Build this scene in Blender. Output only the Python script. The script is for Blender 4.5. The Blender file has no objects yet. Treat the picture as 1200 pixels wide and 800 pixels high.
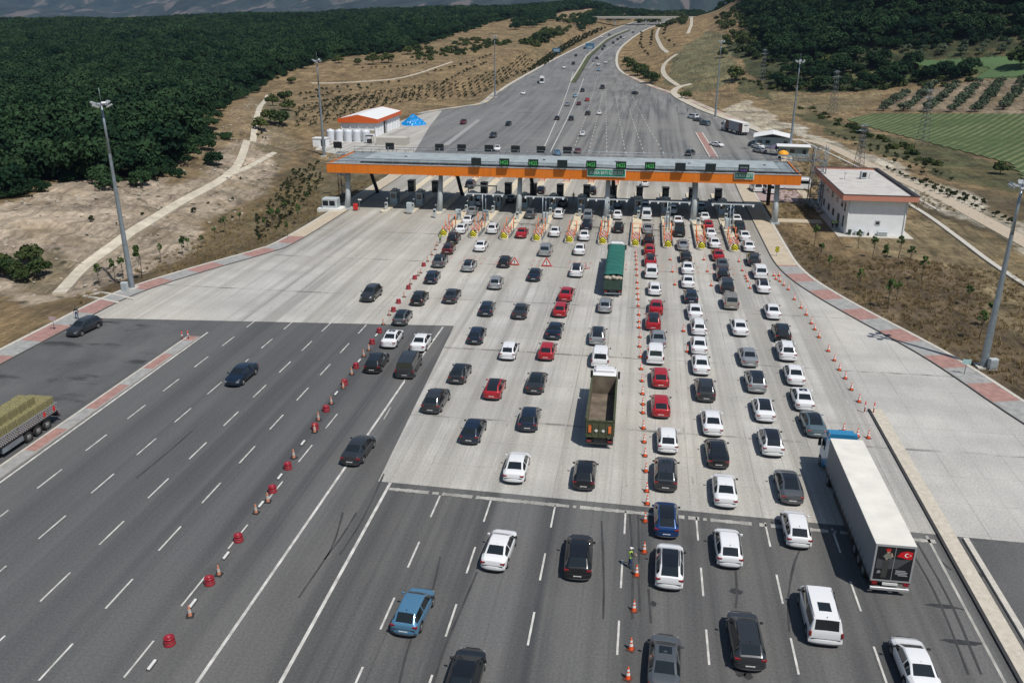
import bpy, bmesh, math, random
import numpy as np
from mathutils import Vector, Matrix
random.seed(7); RNG = np.random.default_rng(11)
scene = bpy.context.scene
COL = scene.collection
R = math.radians

# ------------------------------------------------------------------ camera, light, exposure
CAM_H = 37.0
K = 0.925                       # metres per survey unit (site survey was taken with the camera at 40 units)
FPX = 990.0                     # focal length in pixels of a 1200 px wide picture
VX, VY = 765.0, 20.0            # where the road's lines meet
TH = math.atan((400 - VY) / FPX)
PSI = math.atan((VX - 600) / (FPX / math.cos(TH)))
cF = Vector((-math.sin(PSI) * math.cos(TH), math.cos(PSI) * math.cos(TH), -math.sin(TH)))
cR = Vector((math.cos(PSI), math.sin(PSI), 0))
cU = cR.cross(cF)
cam_d = bpy.data.cameras.new('camera'); cam = bpy.data.objects.new('camera', cam_d); COL.objects.link(cam)
cam.matrix_world = Matrix(((cR.x, cU.x, -cF.x, 0), (cR.y, cU.y, -cF.y, 0), (cR.z, cU.z, -cF.z, CAM_H), (0, 0, 0, 1)))
cam_d.sensor_width = 36; cam_d.lens = 36 * FPX / 1200; cam_d.clip_start = .5; cam_d.clip_end = 40000
scene.camera = cam

SUN_EL = 58.5
shadow_heading = R(47)     # shadows fall to the left of and away from the camera
sd = Vector((-math.sin(shadow_heading), math.cos(shadow_heading), 0))        # shadow direction on the ground
sun_dir = Vector((-sd.x * math.cos(R(SUN_EL)), -sd.y * math.cos(R(SUN_EL)), math.sin(R(SUN_EL))))  # towards the sun
sl = bpy.data.lights.new('sun', 'SUN'); sl.energy = 3.6; sl.angle = R(.5); sl.color = (1.0, .955, .89)
so = bpy.data.objects.new('sun', sl); COL.objects.link(so)
so.rotation_euler = sun_dir.to_track_quat('Z', 'Y').to_euler(); so.location = (0, 0, 200)
world = bpy.data.worlds.new('World'); scene.world = world; world.use_nodes = True
wn = world.node_tree; bg = wn.nodes['Background']
sky = wn.nodes.new('ShaderNodeTexSky'); sky.sky_type = 'NISHITA'; sky.sun_disc = False
sky.sun_elevation = R(SUN_EL); sky.sun_rotation = math.atan2(sun_dir.x, sun_dir.y)
sky.air_density = 1.2; sky.dust_density = .6; sky.ozone_density = 1.5
wn.links.new(sky.outputs[0], bg.inputs[0]); bg.inputs[1].default_value = .055
vs = scene.view_settings; vs.view_transform = 'Standard'; vs.look = 'None'; vs.exposure = .24; vs.gamma = 1; vs.use_curve_mapping = False
scene.cycles.max_bounces = 4; scene.cycles.diffuse_bounces = 2; scene.cycles.glossy_bounces = 2
scene.cycles.volume_bounces = 0; scene.cycles.transparent_max_bounces = 4
scene.cycles.volume_step_rate = 8; scene.cycles.caustics_reflective = False; scene.cycles.caustics_refractive = False

# ------------------------------------------------------------------ terrain height
def ss(t):
    t = np.clip(t, 0, 1); return t * t * (3 - 2 * t)
LE = [(-77, -80), (-77, 100), (-77, 112), (-75, 120), (-71, 130), (-66.5, 140), (-64.3, 146), (-64.3, 183), (-64.4, 236), (-69, 244), (-84, 252), (-101, 258), (-105, 268), (-104, 290),
      (-101, 340), (-97.3, 377), (-88.5, 394), (-79, 410), (-77, 420), (-79.3, 461), (-79, 514), (-71.1, 616), (-61.3, 705), (-48.5, 821), (-42.8, 888), (-33, 960), (-8, 1090), (30, 1220)]
RE = [(64, -80), (55, 45), (46, 72), (40.6, 87.4), (36.9, 103), (33.6, 112), (30.3, 120), (27, 129), (24.4, 138), (23.2, 147), (23.1, 157), (23, 238), (26, 243), (37, 250), (41.5, 270), (41.8, 300), (39.7, 347),
      (35.1, 368), (23.9, 419), (13.1, 464), (-.2, 501), (-7.9, 529), (-19.5, 572), (-24.3, 619), (-26.8, 707), (-21, 796), (-11.5, 889), (-3.7, 944), (25, 1090), (65, 1220)]
def smooth_poly(P, it=2):
    for _ in range(it):
        q = [P[0]]
        for a, b in zip(P, P[1:]):
            q += [(a[0]*.75+b[0]*.25, a[1]*.75+b[1]*.25), (a[0]*.25+b[0]*.75, a[1]*.25+b[1]*.75)]
        q.append(P[-1]); P = q
    return P
LE, RE = smooth_poly(LE), smooth_poly(RE)
LEY, LEX = np.array([p[1] for p in LE]), np.array([p[0] for p in LE])
REY, REX = np.array([p[1] for p in RE]), np.array([p[0] for p in RE])
def s_road(Y):
    t = np.maximum(0, np.asarray(Y, float) - 330)
    return .5*.06/250*np.minimum(t, 250)**2 + .06*np.clip(t-250, 0, 450) + .02*np.clip(t-700, 0, 500)
def s_H(X, Y):                       # height in survey units
    X = np.asarray(X, float); Y = np.asarray(Y, float)
    dl = np.interp(Y, LEY, LEX) - X; dr = X - np.interp(Y, REY, REX)
    d = np.maximum(np.maximum(dl, dr), 0)
    r = np.hypot(X, Y); th = np.degrees(np.arctan2(X, Y))
    A = np.interp(th, [-60, -40, -32, -25, -17, -9, -4, 0, 4, 10, 20, 50], [20, 25, 30, 35, 42, 48, 54, 56, 80, 150, 175, 190])
    rise = ss((r - 250) / np.interp(th, [0, 12], [1150, 950])) * (1 - ss((r - 1450) / 900)) - .9 * ss((r - 1500) / 1200)
    hr = s_road(Y)
    w = ss((d - 8) / np.interp(Y, [300, 700], [220, 150]))
    und = 1.6*np.sin(X*.021+1.3)*np.sin(Y*.017) + .5*np.sin(X*.07+Y*.05)
    h = hr*(1-w) + w*(A*rise + und*ss(d/60))
    h = h + 6*ss((dl-12)/50)*ss((Y-90)/60)*(1-ss((Y-300)/150)) - 1.2*ss((dl-4)/8)*(1-ss((dl-20)/20))*ss((Y-100)/30)
    h = h + 9*ss((dr-4)/45)*ss((Y-430)/120)*(1-ss((Y-900)/200)) + 5*ss((dl-6)/30)*ss((Y-420)/120)*(1-ss((Y-900)/200))
    return h
def H(x, y): return s_H(x / K, y / K) * K
def Hs(x, y): return float(H(x, y))
def ray(px, py):
    return cF * FPX + cR * (px - 600) + cU * (400 - py)
def flat(px, py, z=0.0):
    d = ray(px, py); t = (z - CAM_H) / d.z
    return Vector((d.x * t, d.y * t, z))
def at(px, py, dz=0.0):
    """surveyed point of the photo's pixel, on the terrain (metres), dz above it"""
    d = ray(px, py)
    if d.z < -1e-6:
        p = flat(px, py, dz)
        if p.y < 300 and (-58 < p.x < 20 or p.y < 150 and -68 < p.x < 28): return p
    d = d.normalized(); t = 30.
    last = t
    while t < 2600:
        q = d * t
        if q.z + CAM_H - dz < Hs(q.x, q.y): break
        last = t; t += max(.8, .006 * t)
    lo, hi = last, t
    for _ in range(18):
        m = (lo + hi) / 2; q = d * m
        if q.z + CAM_H - dz < Hs(q.x, q.y): hi = m
        else: lo = m
    q = d * hi
    return Vector((q.x, q.y, Hs(q.x, q.y) + dz))

# ------------------------------------------------------------------ materials
def lin(c):
    if isinstance(c, str):
        c = c.lstrip('#'); c = [int(c[i:i+2], 16) / 255 for i in (0, 2, 4)]
        return tuple(((v + .055) / 1.055) ** 2.4 if v > .04045 else v / 12.92 for v in c) + (1,)
    return tuple(c)[:3] + (1,)
MATS = {}
def M(name, color=(.5, .5, .5), rough=.6, metal=0., coat=0., var=.12, scale=3., spec=.5, emit=0.):
    if name in MATS: return MATS[name]
    m = bpy.data.materials.new(name); m.use_nodes = True; nt = m.node_tree; b = nt.nodes['Principled BSDF']
    b.inputs['Roughness'].default_value = rough; b.inputs['Metallic'].default_value = metal
    b.inputs['Coat Weight'].default_value = coat; b.inputs['Coat Roughness'].default_value = .06
    b.inputs['Specular IOR Level'].default_value = spec
    c = lin(color)
    if var:
        tc = nt.nodes.new('ShaderNodeTexCoord'); nz = nt.nodes.new('ShaderNodeTexNoise'); nz.inputs['Scale'].default_value = scale; nz.inputs['Detail'].default_value = 5
        rp = nt.nodes.new('ShaderNodeValToRGB'); rp.color_ramp.elements[0].position = .3; rp.color_ramp.elements[1].position = .7
        rp.color_ramp.elements[0].color = tuple(v * (1 - var) for v in c[:3]) + (1,); rp.color_ramp.elements[1].color = tuple(min(1, v * (1 + var)) for v in c[:3]) + (1,)
        nt.links.new(tc.outputs['Object'], nz.inputs['Vector']); nt.links.new(nz.outputs[0], rp.inputs[0]); nt.links.new(rp.outputs[0], b.inputs['Base Color'])
    else:
        b.inputs['Base Color'].default_value = c
    if emit: b.inputs['Emission Color'].default_value = c; b.inputs['Emission Strength'].default_value = emit
    MATS[name] = m; return m

class NT:
    """small helper for node trees"""
    def __init__(s, name, rough=.9):
        s.m = bpy.data.materials.new(name); s.m.use_nodes = True; s.t = s.m.node_tree; s.b = s.t.nodes['Principled BSDF']
        s.b.inputs['Roughness'].default_value = rough; s.b.inputs['Specular IOR Level'].default_value = .25
        MATS[name] = s.m
        s.pos = s.n('ShaderNodeNewGeometry').outputs['Position']
    def n(s, k, **kw):
        x = s.t.nodes.new(k)
        for a, v in kw.items(): setattr(x, a, v)
        return x
    def link(s, a, b): s.t.links.new(a, b)
    def mapping(s, sc, rot=(0, 0, 0), src=None, loc=(0, 0, 0)):
        mp = s.n('ShaderNodeMapping'); mp.inputs['Scale'].default_value = sc; mp.inputs['Rotation'].default_value = rot; mp.inputs['Location'].default_value = loc
        s.link(src or s.pos, mp.inputs[0]); return mp.outputs[0]
    def noise(s, scale=(1, 1, 1), detail=4, rough=.55, src=None, rot=(0, 0, 0), loc=(0, 0, 0), dist=0.):
        nz = s.n('ShaderNodeTexNoise'); nz.inputs['Scale'].default_value = 1; nz.inputs['Detail'].default_value = detail; nz.inputs['Roughness'].default_value = rough
        nz.inputs['Distortion'].default_value = dist
        s.link(s.mapping(scale, rot, src, loc), nz.inputs['Vector']); return nz.outputs[0]
    def ramp(s, fac, stops, interp='LINEAR'):
        r = s.n('ShaderNodeValToRGB'); e = r.color_ramp.elements; r.color_ramp.interpolation = interp
        while len(e) < len(stops): e.new(.5)
        for i, (p, c) in enumerate(stops):
            e[i].position = p; e[i].color = lin(c) if not isinstance(c, (int, float)) else (c, c, c, 1)
        s.link(fac, r.inputs[0]); return r.outputs[0]
    def math(s, op, a, b=None, clamp=False):
        x = s.n('ShaderNodeMath', operation=op); x.use_clamp = clamp
        for i, v in enumerate((a, b)):
            if v is None: continue
            if isinstance(v, (int, float)): x.inputs[i].default_value = v
            else: s.link(v, x.inputs[i])
        return x.outputs[0]
    def mix(s, f, a, b, mode='MIX'):
        x = s.n('ShaderNodeMix', data_type='RGBA', blend_type=mode)
        for sock, v in ((x.inputs[0], f), (x.inputs[6], a), (x.inputs[7], b)):
            if isinstance(v, (int, float)): sock.default_value = v if sock == x.inputs[0] else (v, v, v, 1)
            elif isinstance(v, (tuple, str, list)): sock.default_value = lin(v)
            else: s.link(v, sock)
        return x.outputs[2]
    def xyz(s, src=None):
        x = s.n('ShaderNodeSeparateXYZ'); s.link(src or s.pos, x.inputs[0]); return x.outputs
    def out(s, col): s.link(col, s.b.inputs['Base Color']); return s.m
    def bump(s, h, strength=.3, dist=.05):
        b = s.n('ShaderNodeBump'); b.inputs['Strength'].default_value = strength; b.inputs['Distance'].default_value = dist
        s.link(h, b.inputs['Height']); s.link(b.outputs[0], s.b.inputs['Normal'])

def mat_pavement(name, kind):
    t = NT(name, .88 if kind != 'concrete' else .92)
    fine = t.noise((6, 6, 6), 6, .7); mid = t.noise((.25, .12, 1), 5, .6); big = t.noise((.035, .02, 1), 4, .55)
    streak = t.noise((.62, .006, 1), 3, .6, dist=.4); streak2 = t.noise((2.6, .012, 1), 3, .65, loc=(3, 7, 0), dist=.2)
    if kind == 'asphalt':
        c = t.ramp(mid, [(.3, (.096, .096, .096)), (.7, (.128, .127, .124))])
        c = t.mix(t.ramp(streak, [(.36, .9), (.6, 0.)]), c, (.056, .058, .061))
        lite = t.noise((.3, .004, 1), 2, .5, loc=(11, 3, 0)); c = t.mix(t.ramp(lite, [(.5, 0.), (.64, .6)]), c, (.150, .150, .148))
        c = t.mix(t.ramp(streak2, [(.25, .55), (.45, 0.)]), c, (.060, .061, .062))
        c = t.mix(t.ramp(big, [(.45, 0.), (.62, .45)]), c, (.145, .142, .134))
        x = t.xyz()[0]
        west = t.math('MULTIPLY', t.math('ADD', x, 24.), -.12, True)      # left carriageway is a bluer, older mat
        c = t.mix(t.math('MULTIPLY', west, .4), c, (.094, .098, .104))
        far = t.math('MULTIPLY', t.math('SUBTRACT', t.xyz()[1], 215.), .05, True)       # the older, greyer surface behind the plaza
        c = t.mix(far, c, t.mix(1., c, (1.75, 1.73, 1.68), 'MULTIPLY'))
        blot = t.noise((.16, .1, 1), 3, .5, loc=(40, 11, 0)); c = t.mix(t.ramp(blot, [(.68, 0.), (.76, .5)]), c, (.045, .045, .046))
    elif kind == 'parking':
        c = t.ramp(mid, [(.3, (.085, .086, .088)), (.7, (.13, .13, .13))])
        blot = t.noise((.12, .3, 1), 5, .6, loc=(40, 11, 0), rot=(0, 0, .3)); c = t.mix(t.ramp(blot, [(.56, 0.), (.66, .8)]), c, (.035, .035, .036))
    else:
        c = t.ramp(mid, [(.3, (.375, .367, .345)), (.7, (.495, .486, .457))])
        xx_ = t.xyz()[0]; inl = t.math('MULTIPLY', t.math('MULTIPLY', t.math('SUBTRACT', 25., xx_), .4, True), 1.)
        c = t.mix(t.math('MULTIPLY', t.ramp(streak, [(.38, .8), (.57, 0.)]), inl), c, (.25, .243, .225))
        c = t.mix(t.math('MULTIPLY', t.ramp(streak2, [(.3, .6), (.42, 0.)]), inl), c, (.21, .205, .19))
        slab = t.noise((.045, .22, 1), 2, .5, loc=(6, 6, 0)); c = t.mix(t.ramp(slab, [(.4, .35), (.55, 0.)]), c, (.30, .295, .28))
        yy = t.xyz()[1]; near = t.math('MULTIPLY', t.math('MULTIPLY', t.math('SUBTRACT', yy, 118.), .03, True), t.math('MULTIPLY', t.math('SUBTRACT', 232., yy), .05, True))
        c = t.mix(t.math('MULTIPLY', near, t.ramp(t.noise((.5, .01, 1), 3, .6, loc=(2, 1, 0)), [(.4, .75), (.62, .1)])), c, (.22, .205, .175))
        c = t.mix(t.ramp(big, [(.42, 0.), (.6, .35)]), c, (.56, .52, .44))
        X, Y, _ = t.xyz()
        def joint(coord, period, half, offs=0.):
            f = t.math('FRACT', t.math('DIVIDE', t.math('ADD', coord, offs + 500 * period), period))
            d = t.math('ABSOLUTE', t.math('SUBTRACT', f, .5))
            return t.math('GREATER_THAN', d, .5 - half / period)
        jx = joint(X, 2.8, .035, .4); jy = joint(Y, 4.6, .03)
        brk = t.ramp(t.noise((.9, .12, 1), 3, .6), [(.42, .12), (.62, .55)])
        c = t.mix(t.math('MULTIPLY', jx, brk), c, (.13, .127, .12))
        c = t.mix(t.math('MULTIPLY', jy, t.ramp(t.noise((.12, .9, 1), 3, .6, loc=(5, 5, 0)), [(.42, .08), (.64, .5)])), c, (.12, .117, .11))
        jb = joint(Y, 18.4, .22); c = t.mix(t.math('MULTIPLY', jb, t.ramp(t.noise((.2, .8, 1), 4, .7, loc=(9, 2, 0)), [(.47, 0.), (.6, .75)])), c, (.11, .107, .1))
        spot = t.noise((1.3, 1.0, 1), 3, .6, loc=(4, 9, 0)); c = t.mix(t.ramp(spot, [(.69, 0.), (.75, .35)]), c, (.16, .155, .145))
    c = t.mix(.26, c, t.ramp(fine, [(.3, .0), (.7, 1.)]), 'OVERLAY')
    t.out(c); t.bump(fine, .25, .02); return t.m

def mat_terrain():
    t = NT('dry_land', .97)
    a = t.n('ShaderNodeAttribute', attribute_name='zone').outputs['Color']
    n1 = t.noise((.9, .9, .9), 6, .7); n2 = t.noise((.11, .11, .1), 5, .65, dist=.6); n3 = t.noise((.02, .02, .02), 4, .6)
    c = t.mix(1., a, t.ramp(n2, [(.3, .5), (.48, .95), (.68, 1.55)]), 'MULTIPLY')
    c = t.mix(1., c, t.ramp(n1, [(.3, .7), (.5, 1.), (.72, 1.35)]), 'MULTIPLY')
    c = t.mix(t.ramp(n3, [(.5, 0.), (.62, .25)]), c, (.10, .095, .05))
    gul = t.noise((.5, .09, .3), 5, .7, rot=(0, 0, .5), dist=1.2); c = t.mix(1., c, t.ramp(gul, [(.36, .62), (.5, 1.), (.66, 1.25)]), 'MULTIPLY')
    gold = t.noise((.05, .07, .05), 5, .7, loc=(17, 4, 0), dist=.8); c = t.mix(t.ramp(gold, [(.5, 0.), (.62, .28)]), c, (.30, .215, .10))
    # scattered low bushes and tufts
    v = t.n('ShaderNodeTexVoronoi'); v.inputs['Scale'].default_value = 1; t.link(t.mapping((.38, .38, .1)), v.inputs['Vector'])
    tuft = t.math('MULTIPLY', t.ramp(v.outputs['Distance'], [(.16, 1.), (.26, 0.)]), t.ramp(t.noise((.06, .06, .06), 3, .6, loc=(8, 3, 0)), [(.46, 0.), (.58, .8)]))
    c = t.mix(tuft, c, (.045, .05, .026))
    v2 = t.n('ShaderNodeTexVoronoi'); v2.inputs['Scale'].default_value = 1; t.link(t.mapping((1.3, 1.3, .1), loc=(5, 5, 5)), v2.inputs['Vector'])
    c = t.mix(t.math('MULTIPLY', t.ramp(v2.outputs['Distance'], [(.12, .7), (.3, 0.)]), t.ramp(t.noise((.13, .13, .1), 3, .6, loc=(1, 13, 0)), [(.45, 0.), (.6, 1.)])), c, (.075, .062, .036))
    t.out(c); t.bump(t.math('ADD', n1, gul), .9, .7); return t.m

# ------------------------------------------------------------------ mesh helpers
class MB:
    def __init__(s): s.v = []; s.f = []; s.mi = []; s.sm = []
    def add(s, vs, fs, mi=0, sm=False):
        o = len(s.v); s.v += [tuple(p) for p in vs]; s.f += [tuple(i + o for i in f) for f in fs]; s.mi += [mi] * len(fs); s.sm += [sm] * len(fs); return s
    def box(s, x0, x1, y0, y1, z0, z1, mi=0):
        return s.add([(x0, y0, z0), (x1, y0, z0), (x1, y1, z0), (x0, y1, z0), (x0, y0, z1), (x1, y0, z1), (x1, y1, z1), (x0, y1, z1)],
                     [(0, 3, 2, 1), (4, 5, 6, 7), (0, 1, 5, 4), (1, 2, 6, 5), (2, 3, 7, 6), (3, 0, 4, 7)], mi)
    def bbox(s, x0, x1, y0, y1, z0, z1, b=.03, mi=0):
        """box with chamfered vertical and top edges"""
        def ring(i, z): return [(x0+i+b, y0+i, z), (x1-i-b, y0+i, z), (x1-i, y0+i+b, z), (x1-i, y1-i-b, z), (x1-i-b, y1-i, z), (x0+i+b, y1-i, z), (x0+i, y1-i-b, z), (x0+i, y0+i+b, z)]
        vs = ring(0, z0) + ring(0, z1 - b) + ring(b, z1)
        fs = [tuple(range(7, -1, -1))] + [(i, (i+1) % 8, 8+(i+1) % 8, 8+i) for i in range(8)] + [(8+i, 8+(i+1) % 8, 16+(i+1) % 8, 16+i) for i in range(8)] + [tuple(range(16, 24))]
        return s.add(vs, fs, mi)
    def obox(s, c, size, rz=0, mi=0, rx=0):
        m = Matrix.Translation(c) @ Matrix.Rotation(rz, 4, 'Z') @ Matrix.Rotation(rx, 4, 'X')
        a, b, h = size[0]/2, size[1]/2, size[2]/2
        vs = [m @ Vector(p) for p in [(-a, -b, -h), (a, -b, -h), (a, b, -h), (-a, b, -h), (-a, -b, h), (a, -b, h), (a, b, h), (-a, b, h)]]
        return s.add(vs, [(0, 3, 2, 1), (4, 5, 6, 7), (0, 1, 5, 4), (1, 2, 6, 5), (2, 3, 7, 6), (3, 0, 4, 7)], mi)
    def tube(s, p0, p1, r0, r1=None, n=10, mi=0, caps=True, sm=True):
        r1 = r0 if r1 is None else r1; p0, p1 = Vector(p0), Vector(p1); d = (p1 - p0).normalized()
        a = d.orthogonal().normalized(); b = d.cross(a); vs = []
        for p, r in ((p0, r0), (p1, r1)):
            for i in range(n):
                t = 2 * math.pi * i / n; vs.append(p + a * (r * math.cos(t)) + b * (r * math.sin(t)))
        s.add(vs, [(i, (i+1) % n, n+(i+1) % n, n+i) for i in range(n)], mi, sm)
        if caps:
            o = len(s.v) - 2*n; s.f += [tuple(o+i for i in range(n-1, -1, -1)), tuple(o+n+i for i in range(n))]; s.mi += [mi, mi]; s.sm += [False, False]
        return s
    def lathe(s, prof, n=16, c=(0, 0, 0), mi=0, mis=None, sm=True):
        vs = []
        for r, z in prof:
            for i in range(n):
                t = 2*math.pi*i/n; vs.append((c[0]+r*math.cos(t), c[1]+r*math.sin(t), c[2]+z))
        for j in range(len(prof)-1):
            o = len(s.v) if j == 0 else o
            if j == 0: s.v += [tuple(v) for v in vs]
            for i in range(n):
                s.f.append((o+j*n+i, o+j*n+(i+1) % n, o+(j+1)*n+(i+1) % n, o+(j+1)*n+i)); s.mi.append(mis[j] if mis else mi); s.sm.append(sm)
        return s
    def prism(s, poly, z0, z1, mi=0):
        n = len(poly); return s.add([(x, y, z0) for x, y in poly] + [(x, y, z1) for x, y in poly],
            [tuple(range(n-1, -1, -1)), tuple(range(n, 2*n))] + [(i, (i+1) % n, n+(i+1) % n, n+i) for i in range(n)], mi)
    def wall_prism(s, poly_xz, y0, y1, mi=0):
        n = len(poly_xz); return s.add([(x, y0, z) for x, z in poly_xz] + [(x, y1, z) for x, z in poly_xz],
            [tuple(range(n)), tuple(range(2*n-1, n-1, -1))] + [(i, n+i, n+(i+1) % n, (i+1) % n) for i in range(n)], mi)
    def mesh(s, name, mats, bevel=0):
        me = bpy.data.meshes.new(name); me.from_pydata(s.v, [], s.f)
        for m in (mats if isinstance(mats, (list, tuple)) else [mats]): me.materials.append(m)
        me.polygons.foreach_set('material_index', s.mi); me.polygons.foreach_set('use_smooth', s.sm)
        bm = bmesh.new(); bm.from_mesh(me)
        bmesh.ops.recalc_face_normals(bm, faces=bm.faces); bm.to_mesh(me); bm.free()
        me.update(); return me
    def build(s, name, mats, parent=None, loc=None):
        return link_mesh(name, s.mesh(name, mats), parent, loc)
def link_mesh(name, me, parent=None, loc=None):
    o = bpy.data.objects.new(name, me); COL.objects.link(o)
    if parent: o.parent = parent
    if loc is not None: o.location = loc
    return o
def empty(name, loc=(0, 0, 0), rz=0, label=None, cat=None, group=None):
    o = bpy.data.objects.new(name, None); COL.objects.link(o); o.location = loc; o.rotation_euler = (0, 0, rz); o.empty_display_size = .3
    return tag(o, label, cat, group)
def tag(o, label=None, cat=None, group=None, kind=None):
    if label: o['label'] = label
    if cat: o['category'] = cat
    if group: o['group'] = group
    if kind: o['kind'] = kind
    return o
def struct(o): o['kind'] = 'structure'; return o
KIDS = {}
def copy_tree(o, parent=None):
    c = o.copy(); COL.objects.link(c)
    if parent: c.parent = parent
    ks = KIDS.get(o)
    if ks is None: ks = KIDS[o] = list(o.children)
    for ch in ks: copy_tree(ch, c)
    return c
ORD = ['', 'first', 'second', 'third', 'fourth', 'fifth', 'sixth', 'seventh', 'eighth', 'ninth', 'tenth', 'eleventh', 'twelfth', 'thirteenth', 'fourteenth', 'fifteenth',
       'sixteenth', 'seventeenth', 'eighteenth', 'nineteenth', 'twentieth', 'twenty-first', 'twenty-second', 'twenty-third', 'twenty-fourth', 'twenty-fifth', 'twenty-sixth', 'twenty-seventh', 'twenty-eighth', 'twenty-ninth', 'thirtieth', 'thirty-first', 'thirty-second', 'thirty-third', 'thirty-fourth', 'thirty-fifth', 'thirty-sixth', 'thirty-seventh', 'thirty-eighth']
def SV(x, y, z=0): return (x * K, y * K, z)
def resample(P, step):
    P = [Vector((p[0], p[1])) for p in P]; out = [P[0]]; 
    for a, b in zip(P, P[1:]):
        L = (b - a).length; n = max(1, int(math.ceil(L / step)))
        for i in range(1, n+1): out.append(a + (b - a) * i / n)
    return out
def ribbon(name, P, a, b, zlo, zhi, mats, fn=None, step=1.5, parent=None, ter=False):
    """strip along polyline P (metres); a, b offsets to its right; fn(s) gives the material index; ter = follow the terrain"""
    P = resample(P, step); n = len(P); v = []; s = 0; S = []
    for i, p in enumerate(P):
        d = (P[min(i+1, n-1)] - P[max(i-1, 0)]).normalized(); r = Vector((d.y, -d.x))
        if i: s += (p - P[i-1]).length
        S.append(s); q, w = p + r * a, p + r * b
        if ter: zq, zw = Hs(q.x, q.y), Hs(w.x, w.y)
        else: zq = zw = float(s_road(p.y / K)) * K
        v += [(q.x, q.y, zq+zlo), (q.x, q.y, zq+zhi), (w.x, w.y, zw+zhi), (w.x, w.y, zw+zlo)]
    f = []; mi = []
    for i in range(n-1):
        o = i*4; m = fn(S[i]) if fn else 0
        for j in range(3): f.append((o+j, o+j+1, o+4+j+1, o+4+j)); mi.append(m)
    f += [(0, 1, 2, 3), (o+4, o+5, o+6, o+7)]; mi += [m, m]
    mb = MB(); mb.v = v; mb.f = f; mb.mi = mi; mb.sm = [False]*len(f)
    return mb.build(name, mats, parent)
def text_mesh(txt, size, mat, name, parent, loc, rot, extrude=.01, align='CENTER', fit=None):
    cu = bpy.data.curves.new('lettering', 'FONT'); cu.body = txt; cu.size = size; cu.extrude = extrude; cu.align_x = align; cu.align_y = 'CENTER'; cu.resolution_u = 4
    ob = bpy.data.objects.new('lettering', cu); COL.objects.link(ob); bpy.context.view_layer.update()
    me = bpy.data.meshes.new_from_object(ob); bpy.data.objects.remove(ob); me.materials.clear(); me.materials.append(mat)
    o = link_mesh(name, me, parent, loc); o.rotation_euler = rot
    if fit:
        w = max(v.co.x for v in me.vertices) - min(v.co.x for v in me.vertices)
        for v in me.vertices: v.co.x *= fit / w
    return o
def pip(poly, X, Y):
    inside = np.zeros(X.shape, bool); n = len(poly); j = n-1
    for i in range(n):
        xi, yi = poly[i]; xj, yj = poly[j]
        c = ((yi > Y) != (yj > Y)) & (X < (xj-xi)*(Y-yi)/((yj-yi) or 1e-9)+xi); inside ^= c; j = i
    return inside
# ------------------------------------------------------------------ materials of the place
m_asph = mat_pavement('asphalt', 'asphalt'); m_conc = mat_pavement('concrete_paving', 'concrete'); m_park = mat_pavement('worn_asphalt', 'parking')
m_terr = mat_terrain()
m_paint = M('road_paint', (.52, .51, .48), .7, var=.3, scale=1.2)
m_oldpaint = M('worn_road_paint', (.36, .35, .32), .8, var=.3, scale=.8)
m_kerb = M('kerb_concrete', (.50, .475, .42), .9, var=.15)
m_beige = M('beige_paving', (.47, .40, .30), .9, var=.12, scale=.7)
m_redpav = M('red_pavers', (.33, .19, .165), .9, var=.2, scale=1.5)
m_greypav = M('grey_pavers', (.30, .30, .29), .9, var=.2, scale=1.5)
m_track = M('pale_dirt', (.50, .45, .36), .95, var=.2, scale=.5)
m_rubble = M('pale_gravel', (.37, .34, .28), .95, var=.35, scale=.9)
m_tarbase = M('tar_edge', (.04, .04, .042), .9)

# ------------------------------------------------------------------ terrain sheet
def px_poly(pts): return [(lambda q: (q.x, q.y))(at(*p)) for p in pts]
NX, NY = 520, 760
u = np.linspace(-1, 1, NX); gx = 1350 * np.sinh(3.4*u) / np.sinh(3.4) - 20
w_ = np.linspace(0, 1, NY); gy = -90 + 2500 * (np.sinh(2.6*w_) / np.sinh(2.6))
GX, GY = np.meshgrid(gx, gy); GZ = H(GX, GY)
sX, sY = GX / K, GY / K
dedge = np.maximum(np.interp(sY, LEY, LEX) - sX, sX - np.interp(sY, REY, REX))
GZ = GZ - .45 * ss((-dedge - 1.0) / 3) * (sY < 1200)
pert = 3.0*np.sin(GX*.11 + 2*np.sin(GY*.07)) + 2.2*np.sin(GY*.16 + GX*.05); PX, PY = GX + pert*.5, GY + pert*.6
zone = np.empty(GX.shape + (4,)); zone[...] = (.215, .155, .085, 1)
far_w = np.clip((GY - 900)/300, 0, 1)[..., None]; zone = zone*(1-far_w) + np.array((.22, .175, .095, 1))*far_w
def paint(pts, col, soft=True, world_pts=None):
    poly = world_pts or px_poly(pts)
    m = pip(poly, PX if soft else GX, PY if soft else GY); zone[m] = tuple(col) + (1,); return poly
# dry slopes around the plaza
paint([(0, 470), (0, 345), (90, 335), (190, 300), (310, 235), (335, 185), (375, 172), (380, 200), (440, 205), (440, 240), (340, 292), (150, 345), (80, 388)], (.155, .115, .066))
SAND = paint([(-60, 330), (0, 238), (60, 214), (185, 210), (215, 188), (255, 150), (290, 125), (315, 140), (325, 165), (322, 200), (292, 240), (200, 300), (110, 342), (0, 365)], (.36, .295, .225))
paint([(190, 208), (215, 185), (255, 148), (300, 108), (312, 118), (280, 165), (240, 205), (205, 222)], (.235, .175, .105))
GZ = GZ + .24*pip(SAND, PX, PY)*(np.sin(GY*1.25+2.2*np.sin(GX*.16)+np.sin(GY*.31))+.6*np.sin(GX*.9+1.7*np.sin(GY*.5)))*ss((dedge-9)/5)
paint([(300, 120), (335, 118), (345, 170), (320, 200), (300, 175)], (.20, .16, .10))
paint([(0, 300), (60, 290), (95, 320), (60, 345), (0, 350)], (.20, .165, .11))
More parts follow.
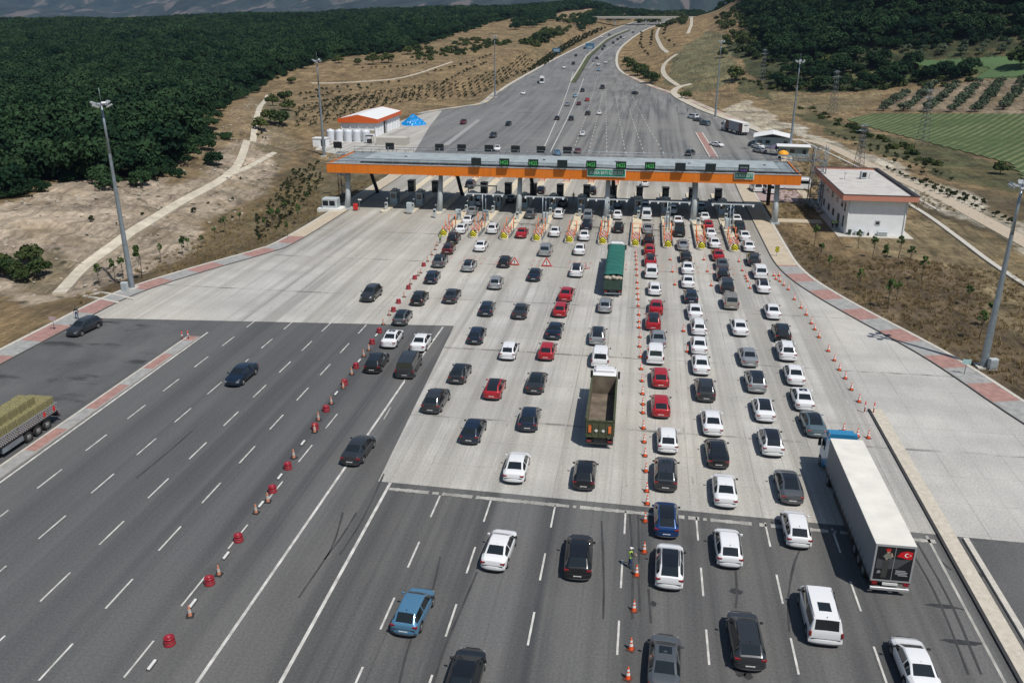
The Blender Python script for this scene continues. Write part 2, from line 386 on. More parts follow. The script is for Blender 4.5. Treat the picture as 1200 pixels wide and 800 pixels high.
paint([(330, 200), (375, 180), (470, 205), (440, 240), (340, 290), (300, 260)], (.135, .108, .062))
paint([(900, 250), (990, 300), (1060, 300), (1200, 320), (1320, 480), (1320, 640), (1100, 430), (1000, 372), (925, 325)], (.125, .093, .058))
paint([(1000, 285), (1090, 250), (1240, 330), (1240, 420), (1130, 330)], (.21, .165, .095))
paint([(935, 175), (985, 200), (1010, 235), (960, 250), (905, 260), (905, 225), (940, 215)], (.21, .16, .09))
paint([(1045, 232), (1200, 300), (1300, 420), (1300, 260), (1110, 215)], (.10, .08, .05))
paint([(880, 165), (920, 150), (1040, 205), (1120, 255), (1300, 350), (1300, 300), (1100, 215), (940, 150), (900, 140)], (.44, .40, .32))
paint([(790, 110), (850, 95), (900, 120), (960, 150), (1060, 190), (1200, 235), (1300, 260), (1300, 215), (1200, 195), (1000, 150), (900, 105), (840, 80)], (.085, .085, .042))
paint([(840, 130), (870, 118), (905, 130), (915, 150), (880, 150)], (.38, .33, .25))
paint([(900, 108), (990, 112), (1035, 108), (1000, 130), (900, 135)], (.20, .16, .09))
paint([(780, 100), (790, 65), (830, 35), (855, 45), (860, 90), (830, 108)], (.15, .14, .075))
paint([(730, 40), (790, 20), (835, 10), (830, 35), (790, 60), (780, 95), (745, 88), (724, 70)], (.25, .175, .09))
paint([(880, 20), (1300, 20), (1300, 95), (1150, 72), (1040, 105), (900, 108), (850, 60)], (.05, .06, .028))
paint([(960, 80), (1300, 66), (1300, 150), (1150, 85), (1040, 98)], (.085, .12, .05))
paint([(1020, 130), (1060, 108), (1120, 96), (1300, 88), (1300, 140)], (.24, .19, .135))
F_LEFT = [(0, 232), (25, 211), (60, 211), (120, 213), (185, 206), (208, 186), (226, 168), (222, 148), (258, 120), (300, 99), (345, 80), (400, 66), (470, 60), (505, 48), (540, 37), (575, 26), (612, 20), (640, 17)]
fl = px_poly(F_LEFT); FL_POLY = [tuple(np.array(fl[0]) + (-60, -15))] + fl + [(fl[-1][0]+60, 1260), (-60, 1420), (-700, 1500), (-1320, 1100), (-1320, 60), (-330, 60)]
paint(None, (.032, .04, .018), True, FL_POLY)
F_RIGHT = [(872, 5), (880, 22), (893, 45), (905, 66), (940, 72), (985, 60), (1010, 62), (1040, 55), (1100, 50), (1200, 42), (1260, 40)]
fr = px_poly(F_RIGHT); FR_POLY = fr + [(1250, 300), (1300, 900), (700, 1250), (150, 1200), (fr[0][0]+10, 1000)]
paint(None, (.032, .04, .018), True, FR_POLY)
# far ridge: open dry patches in the wood
OPEN = [(lambda q: (q.x, q.y, a_, b_*(2.3 if a_ > 20 else 1)))(at(px_, py_)) for px_, py_, a_, b_ in ((135, 22, 40, 16), (165, 20.5, 45, 18), (215, 18, 55, 22), (255, 17, 40, 20), (262, 14, 50, 16), (330, 14, 60, 20), (350, 17.5, 45, 18), (400, 12.5, 70, 20), (445, 13, 40, 14), (118, 70, 6, 10), (84, 90, 7, 9), (205, 130, 6, 9))]
for cx, cy, a, b in OPEN:
    m = ((GX-cx)/a)**2 + ((GY-cy)/b)**2 < 1; zone[m] = (.30, .25, .15, 1)
paint([(655, 20), (690, 12), (740, 14), (800, 12), (800, 2), (700, 3), (650, 8)], (.27, .20, .125))
vv = np.stack([GX, GY, GZ], -1).reshape(-1, 3)
idx = np.arange(NX*NY).reshape(NY, NX); ff = np.stack([idx[:-1, :-1], idx[:-1, 1:], idx[1:, 1:], idx[1:, :-1]], -1).reshape(-1, 4)
def np_mesh(name, v, f, mat, smooth=True):
    me = bpy.data.meshes.new(name); me.vertices.add(len(v)); me.vertices.foreach_set('co', np.ascontiguousarray(v, dtype=np.float32).ravel())
    k = f.shape[1]; me.loops.add(f.size); me.loops.foreach_set('vertex_index', f.ravel().astype(np.int32))
    me.polygons.add(len(f)); me.polygons.foreach_set('loop_start', np.arange(0, f.size, k, dtype=np.int32)); me.polygons.foreach_set('loop_total', np.full(len(f), k, dtype=np.int32))
    me.update(calc_edges=True); me.polygons.foreach_set('use_smooth', np.full(len(f), smooth)); me.materials.append(mat); return me
me = np_mesh('ground', vv, ff, m_terr)
ca = me.color_attributes.new('zone', 'FLOAT_COLOR', 'POINT'); ca.data.foreach_set('color', zone.reshape(-1).astype(np.float32))
struct(link_mesh('ground', me))

# far country: valley floor and mountains, kilometres away
def far_hills():
    xs = np.linspace(-9000, 6500, 300); ys = np.linspace(2300, 12000, 130); X, Y = np.meshgrid(xs, ys)
    def fbm(X, Y, s):
        z = 0; a = 1
        rg = np.random.default_rng(5)
        for k in range(6):
            p = rg.uniform(0, 6.28, 4); q = rg.uniform(.6, 1.4, 4)
            z = z + a*(np.sin(X/s*q[0]+p[0]+1.3*np.sin(Y/s*q[1]+p[1]))*np.cos(Y/s*q[2]+p[2]+.8*np.sin(X/s*q[3]+p[3]))); a *= .52; s *= .47
        return z
    Z = -75 + 520*ss((Y-2700)/5200) * (1+.4*fbm(X, Y, 1700)) + 40*fbm(X+900, Y, 800)*ss((Y-2500)/1200)
    Z = np.where(Y < 2500, -90, Z)
    v = np.stack([X, Y, Z], -1).reshape(-1, 3); i = np.arange(X.size).reshape(X.shape)
    f = np.stack([i[:-1, :-1], i[:-1, 1:], i[1:, 1:], i[1:, :-1]], -1).reshape(-1, 4)
    t = NT('far_hills', .98)
    wood = t.noise((.007, .003, .001), 6, .68, dist=.5); patch = t.noise((.008, .0035, .001), 5, .6, loc=(3, 9, 1), dist=.8)
    c = t.ramp(wood, [(.42, (.012, .022, .020)), (.56, (.03, .045, .038))])
    c = t.mix(t.ramp(patch, [(.54, 0.), (.62, .8)]), c, (.16, .13, .115))
    t.out(c)
    struct(link_mesh('hills', np_mesh('hills', v, f, t.m)))
far_hills()

# ------------------------------------------------------------------ pavement
def sheet(name, poly, mat, dz, ystep=6.0):
    """paved sheet inside a polygon (metres), built in strips that follow the road's rise"""
    ys = sorted(set([p[1] for p in poly])); ylo, yhi = ys[0], ys[-1]
    cuts = sorted(set(ys + list(np.arange(math.ceil(ylo/ystep)*ystep, yhi, ystep)))); rows = []
    for y in cuts:
        yy = min(max(y, ylo+1e-4), yhi-1e-4); xs = []
        for (ax, ay), (bx, by) in zip(poly, poly[1:]+poly[:1]):
            if (ay > yy) != (by > yy): xs.append(ax+(bx-ax)*(yy-ay)/(by-ay))
        if len(xs) >= 2: rows.append((y, min(xs), max(xs)))
    v = []; f = []
    for y, a, b in rows:
        z = float(s_road(y/K))*K + dz
        for k in range(9): v.append((a+(b-a)*k/8, y, z))
    for i in range(len(rows)-1):
        for k in range(8): f.append((i*9+k, i*9+k+1, (i+1)*9+k+1, (i+1)*9+k))
    mb = MB(); mb.v = v; mb.f = f; mb.mi = [0]*len(f); mb.sm = [True]*len(f)
    return struct(mb.build(name, mat))
LEm = [(x*K, y*K) for x, y in LE]; REm = [(x*K, y*K) for x, y in RE]
def sub(P, y0, y1):
    P = resample(P, 1.0); return [(p.x, p.y) for p in P if y0 <= p.y <= y1]
def xs_at(P, y): return float(np.interp(y, [p[1] for p in P], [p[0] for p in P]))
allL, allR = sub(LEm, -70, 1120), sub(REm, -70, 1120)
sheet('road', allL + allR[::-1], m_asph, 0.0)
ca_l = sub(LEm, 103*K, 250*K)
sheet('concrete_pavement', [(-24.9*K, 107.7*K), (-76.9*K, 102.9*K)] + ca_l + [(-24.9*K, 250*K)], m_conc, .012)
ca_r = [p for p in sub(REm, 64.2*K, 250*K)]
sheet('concrete_pavement', [(-24.9*K+.01, 107.8*K), (-24.9*K+.01, 250*K)] + ca_r[::-1] + [(ca_r[0][0]-.0, 64.1*K), (30*K, 64.2*K), (-22.7*K, 65.5*K)], m_conc, .012)
sheet('parking_apron', [(-76.8*K, -60), (-76.8*K, 102*K), (-60*K, 102.6*K), (-59.6*K, -60)], m_park, .010)
sheet('parking_apron', [(27.7*K, -60), (27.7*K, 63.8*K), (xs_at(REm, 63.8*K), 63.8*K), (60*K, -60)], m_park, .010)
ap = sub(LEm, 251*K, 385*K)
sheet('concrete_apron', ap + [(-92*K, 385*K), (-84*K, 330*K), (-72*K, 262*K), (-69*K, 251*K)], m_beige if False else m_conc, .011)

# kerbed strips
def stripes(period, first=0): return lambda s: (int(s/period)+first) % 2
def sidewalk(P, side, width, fn, mats, zh=.14):
    """side=+1: the strip lies to the right of P"""
    a, b = (.12, width) if side > 0 else (-width, -.12)
    struct(ribbon('pavement', P, a, b, -.3, zh, mats, fn))
    struct(ribbon('kerb', P, *((0, .12) if side > 0 else (-.12, 0)), -.3, zh+.004, m_tarbase if False else M('dark_kerb', (.10, .10, .10), .9)))
    struct(ribbon('kerb', P, *((width, width+.45) if side > 0 else (-width-.45, -width)), -.3, zh+.03, m_kerb))
Lp = sub(LEm, -60, 243*K); Rp = sub(REm, -60, 243*K)
def cum(P, y):  # distance along P where it reaches y
    s = 0
    for a, b in zip(P, P[1:]):
        if b[1] >= y: return s
        s += math.hypot(b[0]-a[0], b[1]-a[1])
    return s
sL, sR = cum(Lp, 152*K), cum(Rp, 146*K)
sidewalk(Lp, -1, 3.0, lambda s: 2 if s > sL else (int(s/5.2) % 2), [m_redpav, m_greypav, m_beige])
sidewalk(Rp, 1, 3.2, lambda s: 2 if s > sR else (int(s/4.3) % 2), [m_redpav, m_greypav, m_beige])
for P in (sub(LEm, 262*K, 284*K), ):
    sidewalk(P, -1, 1.2, None, [m_kerb])
sidewalk(sub(LEm, 372*K, 470*K), -1, 2.6, lambda s: int(s/7) % 2, [m_greypav, m_beige])
sidewalk(sub(REm, 262*K, 560*K), 1, 2.6, lambda s: int(s/8) % 2, [m_beige, M('pale_red_pavers', (.40, .28, .24), .9)])
struct(ribbon('kerb', sub(LEm, 470*K, 1100), -1.6, 0, -.3, .18, m_kerb, step=6))
struct(ribbon('kerb', sub(REm, 560*K, 1100), 0, 1.6, -.3, .18, m_kerb, step=6))
# long islands beside the carriageways
struct(ribbon('median_strip', [(-58.0*K, -50), (-58.3*K, 98*K)], -.6, .6, -.1, .15, [m_redpav, m_greypav], stripes(4.6)))
struct(ribbon('kerb', [(-58.0*K, -50), (-58.3*K, 98*K)], -.82, -.6, -.1, .17, m_kerb)); struct(ribbon('kerb', [(-58.0*K, -50), (-58.3*K, 98*K)], .6, .8, -.1, .16, M('grey_kerb', (.3, .29, .27), .9)))
struct(ribbon('median_strip', [(26.6*K, -50), (26.3*K, 88.4*K)], -.5, .62, -.1, .16, M('worn_kerb_concrete', (.50, .46, .38), .9, var=.15))); struct(ribbon('kerb', [(26.6*K, -50), (26.3*K, 88.4*K)], -.72, -.5, -.1, .14, m_tarbase))
struct(ribbon('kerb', [(28.0*K, -50), (27.7*K, 63.9*K)], -.2, .2, -.1, .18, m_kerb)); 
struct(ribbon('median_strip', [at(836, 184).to_2d(), at(819, 156).to_2d()], -.9, .9, -.1, .2, m_redpav)); struct(ribbon('kerb', [at(836, 184).to_2d(), at(819, 156).to_2d()], .9, 1.3, -.1, .22, m_kerb)); struct(ribbon('kerb', [at(836, 184).to_2d(), at(819, 156).to_2d()], -1.3, -.9, -.1, .22, m_kerb))
struct(ribbon('kerb', [at(522, 171).to_2d(), at(561, 141).to_2d()], -.9, .9, -.1, .2, m_greypav))
# planted median of the motorway
med = [at(*p).to_2d() for p in [(672, 97), (680, 84), (690, 67), (700, 58), (712, 47.5), (722, 42), (737, 36)]]
struct(ribbon('median', med, -1.2, 1.0, -.2, .35, M('median_grass', (.07, .085, .035), .95, var=.4, scale=.3), step=5)); struct(ribbon('kerb', med, -1.9, -1.2, -.2, .95, m_kerb, step=5)); struct(ribbon('kerb', med, 1.0, 1.3, -.2, .5, m_tarbase, step=5))
# paved parking bay and footpaths on the right
MB().box(27*K, 37.2*K, 202*K, 224*K, -.2, .10).build('paved_yard', M('yard_pavers', (.36, .27, .25), .9, var=.2)).__setitem__('kind', 'structure')
MB().box(37.3*K, 39.4*K, 198*K, 262*K, -.2, .14).build('path', m_beige)['kind'] = 'structure'
MB().box(27*K, 37.2*K, 180*K, 183.2*K, -.2, .13).build('path', m_beige)['kind'] = 'structure'
# dirt tracks
for pts, w in (([(70, 345), (92, 318), (120, 298), (146, 280), (180, 258), (215, 236), (262, 212), (285, 190), (297, 160), (302, 135), (314, 112)], .95), ([(272, 205), (295, 196), (322, 180)], .7),
               ([(700, 28 + 0), (704, 32)], .1),
               ([(775, 28), (768, 42), (774, 56), (782, 62)], 1.2), ([(793, 64), (778, 75), (776, 86), (785, 95), (795, 101)], 1.2), ([(810, 99), (795, 102), (788, 108), (793, 114), (808, 122), (830, 132), (860, 142), (885, 152), (905, 160)], 1.6),
               ([(805, 18), (812, 26), (806, 40)], 1.2),
               ([(365, 78 + 20), (420, 97), (480, 92), (530, 73)], .7)):
    P = [at(*p).to_2d() for p in pts]
    if w > .2: struct(ribbon('dirt_track', smooth_poly([(p.x, p.y) for p in P], 2), -w, w, -.6, .32, m_track, ter=True))
def px_line(pts): return smooth_poly([(lambda q: (q.x, q.y))(at(*p)) for p in pts], 2)
struct(ribbon('service_road', px_line([(905, 163), (960, 165), (1010, 190), (1060, 212), (1110, 235), (1160, 262), (1240, 305)]), -1.9, 1.9, -.5, .1, M('pale_paving', (.44, .37, .28), .9, var=.15), ter=True))
struct(ribbon('drain_channel', px_line([(1062, 238), (1090, 255), (1130, 285), (1165, 312), (1240, 360)]), -.45, .45, -.5, .25, m_kerb, ter=True))
struct(ribbon('drain_channel', px_line([(935, 163), (1000, 193), (1060, 225), (1100, 247)]), -.3, .3, -.5, .15, m_kerb, ter=True))
struct(ribbon('drain_channel', px_line([(0, 312), (0, 313)]), -.3, .3, -.5, .1, m_kerb, ter=True)) if False else None
# field with pale crop rows
def drape(name, pts, mat, dz, cell=1.3):
    poly = px_poly(pts); xs = [p[0] for p in poly]; ys = [p[1] for p in poly]
    X, Y = np.meshgrid(np.arange(min(xs), max(xs), cell), np.arange(min(ys), max(ys), cell)); ins = pip(poly, X, Y); Z = H(X, Y)+dz
    i = np.arange(X.size).reshape(X.shape); ok = ins[:-1, :-1] & ins[1:, :-1] & ins[:-1, 1:] & ins[1:, 1:]
    f = np.stack([i[:-1, :-1][ok], i[:-1, 1:][ok], i[1:, 1:][ok], i[1:, :-1][ok]], -1); v = np.stack([X, Y, Z], -1).reshape(-1, 3)
    return struct(link_mesh(name, np_mesh(name, v, f, mat)))
t = NT('crop_rows', .95)
row = t.n('ShaderNodeTexWave'); row.wave_type = 'BANDS'; row.bands_direction = 'X'; row.inputs['Scale'].default_value = 1; row.inputs['Distortion'].default_value = .6; row.inputs['Detail'].default_value = 2
t.link(t.mapping((.13, .13, .13), (0, 0, R(34))), row.inputs['Vector'])
nn = t.noise((.03, .03, .03), 4, .6)
c = t.mix(t.math('MULTIPLY', t.ramp(row.outputs[0], [(.45, 0.), (.7, 1.)]), t.ramp(nn, [(.38, .2), (.52, .9)])), (.062, .095, .034), (.15, .165, .08))
c = t.mix(1., c, t.ramp(t.noise((.4, .4, .4), 5, .7), [(.3, .7), (.7, 1.3)]), 'MULTIPLY'); t.out(c)
drape('field', [(988, 140), (1020, 133), (1100, 133), (1320, 134), (1340, 262), (1215, 232), (1180, 192), (1075, 165), (1010, 148)], t.m, .2)
drape('field', [(1010, 72), (1100, 70), (1185, 66), (1300, 62), (1300, 82), (1180, 92), (1135, 94), (1160, 80), (1070, 78)], M('green_field', (.07, .125, .045), .95, var=.2, scale=.05), .22)

# ------------------------------------------------------------------ road markings (thin painted sheets)
mk = MB(); mk2 = MB()
def stripe(a, b, w, mb=None, dz=.022):
    a, b = Vector(a[:2]), Vector(b[:2]); d = (b-a).normalized(); n = Vector((d.y, -d.x))*w/2
    k = max(1, int((b-a).length/25)); mb = mb or mk
    for i in range(k):
        p, q = a+(b-a)*i/k, a+(b-a)*(i+1)/k; zp, zq = float(s_road(p.y/K))*K+dz, float(s_road(q.y/K))*K+dz
        mb.add([(p.x-n.x, p.y-n.y, zp), (p.x+n.x, p.y+n.y, zp), (q.x+n.x, q.y+n.y, zq), (q.x-n.x, q.y-n.y, zq)], [(0, 1, 2, 3)])
def dashes(x0, y0, x1, y1, start, w=.13, L=3.5, per=7.2, mb=None, dz=.022):
    y = start
    while y < y1:
        if y >= y0 - 4:
            f = lambda yy: x0+(x1-x0)*(yy-y0)/(y1-y0); jx = random.uniform(-.04, .04)
            stripe(((f(y)+jx)*K, y*K), ((f(y+L)+jx)*K, (y+L)*K), w, mb, dz)
        y += per
for x in (-53.0, -47.6, -42.1, -36.95): dashes(x+.2, 10, x-.1, 105, 45.1-36, w=.14)
dashes(-31.8, 10, -31.3, 78, 39.0-28.8)
for x in (-16.5, -11.8, -6.1, 0.0, 6.05, 11.75, 17.2): dashes(x, 10, x, 64, 46.0-36, w=.14)
stripe(SV(-26.8, -20), SV(-26.5, 92), .22); stripe(SV(-26.5, 92), SV(-26.3, 107), .22)
stripe(SV(-20.95, -20), SV(-21.5, 65.4), .24)
stripe(SV(-56.3, -20), SV(-57.4, 100), .22); stripe(SV(25.0, -20), SV(24.7, 64), .2, mk2)
# faint lane lines on the concrete
for x0, y0, x1, y1 in ((-53, 110, -59, 168), (-47.6, 110, -53, 172), (-42.1, 110, -47, 172), (-37, 112, -41.5, 170)): dashes(x0, y0, x1, y1, y0, mb=mk2, w=.16)
for x0, y0, x1, y1 in ((-31, 112, -35.2, 152), (-25.5, 68, -29.2, 152), (-18.5, 68, -23.0, 152), (-12.2, 68, -16.4, 152), (-6.1, 68, -10.2, 152), (0, 68, -4, 150), (6.1, 68, 2.1, 150), (12, 68, 8.1, 150), (18.5, 68, 14.1, 150), (23.9, 88, 20.3, 150)):
    dashes(x0, y0, x1, y1, y0, mb=mk2, w=.13, per=10, L=3.0)
for x0, y0, x1, y1 in ((-25.9, 110, -29.4, 150), (-19.5, 120, -22.8, 150), (-13.5, 120, -16.2, 150), (-8, 120, -10, 150), (-1.6, 126, -3.9, 150)): stripe(SV(x0, y0), SV(x1, y1), .16, mk2)
# worn cross band, beyond-plaza lines
for q in range(150):
    xa = -21.3+q*.31; k_ = random.random()
    if k_ > .12: stripe(SV(xa, 64.35-.0247*(xa+21.3)), SV(xa+.30, 64.35-.0247*(xa+21.6)), .5 if k_ > .5 else .38, mk2)
for a, b in (((638, 172), (672, 84)), ((645, 178), (684, 92))): stripe(at(*a), at(*b), .3)
for a, b in (((672, 176), (701, 86)), ((690, 178), (706, 110)), ((711, 178), (710, 104)), ((733, 180), (722, 112)), ((755, 180), (733, 112)), ((778, 180), (741, 112))):
    A, B = at(*a), at(*b); dashes(A.x/K, A.y/K, B.x/K, B.y/K, A.y/K, w=.22, L=3.6, per=9)
for (a, b) in (((598, 115), (657, 115.5)), ((592, 124.5), (653, 125)), ((560, 134), (651, 134.5)), ((596, 143), (648, 143.5)), ((608, 153), (645, 153.5)), ((612, 162.5), (642, 163))): stripe(at(*a), at(*b), .3, mk2)
mA = [at(*p).to_2d() for p in [(690, 80), (697, 72), (706, 62), (716, 54), (730, 45), (742, 39)]]
for a, b in zip(mA, mA[1:]): stripe(a, b, .3, mk)
struct(mk.build('road_marking', m_paint)); struct(mk2.build('road_marking', m_oldpaint))
# worn red bars painted across the lanes in front of the toll islands
rb = MB()
for i, x in enumerate([-35, -29, -22.8, -16.5, -10.2, -4, 2.1, 8.1, 14.1]):
    for k in range(2):
        for j in range(5):
            xx = x-1.9+j*.9; yy = 139-.3*i*0+k*3
            rb.add([(xx*K, yy*K, .026), ((xx+.3)*K, yy*K, .026), ((xx+.3)*K, (yy+1.3)*K, .026), (xx*K, (yy+1.3)*K, .026)], [(0, 1, 2, 3)])
struct(rb.build('road_marking', M('worn_red_paint', (.42, .27, .23), .9, var=.3, scale=1.5)))
# hatching of the small landing left of the plaza
for a, b in (((98, 348), (118, 343.5)), ((118, 343.5), (158, 351.5)), ((98, 348), (140, 356))):
    A, B = at(*a), at(*b); struct(ribbon('kerb', [(A.x, A.y), (B.x, B.y)], -.2, .2, -.4, .2, m_kerb, ter=True))
# tyre marks and stains on the asphalt
sk = MB(); m_skid = M('tyre_mark', (.045, .045, .047), .8, var=.3, scale=.5)
def trail(pts, w=.16):
    P = smooth_poly([(lambda q: (q.x, q.y))(flat(*p)) for p in pts], 2)
    for a, b in zip(P, P[1:]): stripe(a, b, w*random.uniform(.7, 1.1), sk, .019)
for pts in ([(402, 600), (391, 640), (372, 668), (350, 700)], [(418, 600), (400, 630), (380, 655)], [(486, 737), (476, 765), (468, 800)], [(559, 670), (540, 715), (520, 760), (508, 800)], [(516, 652), (510, 680), (503, 706)], [(738, 600), (742, 660), (741, 725)], [(760, 690), (763, 730)], [(705, 610), (708, 680), (707, 725)],
            [(748, 600), (749, 660)], [(748, 672), (750, 716)], [(925, 740), (923, 700), (930, 660), (937, 645)], [(862, 665), (864, 700), (862, 712)], [(1065, 640), (1100, 700), (1135, 790)], [(1075, 636), (1115, 705), (1150, 790)], [(450, 555), (425, 610), (398, 650)], [(160, 560), (200, 527), (225, 505)], [(1120, 712), (1135, 715)], [(1098, 653), (1115, 668)]): trail(pts)
struct(sk.build('tyre_marks', m_skid))
st = MB()
for px, py, a, b in ((863, 693, .5, .35), (867, 785, .45, .6), (877, 792, .3, .3), (766, 707, .25, .3), (1142, 672, .6, .5), (1157, 672, .25, .4), (1105, 710, 1.1, .25), (1128, 752, 1.3, .25)):
    q = flat(px, py); k = 14; o_ = len(st.v)
    st.add([(q.x+a*math.cos(math.tau*i/k)*random.uniform(.7, 1.1), q.y+b*math.sin(math.tau*i/k)*random.uniform(.7, 1.1), .017) for i in range(k)], [tuple(range(k))])
struct(st.build('oil_stain', M('oil_stain', (.035, .035, .036), .6, var=.3)))
# ------------------------------------------------------------------ structures
def zY(px, py, Ym):
    d = ray(px, py); t = Ym / d.y; return Vector((d.x*t, Ym, CAM_H + d.z*t))
def hgt(bx, by, tx, ty):
    b = at(bx, by); d = ray(tx, ty); t = math.hypot(b.x, b.y) / math.hypot(d.x, d.y); return b, CAM_H + d.z*t - b.z
def orange_mat():
    t = NT('orange_cladding', .5); run = t.noise((2.2, 2.2, .12), 5, .65); big = t.noise((.12, .12, .3), 3, .5)
    c = t.mix(t.ramp(run, [(.48, 0.), (.68, .55)]), (.72, .185, .014), (.42, .13, .03)); return t.out(t.mix(t.ramp(big, [(.4, 0.), (.65, .35)]), c, (.78, .26, .05)))
m_orange = orange_mat(); m_steel = M('grey_steel', (.36, .40, .42), .45, .2, var=.1)
m_light = M('light_grey_paint', (.46, .50, .51), .5, var=.12, scale=1.2); m_dark = M('dark_steel', (.035, .037, .04), .5, var=.1)
m_roof = M('blue_grey_roof_sheet', (.23, .265, .28), .6, var=.2, scale=.5); m_roofp = M('pale_roof_panel', (.33, .375, .385), .6, var=.2, scale=.5)
m_white = M('white_wall', (.80, .82, .84), .8, var=.06, scale=.7); m_glass = M('dark_window_glass', (.02, .025, .03), .06, var=0, spec=.8)
m_black = M('black_panel', (.012, .014, .016), .4, var=0); m_galv = M('galvanised_steel', (.27, .32, .36), .4, .5, var=.15, scale=2)
m_green = M('green_sign_face', (.0, .24, .16), .5, var=0); m_signwhite = M('white_sign_paint', (.75, .75, .72), .5, var=0)
m_redp = M('red_paint', (.55, .03, .025), .45, var=.08); m_oranp = M('orange_post', (.68, .16, .04), .5, var=.1); m_yel = M('yellow_paint', (.72, .62, .03), .5, var=.05)
m_blk = M('black_rubber', (.02, .02, .02), .8, var=0); m_warmfloor = m_beige

def canopy():
    x0, x1, y0, y1 = -68.6*K, 31.3*K, 177.6*K, 195.8*K; zb, zt = 7.62, 9.45
    g = empty('toll_canopy', ((x0+x1)/2, (y0+y1)/2, 0), 0, 'long toll plaza canopy with orange fascia, grey roof and tall grey columns', 'canopy')
    ox, oy = g.location.x, g.location.y
    def bd(name, mb, m):
        o = mb.build(name, m, g); o.matrix_parent_inverse = Matrix.Translation((-ox, -oy, 0)); return o
    mb = MB(); n = 74
    for i in range(n):      # ribbed cladding, front
        a, b = x0+(x1-x0)*i/n, x0+(x1-x0)*(i+1)/n; mb.box(a+.012, b-.012, y0-.10, y0+.1, zb, zt)
    mb.box(x0, x1, y0-.085, y0+.08, zb+.01, zt-.01); bd('front_fascia', mb, m_orange)
    mb = MB().box(x0, x1, y0-.16, y0+.35, zt, zt+.08); bd('fascia_capping', mb, M('capping', (.40, .36, .34), .5))
    for xx, nm in ((x0, 'end_fascia'), (x1, 'end_fascia')):
        mb = MB().box(xx-.1, xx+.1, y0+.11, y1, zb+.02, zt-.03); bd(nm, mb, m_orange)
    bd('rear_fascia', MB().box(x0+.12, x1-.12, y1-.1, y1+.1, zb+.02, zt-.05), M('grey_cladding', (.30, .33, .34), .6))
    bd('soffit', MB().box(x0+.12, x1-.12, y0+.12, y1-.12, zb+.05, zb+.25), M('soffit_sheet', (.35, .36, .36), .7))
    mb = MB().box(x0+.12, x1-.12, y0+.14, y1-.14, zt-.45, zt-.3)
    for k in range(60):
        xx = x0+1+(x1-x0-2)*k/59; mb.box(xx-.03, xx+.03, y0+.36, y1-.2, zt-.3, zt-.26)
    bd('roof', mb, m_roof)
    px0, px1 = x0+6.2, x1-3.4
    mb = MB().box(px0, px1, y0+4.6, y1-2.6, zt-.26, zt+.35); mb.box(px0, px1, y0+4.3, y0+4.6, zt-.24, zt+.05); bd('roof_panel', mb, m_roofp)
    mb = MB().box(px0-.2, px1+.2, y0+3.2, y0+3.9, zt-.26, zt+.02); 
    for k in range(12): mb.box(px0+3+k*7.2, px0+8+k*7.2, y0+2.9, y0+3.15, zt-.2, zt+.1)
    bd('cable_tray', mb, m_dark)
    mb = MB()
    for yy in (y0+.5, y1-.3):
        for k in range(49):
            xx = x0+.3+(x1-x0-.6)*k/48; mb.tube((xx, yy, zt-.3), (xx, yy, zt+1.05), .05, n=5)
        for zz in (zt+1.05, zt+.5): mb.tube((x0+.3, yy, zz), (x1-.3, yy, zz), .05, n=5)
    for xx in (x0+.3, x1-.3):
        for zz in (zt+1.05, zt+.5): mb.tube((xx, y0+.5, zz), (xx, y1-.3, zz), .035, n=5)
    bd('railing', mb, m_galv)
    for cx in (-64.8, -43.8, -26.3, -7.4, 10.8, 27.3):
        x = cx*K; y = 178.6*K
        mb = MB().tube((x, y+1.9, zb+.1), (x-.05, y, .2), .42, .62, n=14); mb.box(x-.8, x+.8, y-.8, y+.8, .0, .35); bd('column', mb, m_light)
        bd('rear_column', MB().tube((x+.2, y1-2.5, zb+.1), (x+.9, y1+1.8, 0), .4, .4, n=12), m_dark)
    for k in range(6): bd('roof_vent', MB().obox((px0+8+k*14.5, y0+8.5, zt+.42), (.5, .35, .16)), m_dark)
canopy()
yF = 177.6*K
# lane signs standing on the front edge of the canopy
LS = [(558, 0), (591, 1), (625, 1), (659, 0), (693, 1), (728, 1), (762, 1), (797.5, 0), (833, 0), (872, 2)]
for i, (px, kind) in enumerate(LS):
    a = zY(px, 187.0+(px-558)*.022, yF-.75); w, h = 1.95, 1.5; zc = 10.6
    lab = {0: 'unlit black lane sign', 1: 'lane sign with green HGS letters', 2: 'lane sign with a purple text line'}[kind] + ' on the canopy front, %s from the left' % ORD[i+1]
    t = empty('lane_sign', (a.x, yF-.75, zc-h/2), 0, lab, 'lane sign', 'electronic lane signs along the canopy front')
    MB().bbox(-w/2, w/2, -.14, .14, 0, h, .03).build('housing', m_black, t)
    [MB().box(q, q+.1, .1, .95, -.35, .3).build('bracket', m_steel, t) for q in (-.7, .6)]
    fc = MB().box(-w/2+.1, w/2-.1, -.155, -.142, .1, h-.1).build('display', M('display_face_green', (.003, .028, .014), .3, var=0) if kind == 1 else M('display_face_dark', (.01, .02, .022), .3, var=0), t)
    if kind == 1: text_mesh('HGS', 1.05, M('green_led', (.08, .50, .12), .5, var=0, emit=.1), 'lettering', fc, (0, -.17, h/2), (R(90), 0, 0), .006, fit=1.5)
    if kind == 2:
        text_mesh('OGS-HGS', .4, M('pale_led', (.3, .4, .42), .5, var=0, emit=.15), 'lettering', fc, (0, -.17, h*.62), (R(90), 0, 0), .006, fit=1.4)
        text_mesh('KGS', .35, M('purple_led', (.25, .08, .55), .5, var=0, emit=.3), 'lettering', fc, (0, -.17, h*.28), (R(90), 0, 0), .006, fit=1.1)
